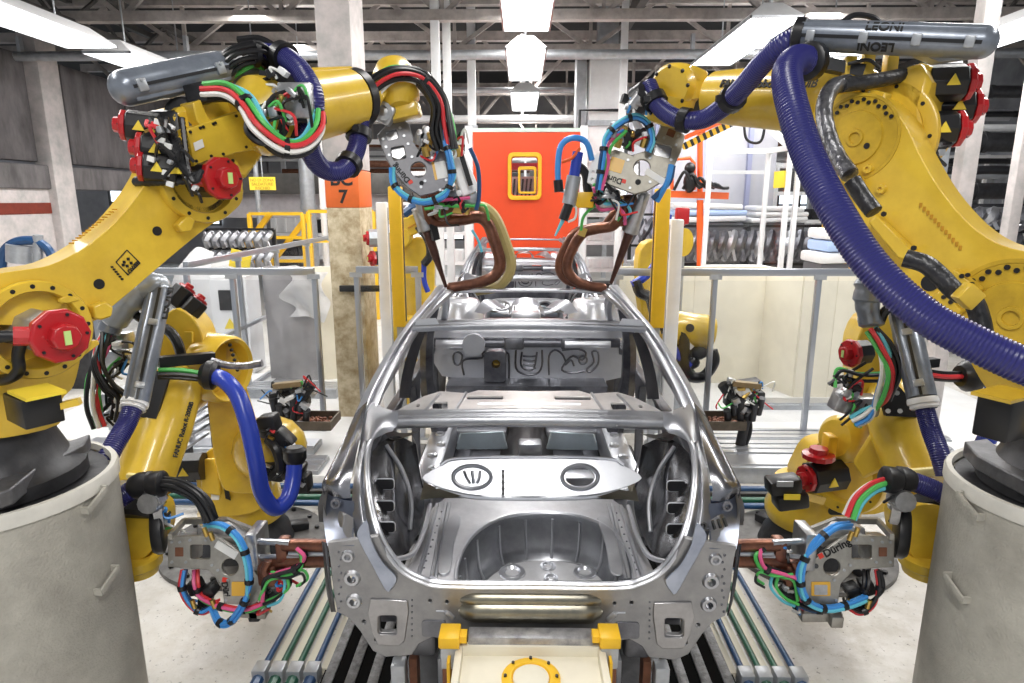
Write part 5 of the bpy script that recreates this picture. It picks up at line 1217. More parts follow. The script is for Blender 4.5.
        MB().px(o + n * .003, n, rrect(616.5, 165, 14, 14, 1, .3), -.006).build('amber_plate', AMB, sp, smooth=0)
        MB().px(o - n * .04, n, [(606, 155), (640, 160), (640, 190), (606, 182)], -.11).build('cylinder_block', ALU, t, bev=.01)
        b_ = PP(602, 177, o + n * .003, n); e_ = PP(622, 183, o + n * .003, n)
        during(sp, PP(611.5, 178.5, o + n * .003, n), b_ - e_, n.cross(b_ - e_), .05, n)
        MB().px(o + n * .003, n, rrect(623.5, 181, 5, 4, .3, .3), -.004).build('red_square', REDI, sp, smooth=0)
        MB().px(o + n * .003, n, rrect(656, 177, 24, 6.5, .3, .56), -.004).build('paper_label', PAPER, sp, smooth=0)
        MB().px(o + n * .004, n, rrect(671, 133, 8, 7, .5, .4), -.006).build('brown_plate', RUST, sp, smooth=0)
        d = MB().cyl(PP(638, 182, o, n), PP(638, 182, o + n * .006, n), .018, n=12); d.build('plate_knob', BLK, sp)
        bundle(t, [(598, 190, 4.05), (600, 175, 4.05), (603, 155, 4.05), (606, 138, 4.06), (618, 124, 4.08), (635, 117, 4.1), (648, 124, 4.1), (652, 140, 4.1), (648, 152, 4.1)], .011, [CB, CC, CB, TBLU], .013, seed=21, ties=(.15, .3, .45, .6, .8))
        bundle(t, [(600, 190, 4.06), (607, 165, 4.06), (610, 145, 4.08), (625, 130, 4.1)], .011, [CP, CG], .015, seed=22)
        bundle(t, [(672, 165, 4.1), (668, 182, 4.1), (655, 200, 4.15)], .018, [TBLU, CB], .02, seed=23)
        ft = MB()
        for a, b in ((615, 133), (625, 126), (620, 138), (646, 138)): ft.cyl(P(a, b, 4.12), P(a - 3, b + 9, 4.14), .024, n=8)
        ft.build('pipe_fittings', BRS, t)
        MB().box(P(624, 137, 4.18), (.1, .1, .1), Matrix.Rotation(.3, 3, 'Y'), bev=.01).build('valve', BLK, t)
        MB().tube(pts3([(627, 150, 4.18), (632, 138, 4.18), (642, 132, 4.2), (650, 136, 4.2)]), .03).build('black_conduit', BLK, t)
        MB().tube(pts3([(638, 145, 4.2), (640, 132, 4.2), (636, 120, 4.2)]), .025).build('grey_conduit', WHT, t)
        # arms
        for dy, off in ((0, 0), (.09, -7)):
            arm_tube(t, [(628, 200, 4.26 + dy), (620 + off, 216, 4.3 + dy), (612 + off, 226, 4.34 + dy), (596 + off, 229, 4.38 + dy), (582 + off, 234, 4.42 + dy), (571 + off, 252, 4.44 + dy), (567 + off, 268, 4.45 + dy), (575 + off, 280, 4.46 + dy), (590, 286, 4.47 + dy * .7), (606, 288, 4.48)], [.034, .036, .036, .036, .036, .036, .034, .02])
        D = P(611, 283, 4.44) - P(632, 226, 4.34)
        el = MB().lathe(P(632, 226, 4.34), D, [(0, .04), (.1, .03), (.24, .024), (D.length, .012)], 14).build('electrode', mat('dark_copper2', (.12, .06, .05), .4, .7, noise=.4), t)
        MB().lathe(P(632, 226, 4.34), D, [(-.22, .045), (-.05, .05), (0, .055), (.04, .06), (.05, .04)], 12).build('electrode_holder', ALU, el)
        MB().bar(P(646, 192, 4.26), P(634, 222, 4.34), .04, .06, bev=.01).build('electrode_cylinder', ALU, t)
        MB().bar(P(630, 196, 4.28), P(622, 225, 4.36), .09, .07, bev=.015).build('copper_terminal', COP, t)
        MB().bar(P(584, 228, 4.36), P(581, 236, 4.36), .02, .05).build('arm_pin', BRS, t)
        bundle(t, [(608, 200, 4.2), (596, 205, 4.22), (584, 216, 4.28), (581, 230, 4.34)], .01, [CG], 0, seed=24)
        bundle(t, [(596, 185, 4.15), (602, 205, 4.2), (618, 204, 4.22), (626, 212, 4.25), (622, 222, 4.28)], .011, [CG, CC, CP], .03, seed=25)
        MB().box(P(607, 199, 4.25), (.16, .1, .12), bev=.02).build('valve_cluster', ALU, t)
        # white bracket, black hose and air nozzle at the side
        MB().px(P(594, 172, 4.2), n, [(590, 165), (597, 152), (601, 155), (598, 172), (594, 186), (587, 182)], -.04, [circ(593, 172, 1.6, 8), circ(592, 179, 1.6, 8)]).build('side_bracket', WHT, t, bev=.004)
        MB().tube(pts3([(578, 166, 4.25), (586, 174, 4.25), (588, 190, 4.25), (594, 201, 4.25), (606, 203, 4.25)]), .03).build('black_hose', BLK, t)
        nz = thing('air_nozzle', P(572, 190, 4.2), 'slim blue-topped sensor probe hanging beside the weld gun in front of the red door', 'probe')
        MB().cyl(P(578, 152, 4.2), P(574, 176, 4.2), .034).build('blue_body', HOSEB, nz)
        MB().cyl(P(574, 176, 4.2), P(569, 204, 4.2), .045).build('clear_body', GALV, nz)
        MB().cyl(P(569, 204, 4.2), P(563, 220, 4.2), .032).build('black_nose', BLK, nz)
        MB().cyl(P(563, 220, 4.2), P(555, 236, 4.2), .014, .006).build('needle_tip', CC, nz)
        MB().tube(pts3([(592, 160, 4.22), (586, 142, 4.2), (572, 138, 4.18), (561, 146, 4.18), (558, 165, 4.18), (558, 182, 4.18)]), .019, n=10).build('blue_loop', CB, nz)
        MB().cyl(P(558, 180, 4.18), P(559, 192, 4.18), .03).build('loop_end', BLK, nz)
        MB().tube(pts3([(568, 222, 4.2), (575, 218, 4.2), (576, 208, 4.2), (570, 204, 4.2)]), .008).build('thin_loop', CW, nz)
        MB().tube(pts3([(562, 162, 4.18), (572, 158, 4.17), (580, 148, 4.18)]), .01).build('orange_wire', ORB, nz)
        MB().box(P(584, 200, 4.24), (.12, .08, .1), bev=.01).build('yellow_clamp', YEL2, nz)
        MB().cyl(P(558, 190, 4.18), P(570, 192, 4.2), .012, n=6).build('cross_pin', WHT, nz)
    clutter(t, [(424, 140, 4.16), (434, 150, 4.16), (452, 146, 4.16), (462, 200, 4.2), (442, 205, 4.2), (456, 140, 4.14)] if not right else [(615, 132, 4.12), (630, 138, 4.14), (645, 132, 4.12), (608, 196, 4.16), (600, 188, 4.12), (622, 205, 4.2)], 60 + right, 16, .055)
    return t
gun_upper(0); gun_upper(1)
# ---------------------------------------------------------------- upper robot by the pipe racks
RR = thing('welding_robot', dcr + V((0, 0, dz)), 'big yellow robot on the drum nearer the pipe racks, thick corrugated blue hose along it', 'robot')
n = unit(-.80, -.60, 0)
J2 = P(1012, 318, 2.42); ctr = dcr + V((0, 0, dz - .02))
MB().lathe(ctr, (0, 0, 1), [(0, .36), (.06, .36), (.1, .3), (.2, .26), (.26, .25)], 36).build('base_casting', DRK, RR)
bp = MB().poly([PZ(a, b, dz + .02) for a, b in ((962, 455), (985, 452), (1005, 468), (1040, 490), (1040, 505), (1005, 487), (975, 470))], (0, 0, 1), .07)
bp.build('base_foot', CAST, RR, bev=.008)
MB().px(J2 - n * .2, n, sm2([(960, 330), (985, 290), (1040, 280), (1100, 300), (1100, 440), (1030, 440), (1010, 415), (980, 380)], 4), -.34).build('turret', YEL, RR, bev=.015)
MB().box(P(1004, 414, 2.3), (.17, .12, .17), Matrix.Rotation(.5, 3, 'Z'), bev=.01).build('junction_box', BLK, RR)
MB().box(P(1005, 394, 2.28), (.2, .13, .012), Matrix.Rotation(.5, 3, 'Z')).build('yellow_lid', YEL, RR)
arm = sm2([(806, 130), (822, 104), (850, 92), (880, 98), (904, 122), (920, 155), (942, 192), (972, 226), (1002, 245), (1040, 254), (1100, 262), (1100, 372), (1040, 376), (985, 365), (938, 334), (888, 292), (850, 248), (822, 205), (806, 168)], 4)
la = MB().px(J2 - n * .0, n, arm, -.17).build('lower_arm', YEL, RR, bev=.045)
J3 = PP(856, 138, J2, n)
def disc(c, r, nm):
    d = MB().lathe(c - n * .002, n, [(0, r), (.006, r), (.006, r * .93), (.003, r * .92), (.003, r * .62), (.012, r * .60), (.012, r * .2), (.02, r * .19), (.02, r * .13), (.01, r * .12), (.01, 0)], 40).build(nm, mat(nm + '_paint', (.62, .40, .03), .4, noise=.3, scale=10), RR)
    h = MB(); u, v, _ = basis(n)
    for i in range(16):
        a = .5 + i * .16; q = c + (u * math.cos(a) + v * math.sin(a)) * r * (.8 if i % 2 else .86)
        h.cyl(q, q + n * .008, r * .045, n=10)
    h.cyl(c + (u * .3 - v * .2) * r, c + (u * .3 - v * .2) * r + n * .014, r * .07, n=10)
    h.build('bolt_holes', BLK, d)
disc(J3, .185, 'elbow_disc'); disc(J2, .225, 'shoulder_disc')
bo_ = MB()
for a, b in ((869, 169), (882, 189)):
    q = PP(a, b, J2, n); bo_.lathe(q, n, [(0, .022), (.02, .018), (.02, .009), (.012, .008)], 14)
bo_.build('arm_boss', YEL, la)
q = PP(930, 283, J2, n); MB().cyl(q - n * .01, q + n * .003, .034, n=18).build('arm_hole', BLK, la)
cv = MB().px(J2 + n * .0, n, [(872, 222), (880, 213), (918, 250), (914, 262), (902, 258)], .05).build('cable_cover', YEL, la, bev=.012)
bolts(cv, [(884, 214), (914, 248)], J2 + n * .051, n, .011)
for L, bl in (([(838, 172), (847, 162), (866, 180), (864, 192), (856, 190)], [(846, 169), (855, 178), (858, 183)]), ([(960, 268), (985, 288), (978, 300), (956, 280)], [(962, 276), (972, 284), (968, 275)]), ([(938, 295), (948, 288), (968, 310), (960, 316)], [(944, 297), (951, 302)])):
    b_ = MB().px(J2 + n * .0, n, L, .06).build('cable_bracket', YEL, la, bev=.006); bolts(b_, bl, J2 + n * .061, n, .009)
lg = MB()
for i in range(12): lg.box(PP(921 + i * 3.6, 205 + i * 3.9, J2 + n * .002, n), (.013, .004, .018))
lg.build('arm_lettering', mat('orange_ink2', (.55, .28, .02), .6), la)
# wrapped cables on the arm
def wrap(L, r, m): MB().tube(pts3(L), r, n=10, res=6).build('wrapped_cable', m, RR)
wrap([(848, 82, 2.95), (832, 88, 2.9), (824, 108, 2.82), (828, 135, 2.75), (838, 158, 2.68), (850, 175, 2.6)], .034, WRAP)
wrap([(914, 72, 3.0), (890, 78, 2.98), (866, 82, 2.95), (842, 85, 2.92)], .032, BWRAP)
wrap([(852, 180, 2.58), (862, 196, 2.55), (874, 212, 2.5)], .032, BWRAP)
wrap([(905, 258, 2.42), (925, 264, 2.38), (940, 276, 2.35), (956, 292, 2.32), (972, 300, 2.3), (980, 318, 2.28), (985, 345, 2.25)], .034, BWRAP)
MB().box(P(968, 296, 2.24), (.07, .05, .07), Matrix.Rotation(.7, 3, 'Y'), bev=.006).build('cable_clamp', YEL, RR)
# elbow and its motors
MB().px(J3 - n * .16, n, [(816, 84), (835, 70), (880, 74), (908, 66), (920, 62), (930, 82), (922, 110), (925, 140), (905, 168), (870, 150), (840, 120)], -.3).build('elbow_housing', YEL, RR, bev=.02)
MB().px(J3 - n * .1, n, [(872, 98), (876, 90), (893, 94), (890, 107), (885, 112)], .06).build('elbow_block', YEL, RR, bev=.008)
flange(RR, J3 - n * .19, n, .26, .2, .03, name='elbow_ring', holes=10)
MB().px(J3 - n * .2, n, [(904, 74), (920, 62), (930, 66), (920, 95), (914, 112), (918, 138), (908, 150), (900, 120)], -.1).build('motor_flange', YEL, RR, bev=.008)
md = unit(.97, -.2, .0)
for a, b, yy, L in ((925, 84, 3.0, .15), (930, 108, 3.08, .16), (916, 130, 2.98, .15)): motor(RR, P(a, b, yy), md, L, .078, .078, BLK, tri=True)
MB().box(P(928, 106, 3.2), (.2, .2, .36), bev=.03).build('motor_mount', BLK, RR)
wc = MB()
for i in range(7): wc.tube(pts3([(908, 146 + i, 2.9), (918 + i, 152 - i, 2.86), (930 + i, 148 + i % 3 * 3, 2.88), (944 + i, 138 + i, 2.92)]), .012, n=6, rib=.003, pitch=.02)
wc.build('motor_wiring', BLK, RR)
# forearm
F0, F1 = P(842, 100, 3.3), P(716, 97, 3.95); fd = (F1 - F0).normalized()
fa = MB().lathe(F0 - fd * .15, fd, [(0, .12), (.1, .17), (.35, .165), ((F1 - F0).length, .15), ((F1 - F0).length + .15, .14)], 32).build('forearm', YEL, RR)
sd = V((-fd.y, fd.x, 0)); sd = sd if sd.y < 0 else -sd
tc_ = P(779, 86, 3.42)
text('model_lettering', 'FANUC Robot R-2000iB', INK, fa, F0.lerp(F1, .42) + (sd * .93 + V((0, 0, .36))) * .164, fd * (1 if fd.x > 0 else -1), (sd * .93 + V((0, 0, .36))).cross(fd * (1 if fd.x > 0 else -1)), .058, .006)
MB().lathe(F1 + fd * .13, fd, [(0, .145), (.05, .15), (.07, .13)], 28).build('wrist_seal', BLK, RR)
W1 = P(694, 92, 4.08)
MB().tube([F1 + fd * .16, W1, P(682, 96, 4.12)], [.11, .12, .1], n=14).build('wrist_link', YEL, RR)
MB().box(P(694, 78, 4.05), (.12, .14, .1), Matrix.Rotation(.4, 3, 'Y'), bev=.02).build('wrist_block', YEL, RR)
Wb = P(682, 88, 4.14); wd = unit(-.6, -.75, -.1)
wr = MB().lathe(Wb - wd * .16, wd, [(0, .09), (.06, .125), (.2, .14), (.3, .135), (.33, .115), (.335, 0)], 26).build('wrist_unit', YEL, RR)
MB().tube(pts3([(672, 96, 4.1), (668, 112, 4.12), (664, 124, 4.14)]), [.15, .13, .1], n=14).build('wrist_flange', YEL, RR)
bb = MB()
for i in range(8):
    u, v, _ = basis(wd); a = i * .785; q = Wb + wd * .17 + (u * math.cos(a) + v * math.sin(a)) * .115; bb.ball(q, .012, n=6)
bb.build('bolt_heads', BLK, wr)
MB().box(P(660, 112, 4.16), (.14, .1, .12), bev=.02).build('red_guard', RED, RR)
pc = MB().lathe(P(645, 96, 4.02), unit(.5, -.5, .3), [(-.06, .08), (.02, .085), (.04, .06)], 16)
pc.bar(P(622, 98, 4.06), P(662, 112, 4.1), .05, .05); pc.build('clamp_bracket', BLK, RR)
MB().bar(P(632, 98, 4.0), P(655, 104, 4.05), .1, .09, bev=.015).cyl(P(632, 106, 4.0), P(640, 96, 3.98), .035).build('pipe_clamp', ALU, RR)
# dress pack tube
s, vw, t_ = capsule(RR, P(982, 42, 2.75), P(802, 35, 3.1), .064, round0=True, clips=(.06, .33, .62, .93), name='cable_tube_shell')
e0, e1 = P(982, 42, 2.75), P(802, 35, 3.1); d = (e1 - e0).normalized()
text('shell_lettering', 'LEONI', INK, s, e0.lerp(e1, .52) + (vw * .78 + vw.cross(-d) * .62).normalized() * .0655, -d, (vw * .78 + vw.cross(-d) * .62).normalized().cross(-d), .05, .005)
text('shell_lettering', 'LEONI', INK, s, e0.lerp(e1, .54) + (vw * .88 - vw.cross(-d) * .48).normalized() * .0655, d, (vw * .88 - vw.cross(-d) * .48).normalized().cross(d), .05, .005)
MB().lathe(e1 - d * .01, d, [(0, .066), (.0, .072), (.04, .072), (.05, .05)], 24).build('shell_collar', BLK, RR)
MB().px(P(940, 56, 2.85), unit(0, -1, 0), [(915, 52), (960, 56), (985, 56), (940, 62)], -.06).build('shell_foot', GALV, RR)
MB().bar(P(812, 62, 3.1), P(862, 72, 3.05), .08, .05).build('tray_bar', BLK, RR)
for a, b in ((848, 74), (866, 70), (890, 66)): MB().box(P(a, b, 3.05), (.05, .05, .14), bev=.006).build('tray_bracket', YEL, RR)
MB().tube(pts3([(848, 64, 3.0), (868, 60, 2.98), (880, 68, 2.98)]), .008).build('thin_cable', BLK, RR)
MB().tube(pts3([(842, 22, 3.0), (855, 15, 3.0), (872, 17, 3.0), (882, 24, 3.0)]), .012).build('thin_cable', BLK, RR)
hose(RR, [(800, 37, 3.12), (782, 46, 3.15), (762, 64, 3.25), (742, 88, 3.4), (722, 108, 3.6), (700, 120, 3.75), (676, 118, 3.85), (658, 105, 3.95), (648, 84, 4.02)], .052, clamps=(.45, .72, .93), cr=1.35)
hose(RR, [(812, 62, 3.02), (796, 60, 2.95), (787, 74, 2.85), (792, 105, 2.72), (808, 155, 2.58), (834, 208, 2.42), (872, 266, 2.28), (920, 312, 2.16), (968, 340, 2.08), (1030, 368, 2.0), (1090, 385, 1.98)], .062)
MB().lathe(P(812, 62, 3.02), P(796, 60, 2.95) - P(812, 62, 3.02), [(-.02, .07), (.0, .082), (.04, .082), (.05, .068)], 20).build('hose_collar', BLK, RR)

clutter(RR, [(640, 96, 4.0), (652, 104, 4.0), (632, 102, 4.0)], 6, 5, .05)
clutter(RR, [(910, 150, 2.9), (925, 152, 2.88), (938, 146, 2.9)], 7, 6, .035)
# ---------------------------------------------------------------- lower robots that weld the car flanks
def base_plate(t, c):
    MB().lathe(c, (0, 0, 1), [(0, .60), (.035, .60), (.04, .58), (.04, 0)], 44).build('floor_plate', mat('plate_grey', (.20, .195, .19), .5, .5, noise=.5, scale=9), t)
    b = MB()
    for i in range(16):
        a = i * .3927; q = c + V((math.cos(a) * .53, math.sin(a) * .53, .04)); b.cyl(q, q + V((0, 0, .02)), .018, n=6)
    b.build('plate_bolts', BLK, t)
    MB().lathe(c + V((0, 0, .04)), (0, 0, 1), [(0, .36), (.1, .33), (.16, .27), (.24, .26)], 32).build('base_casting', DRK, t)
    for i in range(4):
        a = .5 + i * 1.5708; MB().bar(c + V((math.cos(a) * .3, math.sin(a) * .3, .08)), c + V((math.cos(a) * .47, math.sin(a) * .47, .06)), .1, .07, bev=.01).build('base_foot', DRK, t)
def clutter2(): pass
# --- column side
L = thing('flank_robot', V((-2.12, 4.45, 0)), 'low yellow robot below the lettered column, smooth bright blue hose loop hanging in front', 'robot')
c = V((-2.12, 4.45, 0)); base_plate(L, c)
MB().lathe(c + V((0, 0, .26)), (0, 0, 1), [(0, .30), (.06, .31), (.12, .29), (.34, .27), (.40, .2)], 32).build('turntable', YEL, L)
tn = unit(.15, -.97, .15)
tu = MB().px(P(222, 490, 4.15), tn, sm2([(196, 470), (204, 455), (216, 448), (236, 462), (262, 470), (267, 500), (250, 514), (216, 516), (200, 505)], 3), -.4); tu.build('turret', YEL, L, bev=.02)
MB().px(P(216, 495, 4.13), tn, rrect(215, 496, 8, 8, 1), -.03).build('turret_window', PAPER, L, smooth=0)
MB().px(P(216, 495, 4.13), tn, [(221, 468), (225, 470), (231, 500), (226, 498)], .012).build('turret_slot', BLK, L, smooth=0)
MB().px(P(216, 495, 4.12), tn, [(200, 459), (215, 457), (220, 472), (222, 495), (203, 492)], .03).build('turret_cheek', YEL, L, bev=.01)
an = unit(.45, -.87, .1)
A0 = P(238, 440, 4.0)
la = MB().px(A0, an, sm2([(200, 345), (222, 340), (238, 358), (246, 385), (258, 425), (270, 470), (270, 492), (250, 494), (232, 492), (222, 486), (214, 455), (209, 415), (205, 375)], 3), -.16).build('lower_arm', YEL, L, bev=.02)
MB().lathe(P(206, 366, 3.95), unit(.95, -.28, -.05), [(0, .2), (.02, .22), (.18, .215), (.2, .2), (.18, .18), (.06, .17), (.06, .06), (.12, .05), (.12, 0)], 32).build('elbow_disc', YEL, L)
sl = MB()
for i in range(6):
    a = i * .35; sl.ball(P(230 + i * 1.5, 345 + i * 5, 3.93), .012, n=6)
sl.build('bolt_heads', BLK, L)
MB().lathe(P(203, 366, 3.95), unit(.95, -.28, -.05), [(-.05, .19), (0, .19)], 28).build('elbow_seal', BLK, L)
MB().px(P(180, 345, 3.8), unit(.2, -.97, .1), sm2([(158, 345), (164, 318), (178, 308), (196, 322), (204, 345), (204, 385), (196, 410), (182, 418), (162, 392)], 3), -.32).build('elbow_housing', YEL, L, bev=.02)
MB().px(P(180, 345, 3.78), unit(.2, -.97, .1), rrect(189, 337, 9, 11, 1), .03).build('elbow_lug', YEL, L, bev=.006)
for a, b in ((172, 306), (184, 317)): motor(L, P(a, b, 3.9), unit(.5, .5, .7), .13, .075, .055, BLK)
MB().tube(pts3([(165, 328, 3.7), (172, 334, 3.68), (178, 344, 3.68), (182, 358, 3.7)]), .03, n=8).build('wrapped_cable', BWRAP, L)
F0, F1 = P(174, 388, 3.7), P(141, 492, 3.25); fd = (F1 - F0).normalized()
fa = MB().lathe(F0 - fd * .12, fd, [(0, .1), (.1, .16), ((F1 - F0).length * .6, .165), ((F1 - F0).length, .15), ((F1 - F0).length + .1, .145)], 32).build('forearm', YEL, L)
sd = (CO - F0); sd = (sd - fd * sd.dot(fd)).normalized(); tt = fd.cross(sd)
text('model_lettering', 'FANUC Robot R-2000iB', INK, fa, F0.lerp(F1, .45) + (sd * .75 + tt * (.66 if tt.x > 0 else -.66)) * .17, -fd, tt if tt.x < 0 else -tt, .034, .004)
MB().box(F1 - fd * .03 + sd * .15, (.2, .03, .05), Matrix.Rotation(.1, 3, 'Y'), bev=.01).build('forearm_pad', mat('pale_yellow', (.85, .72, .30), .4), L)
pq = MB()
for k in (-.06, 0, .06): pq.cyl(F1 - fd * .03 + sd * .16 + V((k, 0, 0)), F1 - fd * .03 + sd * .175 + V((k, 0, 0)), .008, n=8)
pq.build('pad_bolts', BLK, L)
MB().lathe(F1 + fd * .08, fd, [(0, .15), (.06, .155), (.08, .13)], 28).build('wrist_seal', BLK, L)
MB().px(P(140, 525, 3.1), unit(.1, -.98, .15), sm2([(120, 510), (140, 504), (156, 512), (158, 535), (150, 552), (140, 560), (124, 562), (118, 540)], 3), -.22).build('wrist_unit', YEL, L, bev=.02)
MB().lathe(P(138, 556, 3.1), (0, 0, -1), [(0, .12), (.05, .115), (.06, .1), (.1, .09)], 24).build('wrist_cap', YEL, L)
MB().lathe(P(152, 531, 3.0), unit(.9, .42, 0), [(0, .11), (.02, .125), (.05, .125), (.06, .10)], 28).build('wrist_flange', BLK, L)
# dress pack of the column side robot
s, vw, t_ = capsule(L, P(159, 292, 3.6), P(136, 402, 3.25), .066, round0=True, clips=(.32, .88))
text('shell_lettering', 'LEONI', INK, s, P(159, 292, 3.6).lerp(P(136, 402, 3.25), .12) + (vw * .74 + t_ * (.68 if t_.x > 0 else -.68)).normalized() * .0675, (P(159, 292, 3.6) - P(136, 402, 3.25)), V((-1, 0, .0)), .07, .004)
MB().tube(pts3([(157, 300, 3.62), (152, 288, 3.6), (140, 288, 3.58), (126, 302, 3.56), (112, 322, 3.56)]), [.075, .085, .09, .08, .06], n=18, res=8).ball(P(156, 288, 3.62), .085).build('hood_shell', mat('pale_shell', (.33, .36, .40), .32, .35, noise=.15, scale=10), L)
MB().lathe(P(111, 326, 3.62), P(107, 336, 3.6) - P(111, 326, 3.62), [(-.03, .055), (0, .062), (.04, .06), (.05, .045)], 18).build('hood_outlet', LEO, L)
MB().tube(pts3([(112, 334, 3.62), (120, 318, 3.62), (132, 313, 3.6), (142, 318, 3.58)]), .03, n=8).build('hood_rim', BLK, L)
MB().lathe(P(136, 400, 3.26), P(132, 410, 3.22) - P(136, 400, 3.26), [(0, .066), (.015, .07), (.03, .07), (.035, .06), (.05, .066), (.06, .055)], 22, cap=False).build('shell_collar', WHT, L)
bundle(L, [(108, 334, 3.6), (100, 352, 3.55), (94, 375, 3.5), (93, 405, 3.45), (99, 428, 3.42)], .012, [CC, CR, CW, BLK, CG, CP], .03, seed=31, name='cable')
bundle(L, [(108, 334, 3.58), (98, 362, 3.5), (108, 385, 3.48), (120, 398, 3.5), (118, 420, 3.5)], .011, [BLK] * 5, .03, seed=32)
bundle(L, [(124, 360, 3.6), (112, 372, 3.55), (100, 388, 3.5), (102, 410, 3.5)], .008, [BLK, CG, BLK], .03, seed=33)
for a, b in ((122, 340), (118, 358), (114, 400), (112, 418)): MB().box(P(a, b, 3.7), (.12, .08, .1), bev=.01).build('valve_block', ALU, L)
hose(L, [(133, 408, 3.22), (126, 425, 3.15), (116, 442, 3.05), (108, 458, 2.98), (104, 475, 2.95)], .05)
pl = MB().bar(P(161, 372, 3.55), P(146, 418, 3.4), .12, .02, up=(0, -1, .2)); pl.build('mount_plate', BLK, L)
MB().bar(P(158, 362, 3.5), P(214, 357, 3.7), .06, .06).build('tray_bar', BLK, L)
bundle(L, [(158, 374, 3.45), (180, 374, 3.5), (206, 377, 3.55)], .013, [CR, CG, BLK, BLK, CW], .022, seed=34)
MB().lathe(P(207, 375, 3.55), unit(1, .1, -.1), [(-.03, .06), (0, .085), (.04, .085), (.06, .06)], 18).build('hose_collar', BLK, L)
MB().tube(pts3([(212, 361, 3.62), (226, 365, 3.6), (244, 366, 3.6), (262, 363, 3.6)]), .022, n=8).build('wrapped_cable', WRAP, L)
hose(L, [(211, 376, 3.56), (224, 380, 3.5), (238, 396, 3.45), (248, 425, 3.4), (256, 462, 3.38), (262, 492, 3.4), (274, 508, 3.45), (287, 500, 3.52), (293, 480, 3.6), (295, 458, 3.65)], .048, HOSEB, rib=False)
MB().lathe(P(295, 458, 3.65), (0, .1, 1), [(-.03, .055), (0, .07), (.05, .07), (.07, .05)], 18).build('hose_collar', BLK, L)
for a, b in ((270, 425), (282, 440), (294, 470), (300, 482), (275, 470)): MB().box(P(a, b, 3.8), (.12, .12, .14), Matrix.Rotation(a, 3, 'Y'), bev=.02).build('side_valve', BLK, L)
MB().ball(P(270, 448, 4.0), .24, (1, 1, .9)).build('side_counterweight', YEL, L)
MB().tube(pts3([(268, 440, 3.75), (276, 450, 3.7), (280, 468, 3.7), (272, 476, 3.7)]), .03, n=8).build('black_conduit', BLK, L)
motor(L, P(204, 466, 4.1), unit(-1, -.1, .0), .18, .1, .08, BLK, tri=True)
hose(L, [(100, 515, 2.95), (112, 505, 2.95), (126, 494, 2.98), (138, 486, 3.0)], .05)
MB().lathe(P(140, 486, 3.0), unit(1, 0, .15), [(-.04, .055), (0, .07), (.06, .07), (.08, .05)], 18).build('hose_collar', BLK, L)
MB().lathe(P(155, 484, 2.98), unit(1, 0, .1), [(-.03, .052), (0, .066), (.04, .066), (.05, .052)], 18).build('hose_collar', BLK, L)
bundle(L, [(158, 484, 2.98), (178, 486, 2.96), (196, 496, 2.94), (206, 508, 2.92), (210, 520, 2.92)], .012, [BLK] * 6 + [CW, CR], .026, seed=35)
MB().lathe(P(151, 502, 2.95), unit(.1, -1, .2), [(-.06, .05), (0, .06), (.04, .05), (.04, .02)], 12).bar(P(156, 500, 2.95), P(160, 528, 2.98), .04, .04).bar(P(144, 505, 2.96), P(162, 496, 2.96), .06, .06).build('clamp_block', ALU, L)
clutter(L, [(118, 340, 3.6), (124, 360, 3.6), (116, 395, 3.55), (110, 415, 3.5), (120, 410, 3.5)], 80, 12, .05)
clutter(L, [(270, 430, 3.75), (282, 444, 3.75), (296, 478, 3.75), (272, 470, 3.7)], 81, 8, .05)
clutter(L, [(150, 500, 2.96), (160, 508, 3.0), (166, 518, 3.05)], 82, 8, .035)
# --- cream board side
R_ = thing('flank_robot', V((2.18, 4.45, 0)), 'low yellow robot in front of the cream boards, red-capped black motor at its foot', 'robot')
c = V((2.18, 4.45, 0)); base_plate(R_, c)
MB().lathe(c + V((0, 0, .26)), (0, 0, 1), [(0, .31), (.05, .33), (.1, .33), (.16, .30), (.3, .28)], 32).build('turntable', YEL, R_)
tn = unit(-.1, -.98, .15)
MB().px(P(850, 480, 4.1), tn, sm2([(806, 486), (812, 468), (822, 452), (838, 446), (862, 450), (878, 462), (890, 490), (884, 512), (850, 514), (820, 506)], 3), -.42).build('turret', YEL, R_, bev=.02)
MB().px(P(850, 480, 4.08), tn, rrect(838, 511, 20, 7, 3), .01).build('turret_slot', BLK, R_, smooth=0)
flange(R_, P(848, 474, 4.02), unit(-.75, -.6, .1), .26, .18, .07, name='shoulder_ring', holes=12)
MB().lathe(P(868, 440, 4.15), P(832, 438, 4.0) - P(868, 440, 4.15), [(0, .15), (.2, .15), (.22, .16), (.3, .155), (.34, .12)], 28).build('balancer', YEL, R_)
MB().box(P(829, 446, 3.95), (.06, .1, .16), bev=.01).build('balancer_bracket', YEL2, R_)
MB().box(P(876, 466, 3.9), (.14, .1, .1), bev=.015).build('shoulder_lug', YEL, R_)
m_ = motor(R_, P(840, 474, 3.95), unit(-1, -.25, -.02), .24, .105, .09, BLK, tri=True)
MB().lathe(P(818, 458, 3.9), (0, 0, 1), [(0, .1), (.03, .1), (.04, .06), (.07, .055), (.07, 0)], 12).build('top_red_cap', RED, R_, smooth=20)
q = PP(843, 431, P(850, 430, 3.95), tn)
for a, b in ((783, 484), (790, 499)):
    bx = MB().box(P(a, b, 3.8), (.20, .14, .1), Matrix.Rotation(-.15, 3, 'Y'), bev=.02).build('sensor_box', BLK, R_)
    MB().box(P(a + 2, b - 2 if b > 490 else b, 3.72), (.1, .01, .035)).build('sensor_face', YLAB if b > 490 else GALV, bx)
MB().bar(P(792, 492, 3.85), P(822, 500, 3.95), .05, .05).build('sensor_bracket', YEL, R_)
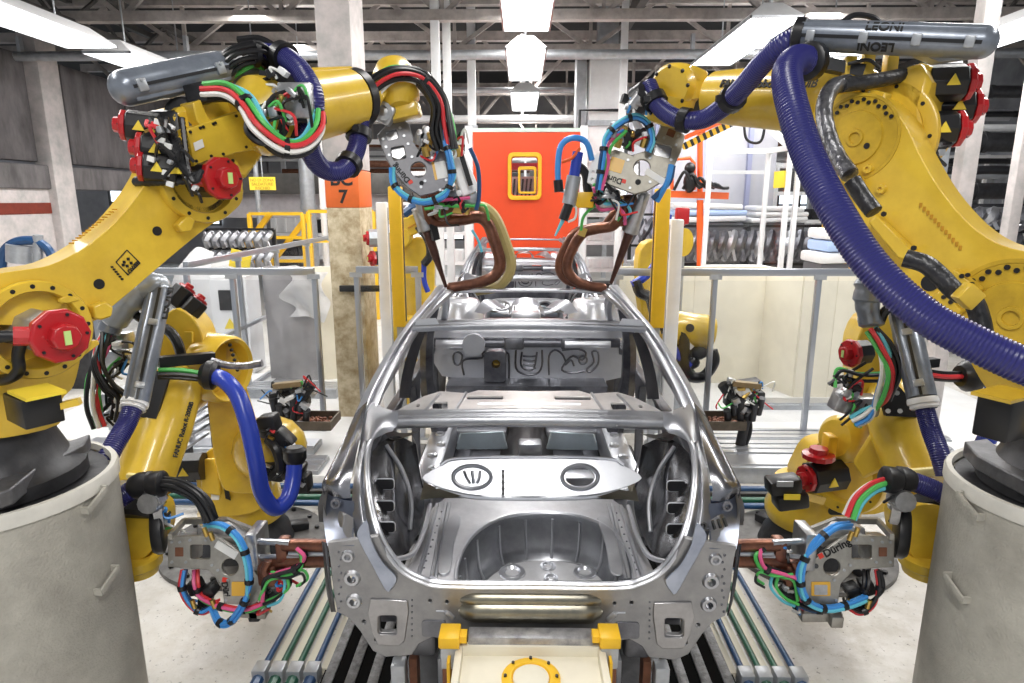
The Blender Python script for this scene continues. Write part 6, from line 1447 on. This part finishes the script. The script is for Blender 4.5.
# upper parts
MB().px(P(880, 380, 3.85), unit(-.2, -.97, .1), sm2([(856, 350), (868, 318), (890, 312), (908, 330), (930, 360), (934, 392), (926, 420), (880, 425), (862, 400)], 3), -.32).build('elbow_housing', YEL, R_, bev=.02)
F0, F1 = P(896, 408, 3.75), P(926, 494, 3.3); fd = (F1 - F0).normalized()
fa = MB().lathe(F0 - fd * .14, fd, [(0, .13), (.12, .175), ((F1 - F0).length * .6, .18), ((F1 - F0).length, .165), ((F1 - F0).length + .08, .15)], 32).build('forearm', YEL, R_)
sd = (CO - F0); sd = (sd - fd * sd.dot(fd)).normalized()
MB().box(F1 - fd * .05 + sd * .165, (.2, .03, .05), Matrix.Rotation(-.1, 3, 'Y'), bev=.01).build('forearm_pad', mat('pale_yellow2', (.85, .72, .30), .4), R_)
MB().px(P(880, 430, 3.7), unit(-.6, -.78, .1), [(852, 462), (872, 430), (893, 415), (893, 440), (884, 470), (862, 480)], -.12).build('arm_cheek', YEL, R_, bev=.02)
MB().lathe(F1 + fd * .06, fd, [(0, .155), (.06, .16), (.08, .13)], 28).build('wrist_seal', BLK, R_)
MB().px(P(925, 530, 3.1), unit(-.1, -.98, .15), sm2([(905, 512), (925, 504), (945, 510), (948, 545), (940, 562), (924, 566), (912, 556), (904, 535)], 3), -.22).build('wrist_unit', YEL, R_, bev=.02)
MB().lathe(P(928, 556, 3.1), (0, 0, -1), [(0, .14), (.05, .135), (.06, .12), (.1, .11)], 24).build('wrist_cap', YEL, R_)
MB().lathe(P(908, 533, 3.0), unit(-.9, .42, 0), [(0, .12), (.02, .135), (.05, .135), (.06, .10)], 28).build('wrist_flange', BLK, R_)
s, vw, t_ = capsule(R_, P(901, 306, 3.6), P(922, 398, 3.3), .072, round0=True, clips=(.34, .88))
MB().px(P(895, 420, 3.5), unit(-.1, -.98, .15), [(878, 388), (898, 385), (918, 408), (928, 418), (886, 416)], -.03).build('mount_plate', BLK, R_)
pb = MB()
for a, b in ((884, 393), (897, 393), (888, 411), (900, 411)): pb.cyl(P(a, b, 3.5), P(a, b, 3.46), .014, n=8)
pb.build('plate_bolts', PAPER, R_)
MB().tube(pts3([(870, 320, 3.56), (867, 302, 3.56), (872, 287, 3.57), (884, 281, 3.58), (896, 289, 3.6), (904, 308, 3.62)]), [.058, .062, .075, .09, .1, .1, .1, .095, .085, .075], n=18, res=8).build('hood_shell', LEO, R_)
MB().tube(pts3([(880, 322, 3.55), (886, 310, 3.52), (898, 308, 3.5), (908, 318, 3.5)]), .025, n=8).build('hood_rim', BLK, R_)
MB().lathe(P(871, 318, 3.58), P(872, 330, 3.56) - P(871, 318, 3.58), [(-.02, .062), (0, .07), (.04, .066), (.05, .05)], 18).build('hood_outlet', LEO, R_)
MB().lathe(P(922, 398, 3.3), P(925, 410, 3.27) - P(922, 398, 3.3), [(0, .072), (.015, .076), (.03, .076), (.035, .066), (.05, .07), (.06, .06)], 22, cap=False).build('shell_collar', WHT, R_)
bundle(R_, [(872, 330, 3.55), (882, 346, 3.48), (888, 372, 3.42), (882, 398, 3.42), (868, 414, 3.45), (854, 422, 3.48)], .0125, [CW, CC, CR, CG, CW, CB], .028, seed=41)
bundle(R_, [(874, 330, 3.54), (890, 348, 3.46), (895, 372, 3.42), (886, 400, 3.42)], .012, [BLK] * 4, .02, seed=42)
bundle(R_, [(832, 386, 3.5), (840, 372, 3.5), (858, 376, 3.5), (880, 376, 3.5), (905, 372, 3.5)], .010, [CG, BLK, BLK], .025, seed=43)
bundle(R_, [(842, 400, 3.5), (850, 380, 3.5), (870, 366, 3.5)], .009, [BLK, BLK], .03, seed=44)
MB().box(P(845, 395, 3.55), (.11, .1, .2), Matrix.Rotation(.3, 3, 'Y'), bev=.015).build('valve_block', ALU, R_)
MB().box(P(862, 405, 3.6), (.16, .12, .12), bev=.02).build('valve_block', ALU, R_)
motor(R_, P(866, 352, 3.75), unit(-1, -.3, 0), .1, .075, .085, BLK)
hose(R_, [(925, 410, 3.27), (931, 430, 3.2), (939, 452, 3.1), (946, 475, 3.05)], .048)
MB().bar(P(890, 366, 3.5), P(936, 362, 3.6), .05, .05).build('tray_bar', BLK, R_)
bundle(R_, [(915, 372, 3.5), (940, 376, 3.52), (962, 376, 3.55)], .014, [BLK, BLK, CR, BLK, CW], .022, seed=45)
MB().lathe(P(966, 376, 3.55), unit(1, .1, 0), [(-.04, .06), (0, .09), (.05, .09), (.07, .06)], 18).build('hose_collar', BLK, R_)
hose(R_, [(970, 375, 3.56), (986, 378, 3.6), (998, 392, 3.6), (994, 420, 3.55), (982, 450, 3.5)], .05, HOSEB, rib=False)
hose(R_, [(960, 505, 2.95), (946, 496, 2.95), (930, 488, 2.98), (914, 482, 3.0)], .05)
MB().lathe(P(906, 480, 3.0), unit(-1, 0, .1), [(-.03, .052), (0, .066), (.04, .066), (.05, .052)], 18).build('hose_collar', BLK, R_)
MB().lathe(P(893, 480, 2.98), unit(-1, 0, .1), [(-.03, .052), (0, .066), (.04, .066), (.05, .052)], 18).build('hose_collar', BLK, R_)
bundle(R_, [(888, 482, 2.98), (872, 488, 2.96), (858, 500, 2.94), (850, 518, 2.92)], .013, [CG, CR, CW, BLK, BLK, CC], .024, seed=46)
MB().lathe(P(902, 500, 2.95), unit(-.1, -1, .2), [(-.06, .05), (0, .06), (.04, .05), (.04, .02)], 12).bar(P(898, 500, 2.95), P(894, 522, 2.98), .04, .04).bar(P(892, 496, 2.96), P(910, 504, 2.96), .06, .06).build('clamp_block', ALU, R_)
clutter(R_, [(842, 392, 3.5), (850, 402, 3.5), (862, 410, 3.5), (848, 380, 3.5)], 83, 12, .045)
clutter(R_, [(900, 498, 2.96), (892, 510, 3.0)], 84, 6, .035)
# --- the lower guns
def gun_lower(right):
    f = (lambda a: a) if not right else (lambda a: 1062 - a)
    G = lambda L: [(f(a), b) for a, b in L]
    Q = lambda L: [P(f(a), b, y) for a, b, y in L]
    t = thing('weld_gun', P(f(215), 565, 2.95), 'low weld gun reaching the car flank from the cream board side, maker name readable' if right else 'low weld gun reaching the car flank from the lettered column side', 'weld gun')
    n = unit(.05 if not right else -.05, -.97, .22); o = P(f(215), 565, 2.9)
    W_ = mat('lower_gun_plate_%d' % right, (.44, .42, .38), .36, .75, noise=.25, scale=18, bump=.1)
    pl = [(167, 537), (214, 535), (232, 546), (250, 562), (259, 578), (259, 600), (254, 606), (224, 604), (221, 584), (208, 570), (168, 567)]
    hol = [G(rrect(200, 552, 20, 14, 2)), G(circ(230, 567, 8.5, 18))]
    sp = MB().px(o, n, G(pl), -.022, hol).build('side_plate', W_, t, bev=.004)
    MB().px(o - n * .2, n, G(pl), -.022, hol).build('side_plate', W_, t, bev=.004)
    bolts(sp, G([(172, 542), (172, 562), (180, 542), (186, 562), (206, 540), (212, 565), (218, 570), (190, 540), (228, 580), (226, 600)]), o, n, .007, GALV)
    MB().px(o + n * .003, n, G(rrect(179, 552, 8, 9, .5)), -.004).build('brown_plate', RUST, sp, smooth=0)
    MB().px(o - n * .03, n, G([(168, 540), (190, 540), (190, 565), (168, 565)]), -.15).build('spacer_block', ALU, t, bev=.006)
    MB().px(o + n * .004, n, G(rrect(241, 589, 19, 14, 1)), -.006).build('amber_plate', AMB, sp, smooth=0)
    if right: MB().px(o + n * .007, n, G(rrect(241, 590, 13, 10, 1)), -.004).build('silver_plate', ALU, sp, smooth=0)
    if not right:
        MB().px(o + n * .003, n, rrect(226, 550, 24, 8, .4, .55), -.004).build('paper_label', PAPER, sp, smooth=0)
        MB().px(o + n * .003, n, rrect(224.5, 580, 5, 4.5, .4, .2), -.004).build('red_square', REDI, sp, smooth=0)
        during(sp, PP(226.5, 593, o + n * .003, n), V((.12, 0, -1)), V((1, 0, .1)), .045, n)
    else:
        b0, b1 = PP(824, 554, o + n * .003, n), PP(848, 541, o + n * .003, n)
        during(sp, PP(837, 548, o + n * .003, n), b1 - b0, n.cross(b1 - b0), .052, n)
        MB().px(o + n * .003, n, rrect(821, 556, 5, 5, .3, -.5), -.004).build('red_square', REDI, sp, smooth=0)
    MB().cyl(PP(f(246), 566, o - n * .001, n), PP(f(246), 566, o + n * .006, n), .012, n=12).build('plate_knob', BLK, sp)
    fr = MB()
    fr.bar(*Q([(170, 537, 2.9), (184, 521, 3.1)]), .02, .03).bar(*Q([(184, 521, 3.1), (226, 520, 3.1)]), .02, .03).bar(*Q([(226, 520, 3.1), (262, 534, 3.05)]), .02, .03).bar(*Q([(200, 536, 2.95), (248, 538, 3.0)]), .05, .02)
    fr.build('top_frame', W_, t)
    MB().px(o - n * .05, n, G([(196, 528), (222, 526), (246, 538), (240, 548), (214, 540), (196, 540)]), -.1).build('gear_case', ALU, t, bev=.01)
    MB().box(P(f(258), 545, 2.95), (.06, .16, .2), bev=.01).build('end_block', ALU, t)
    # electrode arms toward the car
    a = MB()
    a.cyl(*Q([(258, 541, 2.9), (290, 543, 2.86)]), .016).cyl(*Q([(256, 557, 2.9), (300, 556, 2.86)]), .012)
    a.build('guide_rods', ALUP, t)
    MB().tube(Q([(284, 545, 2.88), (305, 545, 2.86), (334, 546, 2.84)]), .032, n=10).build('electrode_arm', COP, t)
    MB().tube(Q([(276, 562, 2.9), (300, 561, 2.87), (334, 560, 2.84)]), .036, n=10).build('electrode_arm', COP, t)
    MB().tube(Q([(290, 553, 2.87), (312, 553, 2.85), (330, 553, 2.84)]), .018, n=10).build('electrode_shank', ALUP, t)
    MB().box(P(f(284), 549, 2.9), (.06, .09, .12), bev=.015).build('copper_terminal', COP, t)
    MB().tube(Q([(268, 562, 2.85), (264, 572, 2.83), (272, 578, 2.83), (284, 574, 2.84), (292, 566, 2.85)]), .02, n=8).build('copper_loop', COP, t)
    MB().box(P(f(270), 572, 2.9), (.1, .1, .12), bev=.02).build('copper_block', COP, t)
    # hoses
    def bd(L, r, ms, s_, sd, ties=()): bundle(t, [(f(a_), b_, y_) for a_, b_, y_ in L], r, ms, s_, seed=sd, ties=ties)
    if right: bd([(212, 525, 2.95), (228, 528, 2.86), (248, 545, 2.82), (260, 566, 2.8), (261, 586, 2.8), (254, 602, 2.8), (236, 609, 2.82), (214, 605, 2.84), (196, 598, 2.88)], .0095, [CB, CB, CC, CB], .011, 51, (.2, .35, .5, .62, .75, .88))
    else: bd([(206, 525, 2.95), (222, 526, 2.86), (238, 538, 2.82), (247, 560, 2.8), (249, 585, 2.8), (243, 605, 2.8), (230, 622, 2.82), (219, 622, 2.84), (212, 608, 2.88)], .0095, [CB, CB, CC, CB], .011, 51, (.2, .35, .5, .62, .75, .88))
    bd([(184, 570, 2.9), (182, 588, 2.88), (190, 604, 2.88), (202, 612, 2.88), (214, 606, 2.88)], .009, [TBLU, CB, CR] if not right else [BLK, BLK, BLK, CR], .011, 52, (.3, .7))
    bd([(196, 570, 2.95), (196, 585, 2.9), (202, 598, 2.9), (225, 608, 2.85), (246, 610, 2.85), (264, 604, 2.85)], .009, [CR, CP, CG] if not right else [BLK, BLK, TBLU], .010, 53, (.3, .6, .8))
    bd([(266, 604, 2.85), (278, 598, 2.84), (288, 586, 2.84), (286, 574, 2.84)], .008, [CG, BLK, CC], .014, 54)
    bd([(262, 600, 2.84), (266, 580, 2.82), (280, 574, 2.82), (298, 568, 2.82), (304, 556, 2.82), (298, 548, 2.84)], .010, [CP, BLK, CG], .012, 55, (.6,))
    bd([(270, 574, 2.82), (288, 576, 2.82), (302, 572, 2.82), (306, 580, 2.82), (298, 586, 2.83)], .007, [CG, BLK], .01, 56)
    for a_, b_ in ((196, 586), (210, 590), (206, 600), (266, 588), (274, 592), (256, 612)): MB().box(P(f(a_), b_, 2.95), (.07, .08, .06), Matrix.Rotation(a_, 3, 'Y'), bev=.01).build('valve', BLK, t)
    br = MB()
    for a_, b_ in ((192, 600), (212, 600), (204, 528), (210, 532)): br.cyl(P(f(a_), b_, 2.86), P(f(a_ + 3), b_ + 8, 2.86), .012, n=8)
    br.build('pipe_fittings', BRS, t)
    clutter(t, [(f(196), 590, 2.95), (f(208), 596, 2.95), (f(272), 590, 2.88), (f(280), 578, 2.88), (f(262), 606, 2.9), (f(276), 552, 2.88)], 70 + right, 12, .028)
    if right:
        MB().bar(P(798, 612, 2.9), P(838, 612, 2.9), .1, .05, bev=.006).build('bottom_bracket', W_, t)
        MB().box(P(834, 618, 2.86), (.06, .08, .06), bev=.006).build('bracket_foot', W_, t)
    else:
        MB().bar(P(240, 610, 2.95), P(268, 612, 2.95), .08, .03).build('bottom_bracket', W_, t)
        MB().px(o + n * .01, n, [(258, 555), (264, 560), (264, 604), (259, 604)], -.1).build('end_plate', W_, t)
gun_lower(0); gun_lower(1)
# ---------------------------------------------------------------- robots further up the line
A = thing('small_robot', P(415, 330, 6.9) * 1.0, 'small yellow robot farther back between the column and the red door', 'robot')
A.location = (-1.15, 7.6, 0)
n_ = unit(.1, -1, 0)
MB().box((P(418, 300, 7.4).x, 7.5, .8), (.42, .4, 1.6), bev=.05).build('base_column', YEL, A)
MB().px(P(420, 280, 7.3), n_, sm2([(402, 262), (410, 240), (426, 240), (434, 252), (434, 300), (432, 330), (404, 330)], 3), -.3).build('lower_arm', YEL, A, bev=.02)
MB().px(P(420, 225, 7.2), n_, [(394, 222), (424, 210), (432, 222), (428, 228), (404, 240), (392, 234)], -.2).build('forearm', YEL, A, bev=.015)
MB().bar(P(408, 228, 7.18), P(422, 221, 7.18), .02, .02).build('arm_lettering', mat('orange_ink3', (.55, .25, .02), .6), A)
MB().box(P(433, 214, 7.2), (.12, .14, .16), Matrix.Rotation(-.4, 3, 'Y'), bev=.01).build('tool_block', COP, A)
MB().lathe(P(400, 238, 7.2), (0, -1, 0), [(-.2, .12), (0, .13), (.04, .11), (.04, 0)], 24).build('elbow_joint', YEL, A)
motor(A, P(378, 238, 7.2), unit(-1, -.3, 0), .1, .1, .08, GALV); motor(A, P(382, 258, 7.3), unit(-.8, -.6, 0), .1, .08, .09, BLK)
MB().tube(pts3([(404, 214, 7.1), (412, 208, 7.1), (424, 206, 7.1), (434, 200, 7.15)]), .05).build('blue_hose', TBLU, A)
MB().tube(pts3([(418, 226, 7.1), (428, 240, 7.1), (430, 255, 7.12), (424, 264, 7.15)]), .045).build('black_conduit', BWRAP, A)
MB().tube(pts3([(424, 262, 7.15), (424, 280, 7.15), (428, 292, 7.15)]), .03).build('blue_hose', HOSEB, A)
MB().box(P(402, 330, 7.1), (.34, .3, .3), bev=.03).tube(pts3([(386, 325, 7.0), (384, 340, 7.0), (392, 336, 7.0), (396, 322, 7.0)]), .02).build('foot_casting', YEL, A)
B = thing('small_robot', (1.75, 7.3, 0), 'small yellow robot farther back beside the cream boards, barrel-shaped arm end', 'robot')
MB().lathe(P(664, 326, 7.0), P(708, 332, 7.0) - P(664, 326, 7.0), [(-.05, .15), (0, .19), (.5, .19), (.54, .17), (.56, .1)], 28).build('barrel_arm', YEL, B)
MB().cyl(P(690, 328, 6.85), P(690, 328, 6.78), .045).build('black_knob', BLK, B)
MB().px(P(668, 345, 7.1), n_, sm2([(655, 330), (676, 322), (690, 340), (692, 352), (680, 362), (660, 362)], 3), -.3).build('elbow_housing', YEL, B, bev=.02)
ju = MB()
for a, b in ((684, 352), (690, 362), (676, 368), (698, 352), (686, 374)): ju.ball(P(a, b, 6.95), .11, (1, 1, .8), n=10)
ju.build('wrist_unit', DRK, B)
MB().tube(pts3([(660, 330, 6.9), (676, 326, 6.88), (684, 340, 6.86), (684, 362, 6.86), (690, 376, 6.86), (704, 376, 6.86), (714, 362, 6.86), (712, 350, 6.88)]), .06, n=10).build('black_conduit', BLK, B)
MB().tube(pts3([(668, 300, 6.9), (670, 335, 6.88), (678, 355, 6.86), (690, 366, 6.86)]), .04).build('blue_hose', HOSEB, B)
MB().box((1.75, 7.4, .55), (.45, .45, 1.1), bev=.05).build('base_column', GALV, B)
MB().px(P(660, 290, 7.2), n_, sm2([(640, 250), (660, 240), (672, 260), (670, 320), (650, 330), (640, 300)], 3), -.2).build('upper_arm', YEL, B, bev=.02)
MB().tube(pts3([(632, 285, 7.0), (646, 276, 7.0), (656, 262, 7.0), (664, 238, 7.0), (668, 215, 7.05)]), .045).build('blue_hose', HOSEB, B)
MB().tube(pts3([(636, 280, 7.0), (640, 292, 7.0), (650, 298, 7.0), (654, 312, 7.0)]), .06).build('black_conduit', BWRAP, B)
dr = thing('cable_reel', P(678, 242, 8.2), 'yellow cable reel with a red valve above it behind the light-curtain post', 'reel')
MB().lathe(P(678, 242, 8.0), unit(.6, -.8, 0), [(-.1, .17), (0, .18), (.02, .12), (.06, .12), (.08, .17), (.1, .17), (.1, 0)], 28).build('reel_drum', YEL, dr)
MB().box(P(682, 216, 8.0), (.16, .12, .2), bev=.02).cyl(P(680, 226, 8.0), P(680, 220, 8.0), .06).build('red_valve', RED, dr)
MB().bar(P(680, 250, 8.1), P(680, 250, 8.1) * 1 - V((0, 0, P(680, 250, 8.1).z)), .1, .1).build('reel_stand', GALV, dr)
clutter(B, [(684, 352, 6.9), (692, 364, 6.9), (676, 370, 6.9)], 85, 8, .09)
# tip-dressing stands with trays
def stand(f, Y, lab, nm):
    px_ = f; t = thing('tip_dresser', P(px_(300), 440, Y), lab, 'stand')
    base = PZ(px_(296), 455, .02); t.location = base
    MB().box((base.x, base.y, .03), (.4, .35, .06), bev=.01).build('base_plate', GALV, t)
    MB().cyl((base.x, base.y, .03), P(px_(285), 405, base.y), .05).build('pole', DRK, t)
    h = MB()
    h.box(P(px_(292), 385, base.y), (.36, .2, .07), Matrix.Rotation(.15 if px_(0) == 0 else -.15, 3, 'Y'), bev=.01).box(P(px_(282), 394, base.y), (.22, .16, .08), bev=.02).box(P(px_(303), 399, base.y - .05), (.13, .12, .12), bev=.01)
    for i in range(6): h.cyl(P(px_(272 + i * 7), 398 + (i % 3) * 6, base.y - .15), P(px_(276 + i * 6), 414 + (i % 2) * 6, base.y - .1), .035)
    h.build('dresser_head', DRK, t)
    clutter(t, [(px_(276), 392, base.y - .12), (px_(284), 400, base.y - .12), (px_(294), 392, base.y - .14), (px_(302), 400, base.y - .14), (px_(308), 386, base.y - .1)], 90 + ord(nm), 14, .09)
    MB().bar(P(px_(274), 386, base.y - .14), P(px_(302), 383, base.y - .14), .08, .05).build('brass_slide', mat('bronze_%s' % nm, (.30, .22, .12), .4, .6, noise=.4), t)
    MB().tube([P(px_(290), 400, base.y - .1), P(px_(303), 396, base.y - .1), P(px_(312), 384, base.y - .1)], .05).build('black_conduit', BLK, t)
    MB().tube([P(px_(286), 410, base.y), P(px_(284), 430, base.y), P(px_(290), 448, base.y)], .025).build('floor_cable', BLK, t)
    tr = MB(); c = P(px_(315), 424, base.y)
    tr.box(c, (.42, .34, .02))
    for s in (-1, 1): tr.box(c + V((s * .21, 0, .04)), (.015, .36, .09)); tr.box(c + V((0, s * .17, .04)), (.42, .015, .09))
    tr.build('chip_tray', mat('tray_%s' % nm, (.16, .13, .10), .5, .4, noise=.4), t)
    ch = MB(); RR_ = random.Random(3)
    for i in range(60): ch.ball(c + V((RR_.uniform(-.17, .17), RR_.uniform(-.13, .13), .02)), .022, n=6)
    ch.build('copper_chips', COP, t, kind='stuff')
    MB().bar(P(px_(284), 420, base.y), c - V((0, 0, .02)), .04, .04).build('tray_arm', DRK, t)
stand(lambda a: a, 6.2, 'dark tip-dressing stand with a chip tray on the column side', 'a')
stand(lambda a: 1012 - a + 22, 6.2, 'dark tip-dressing stand with a chip tray on the cream board side', 'b')
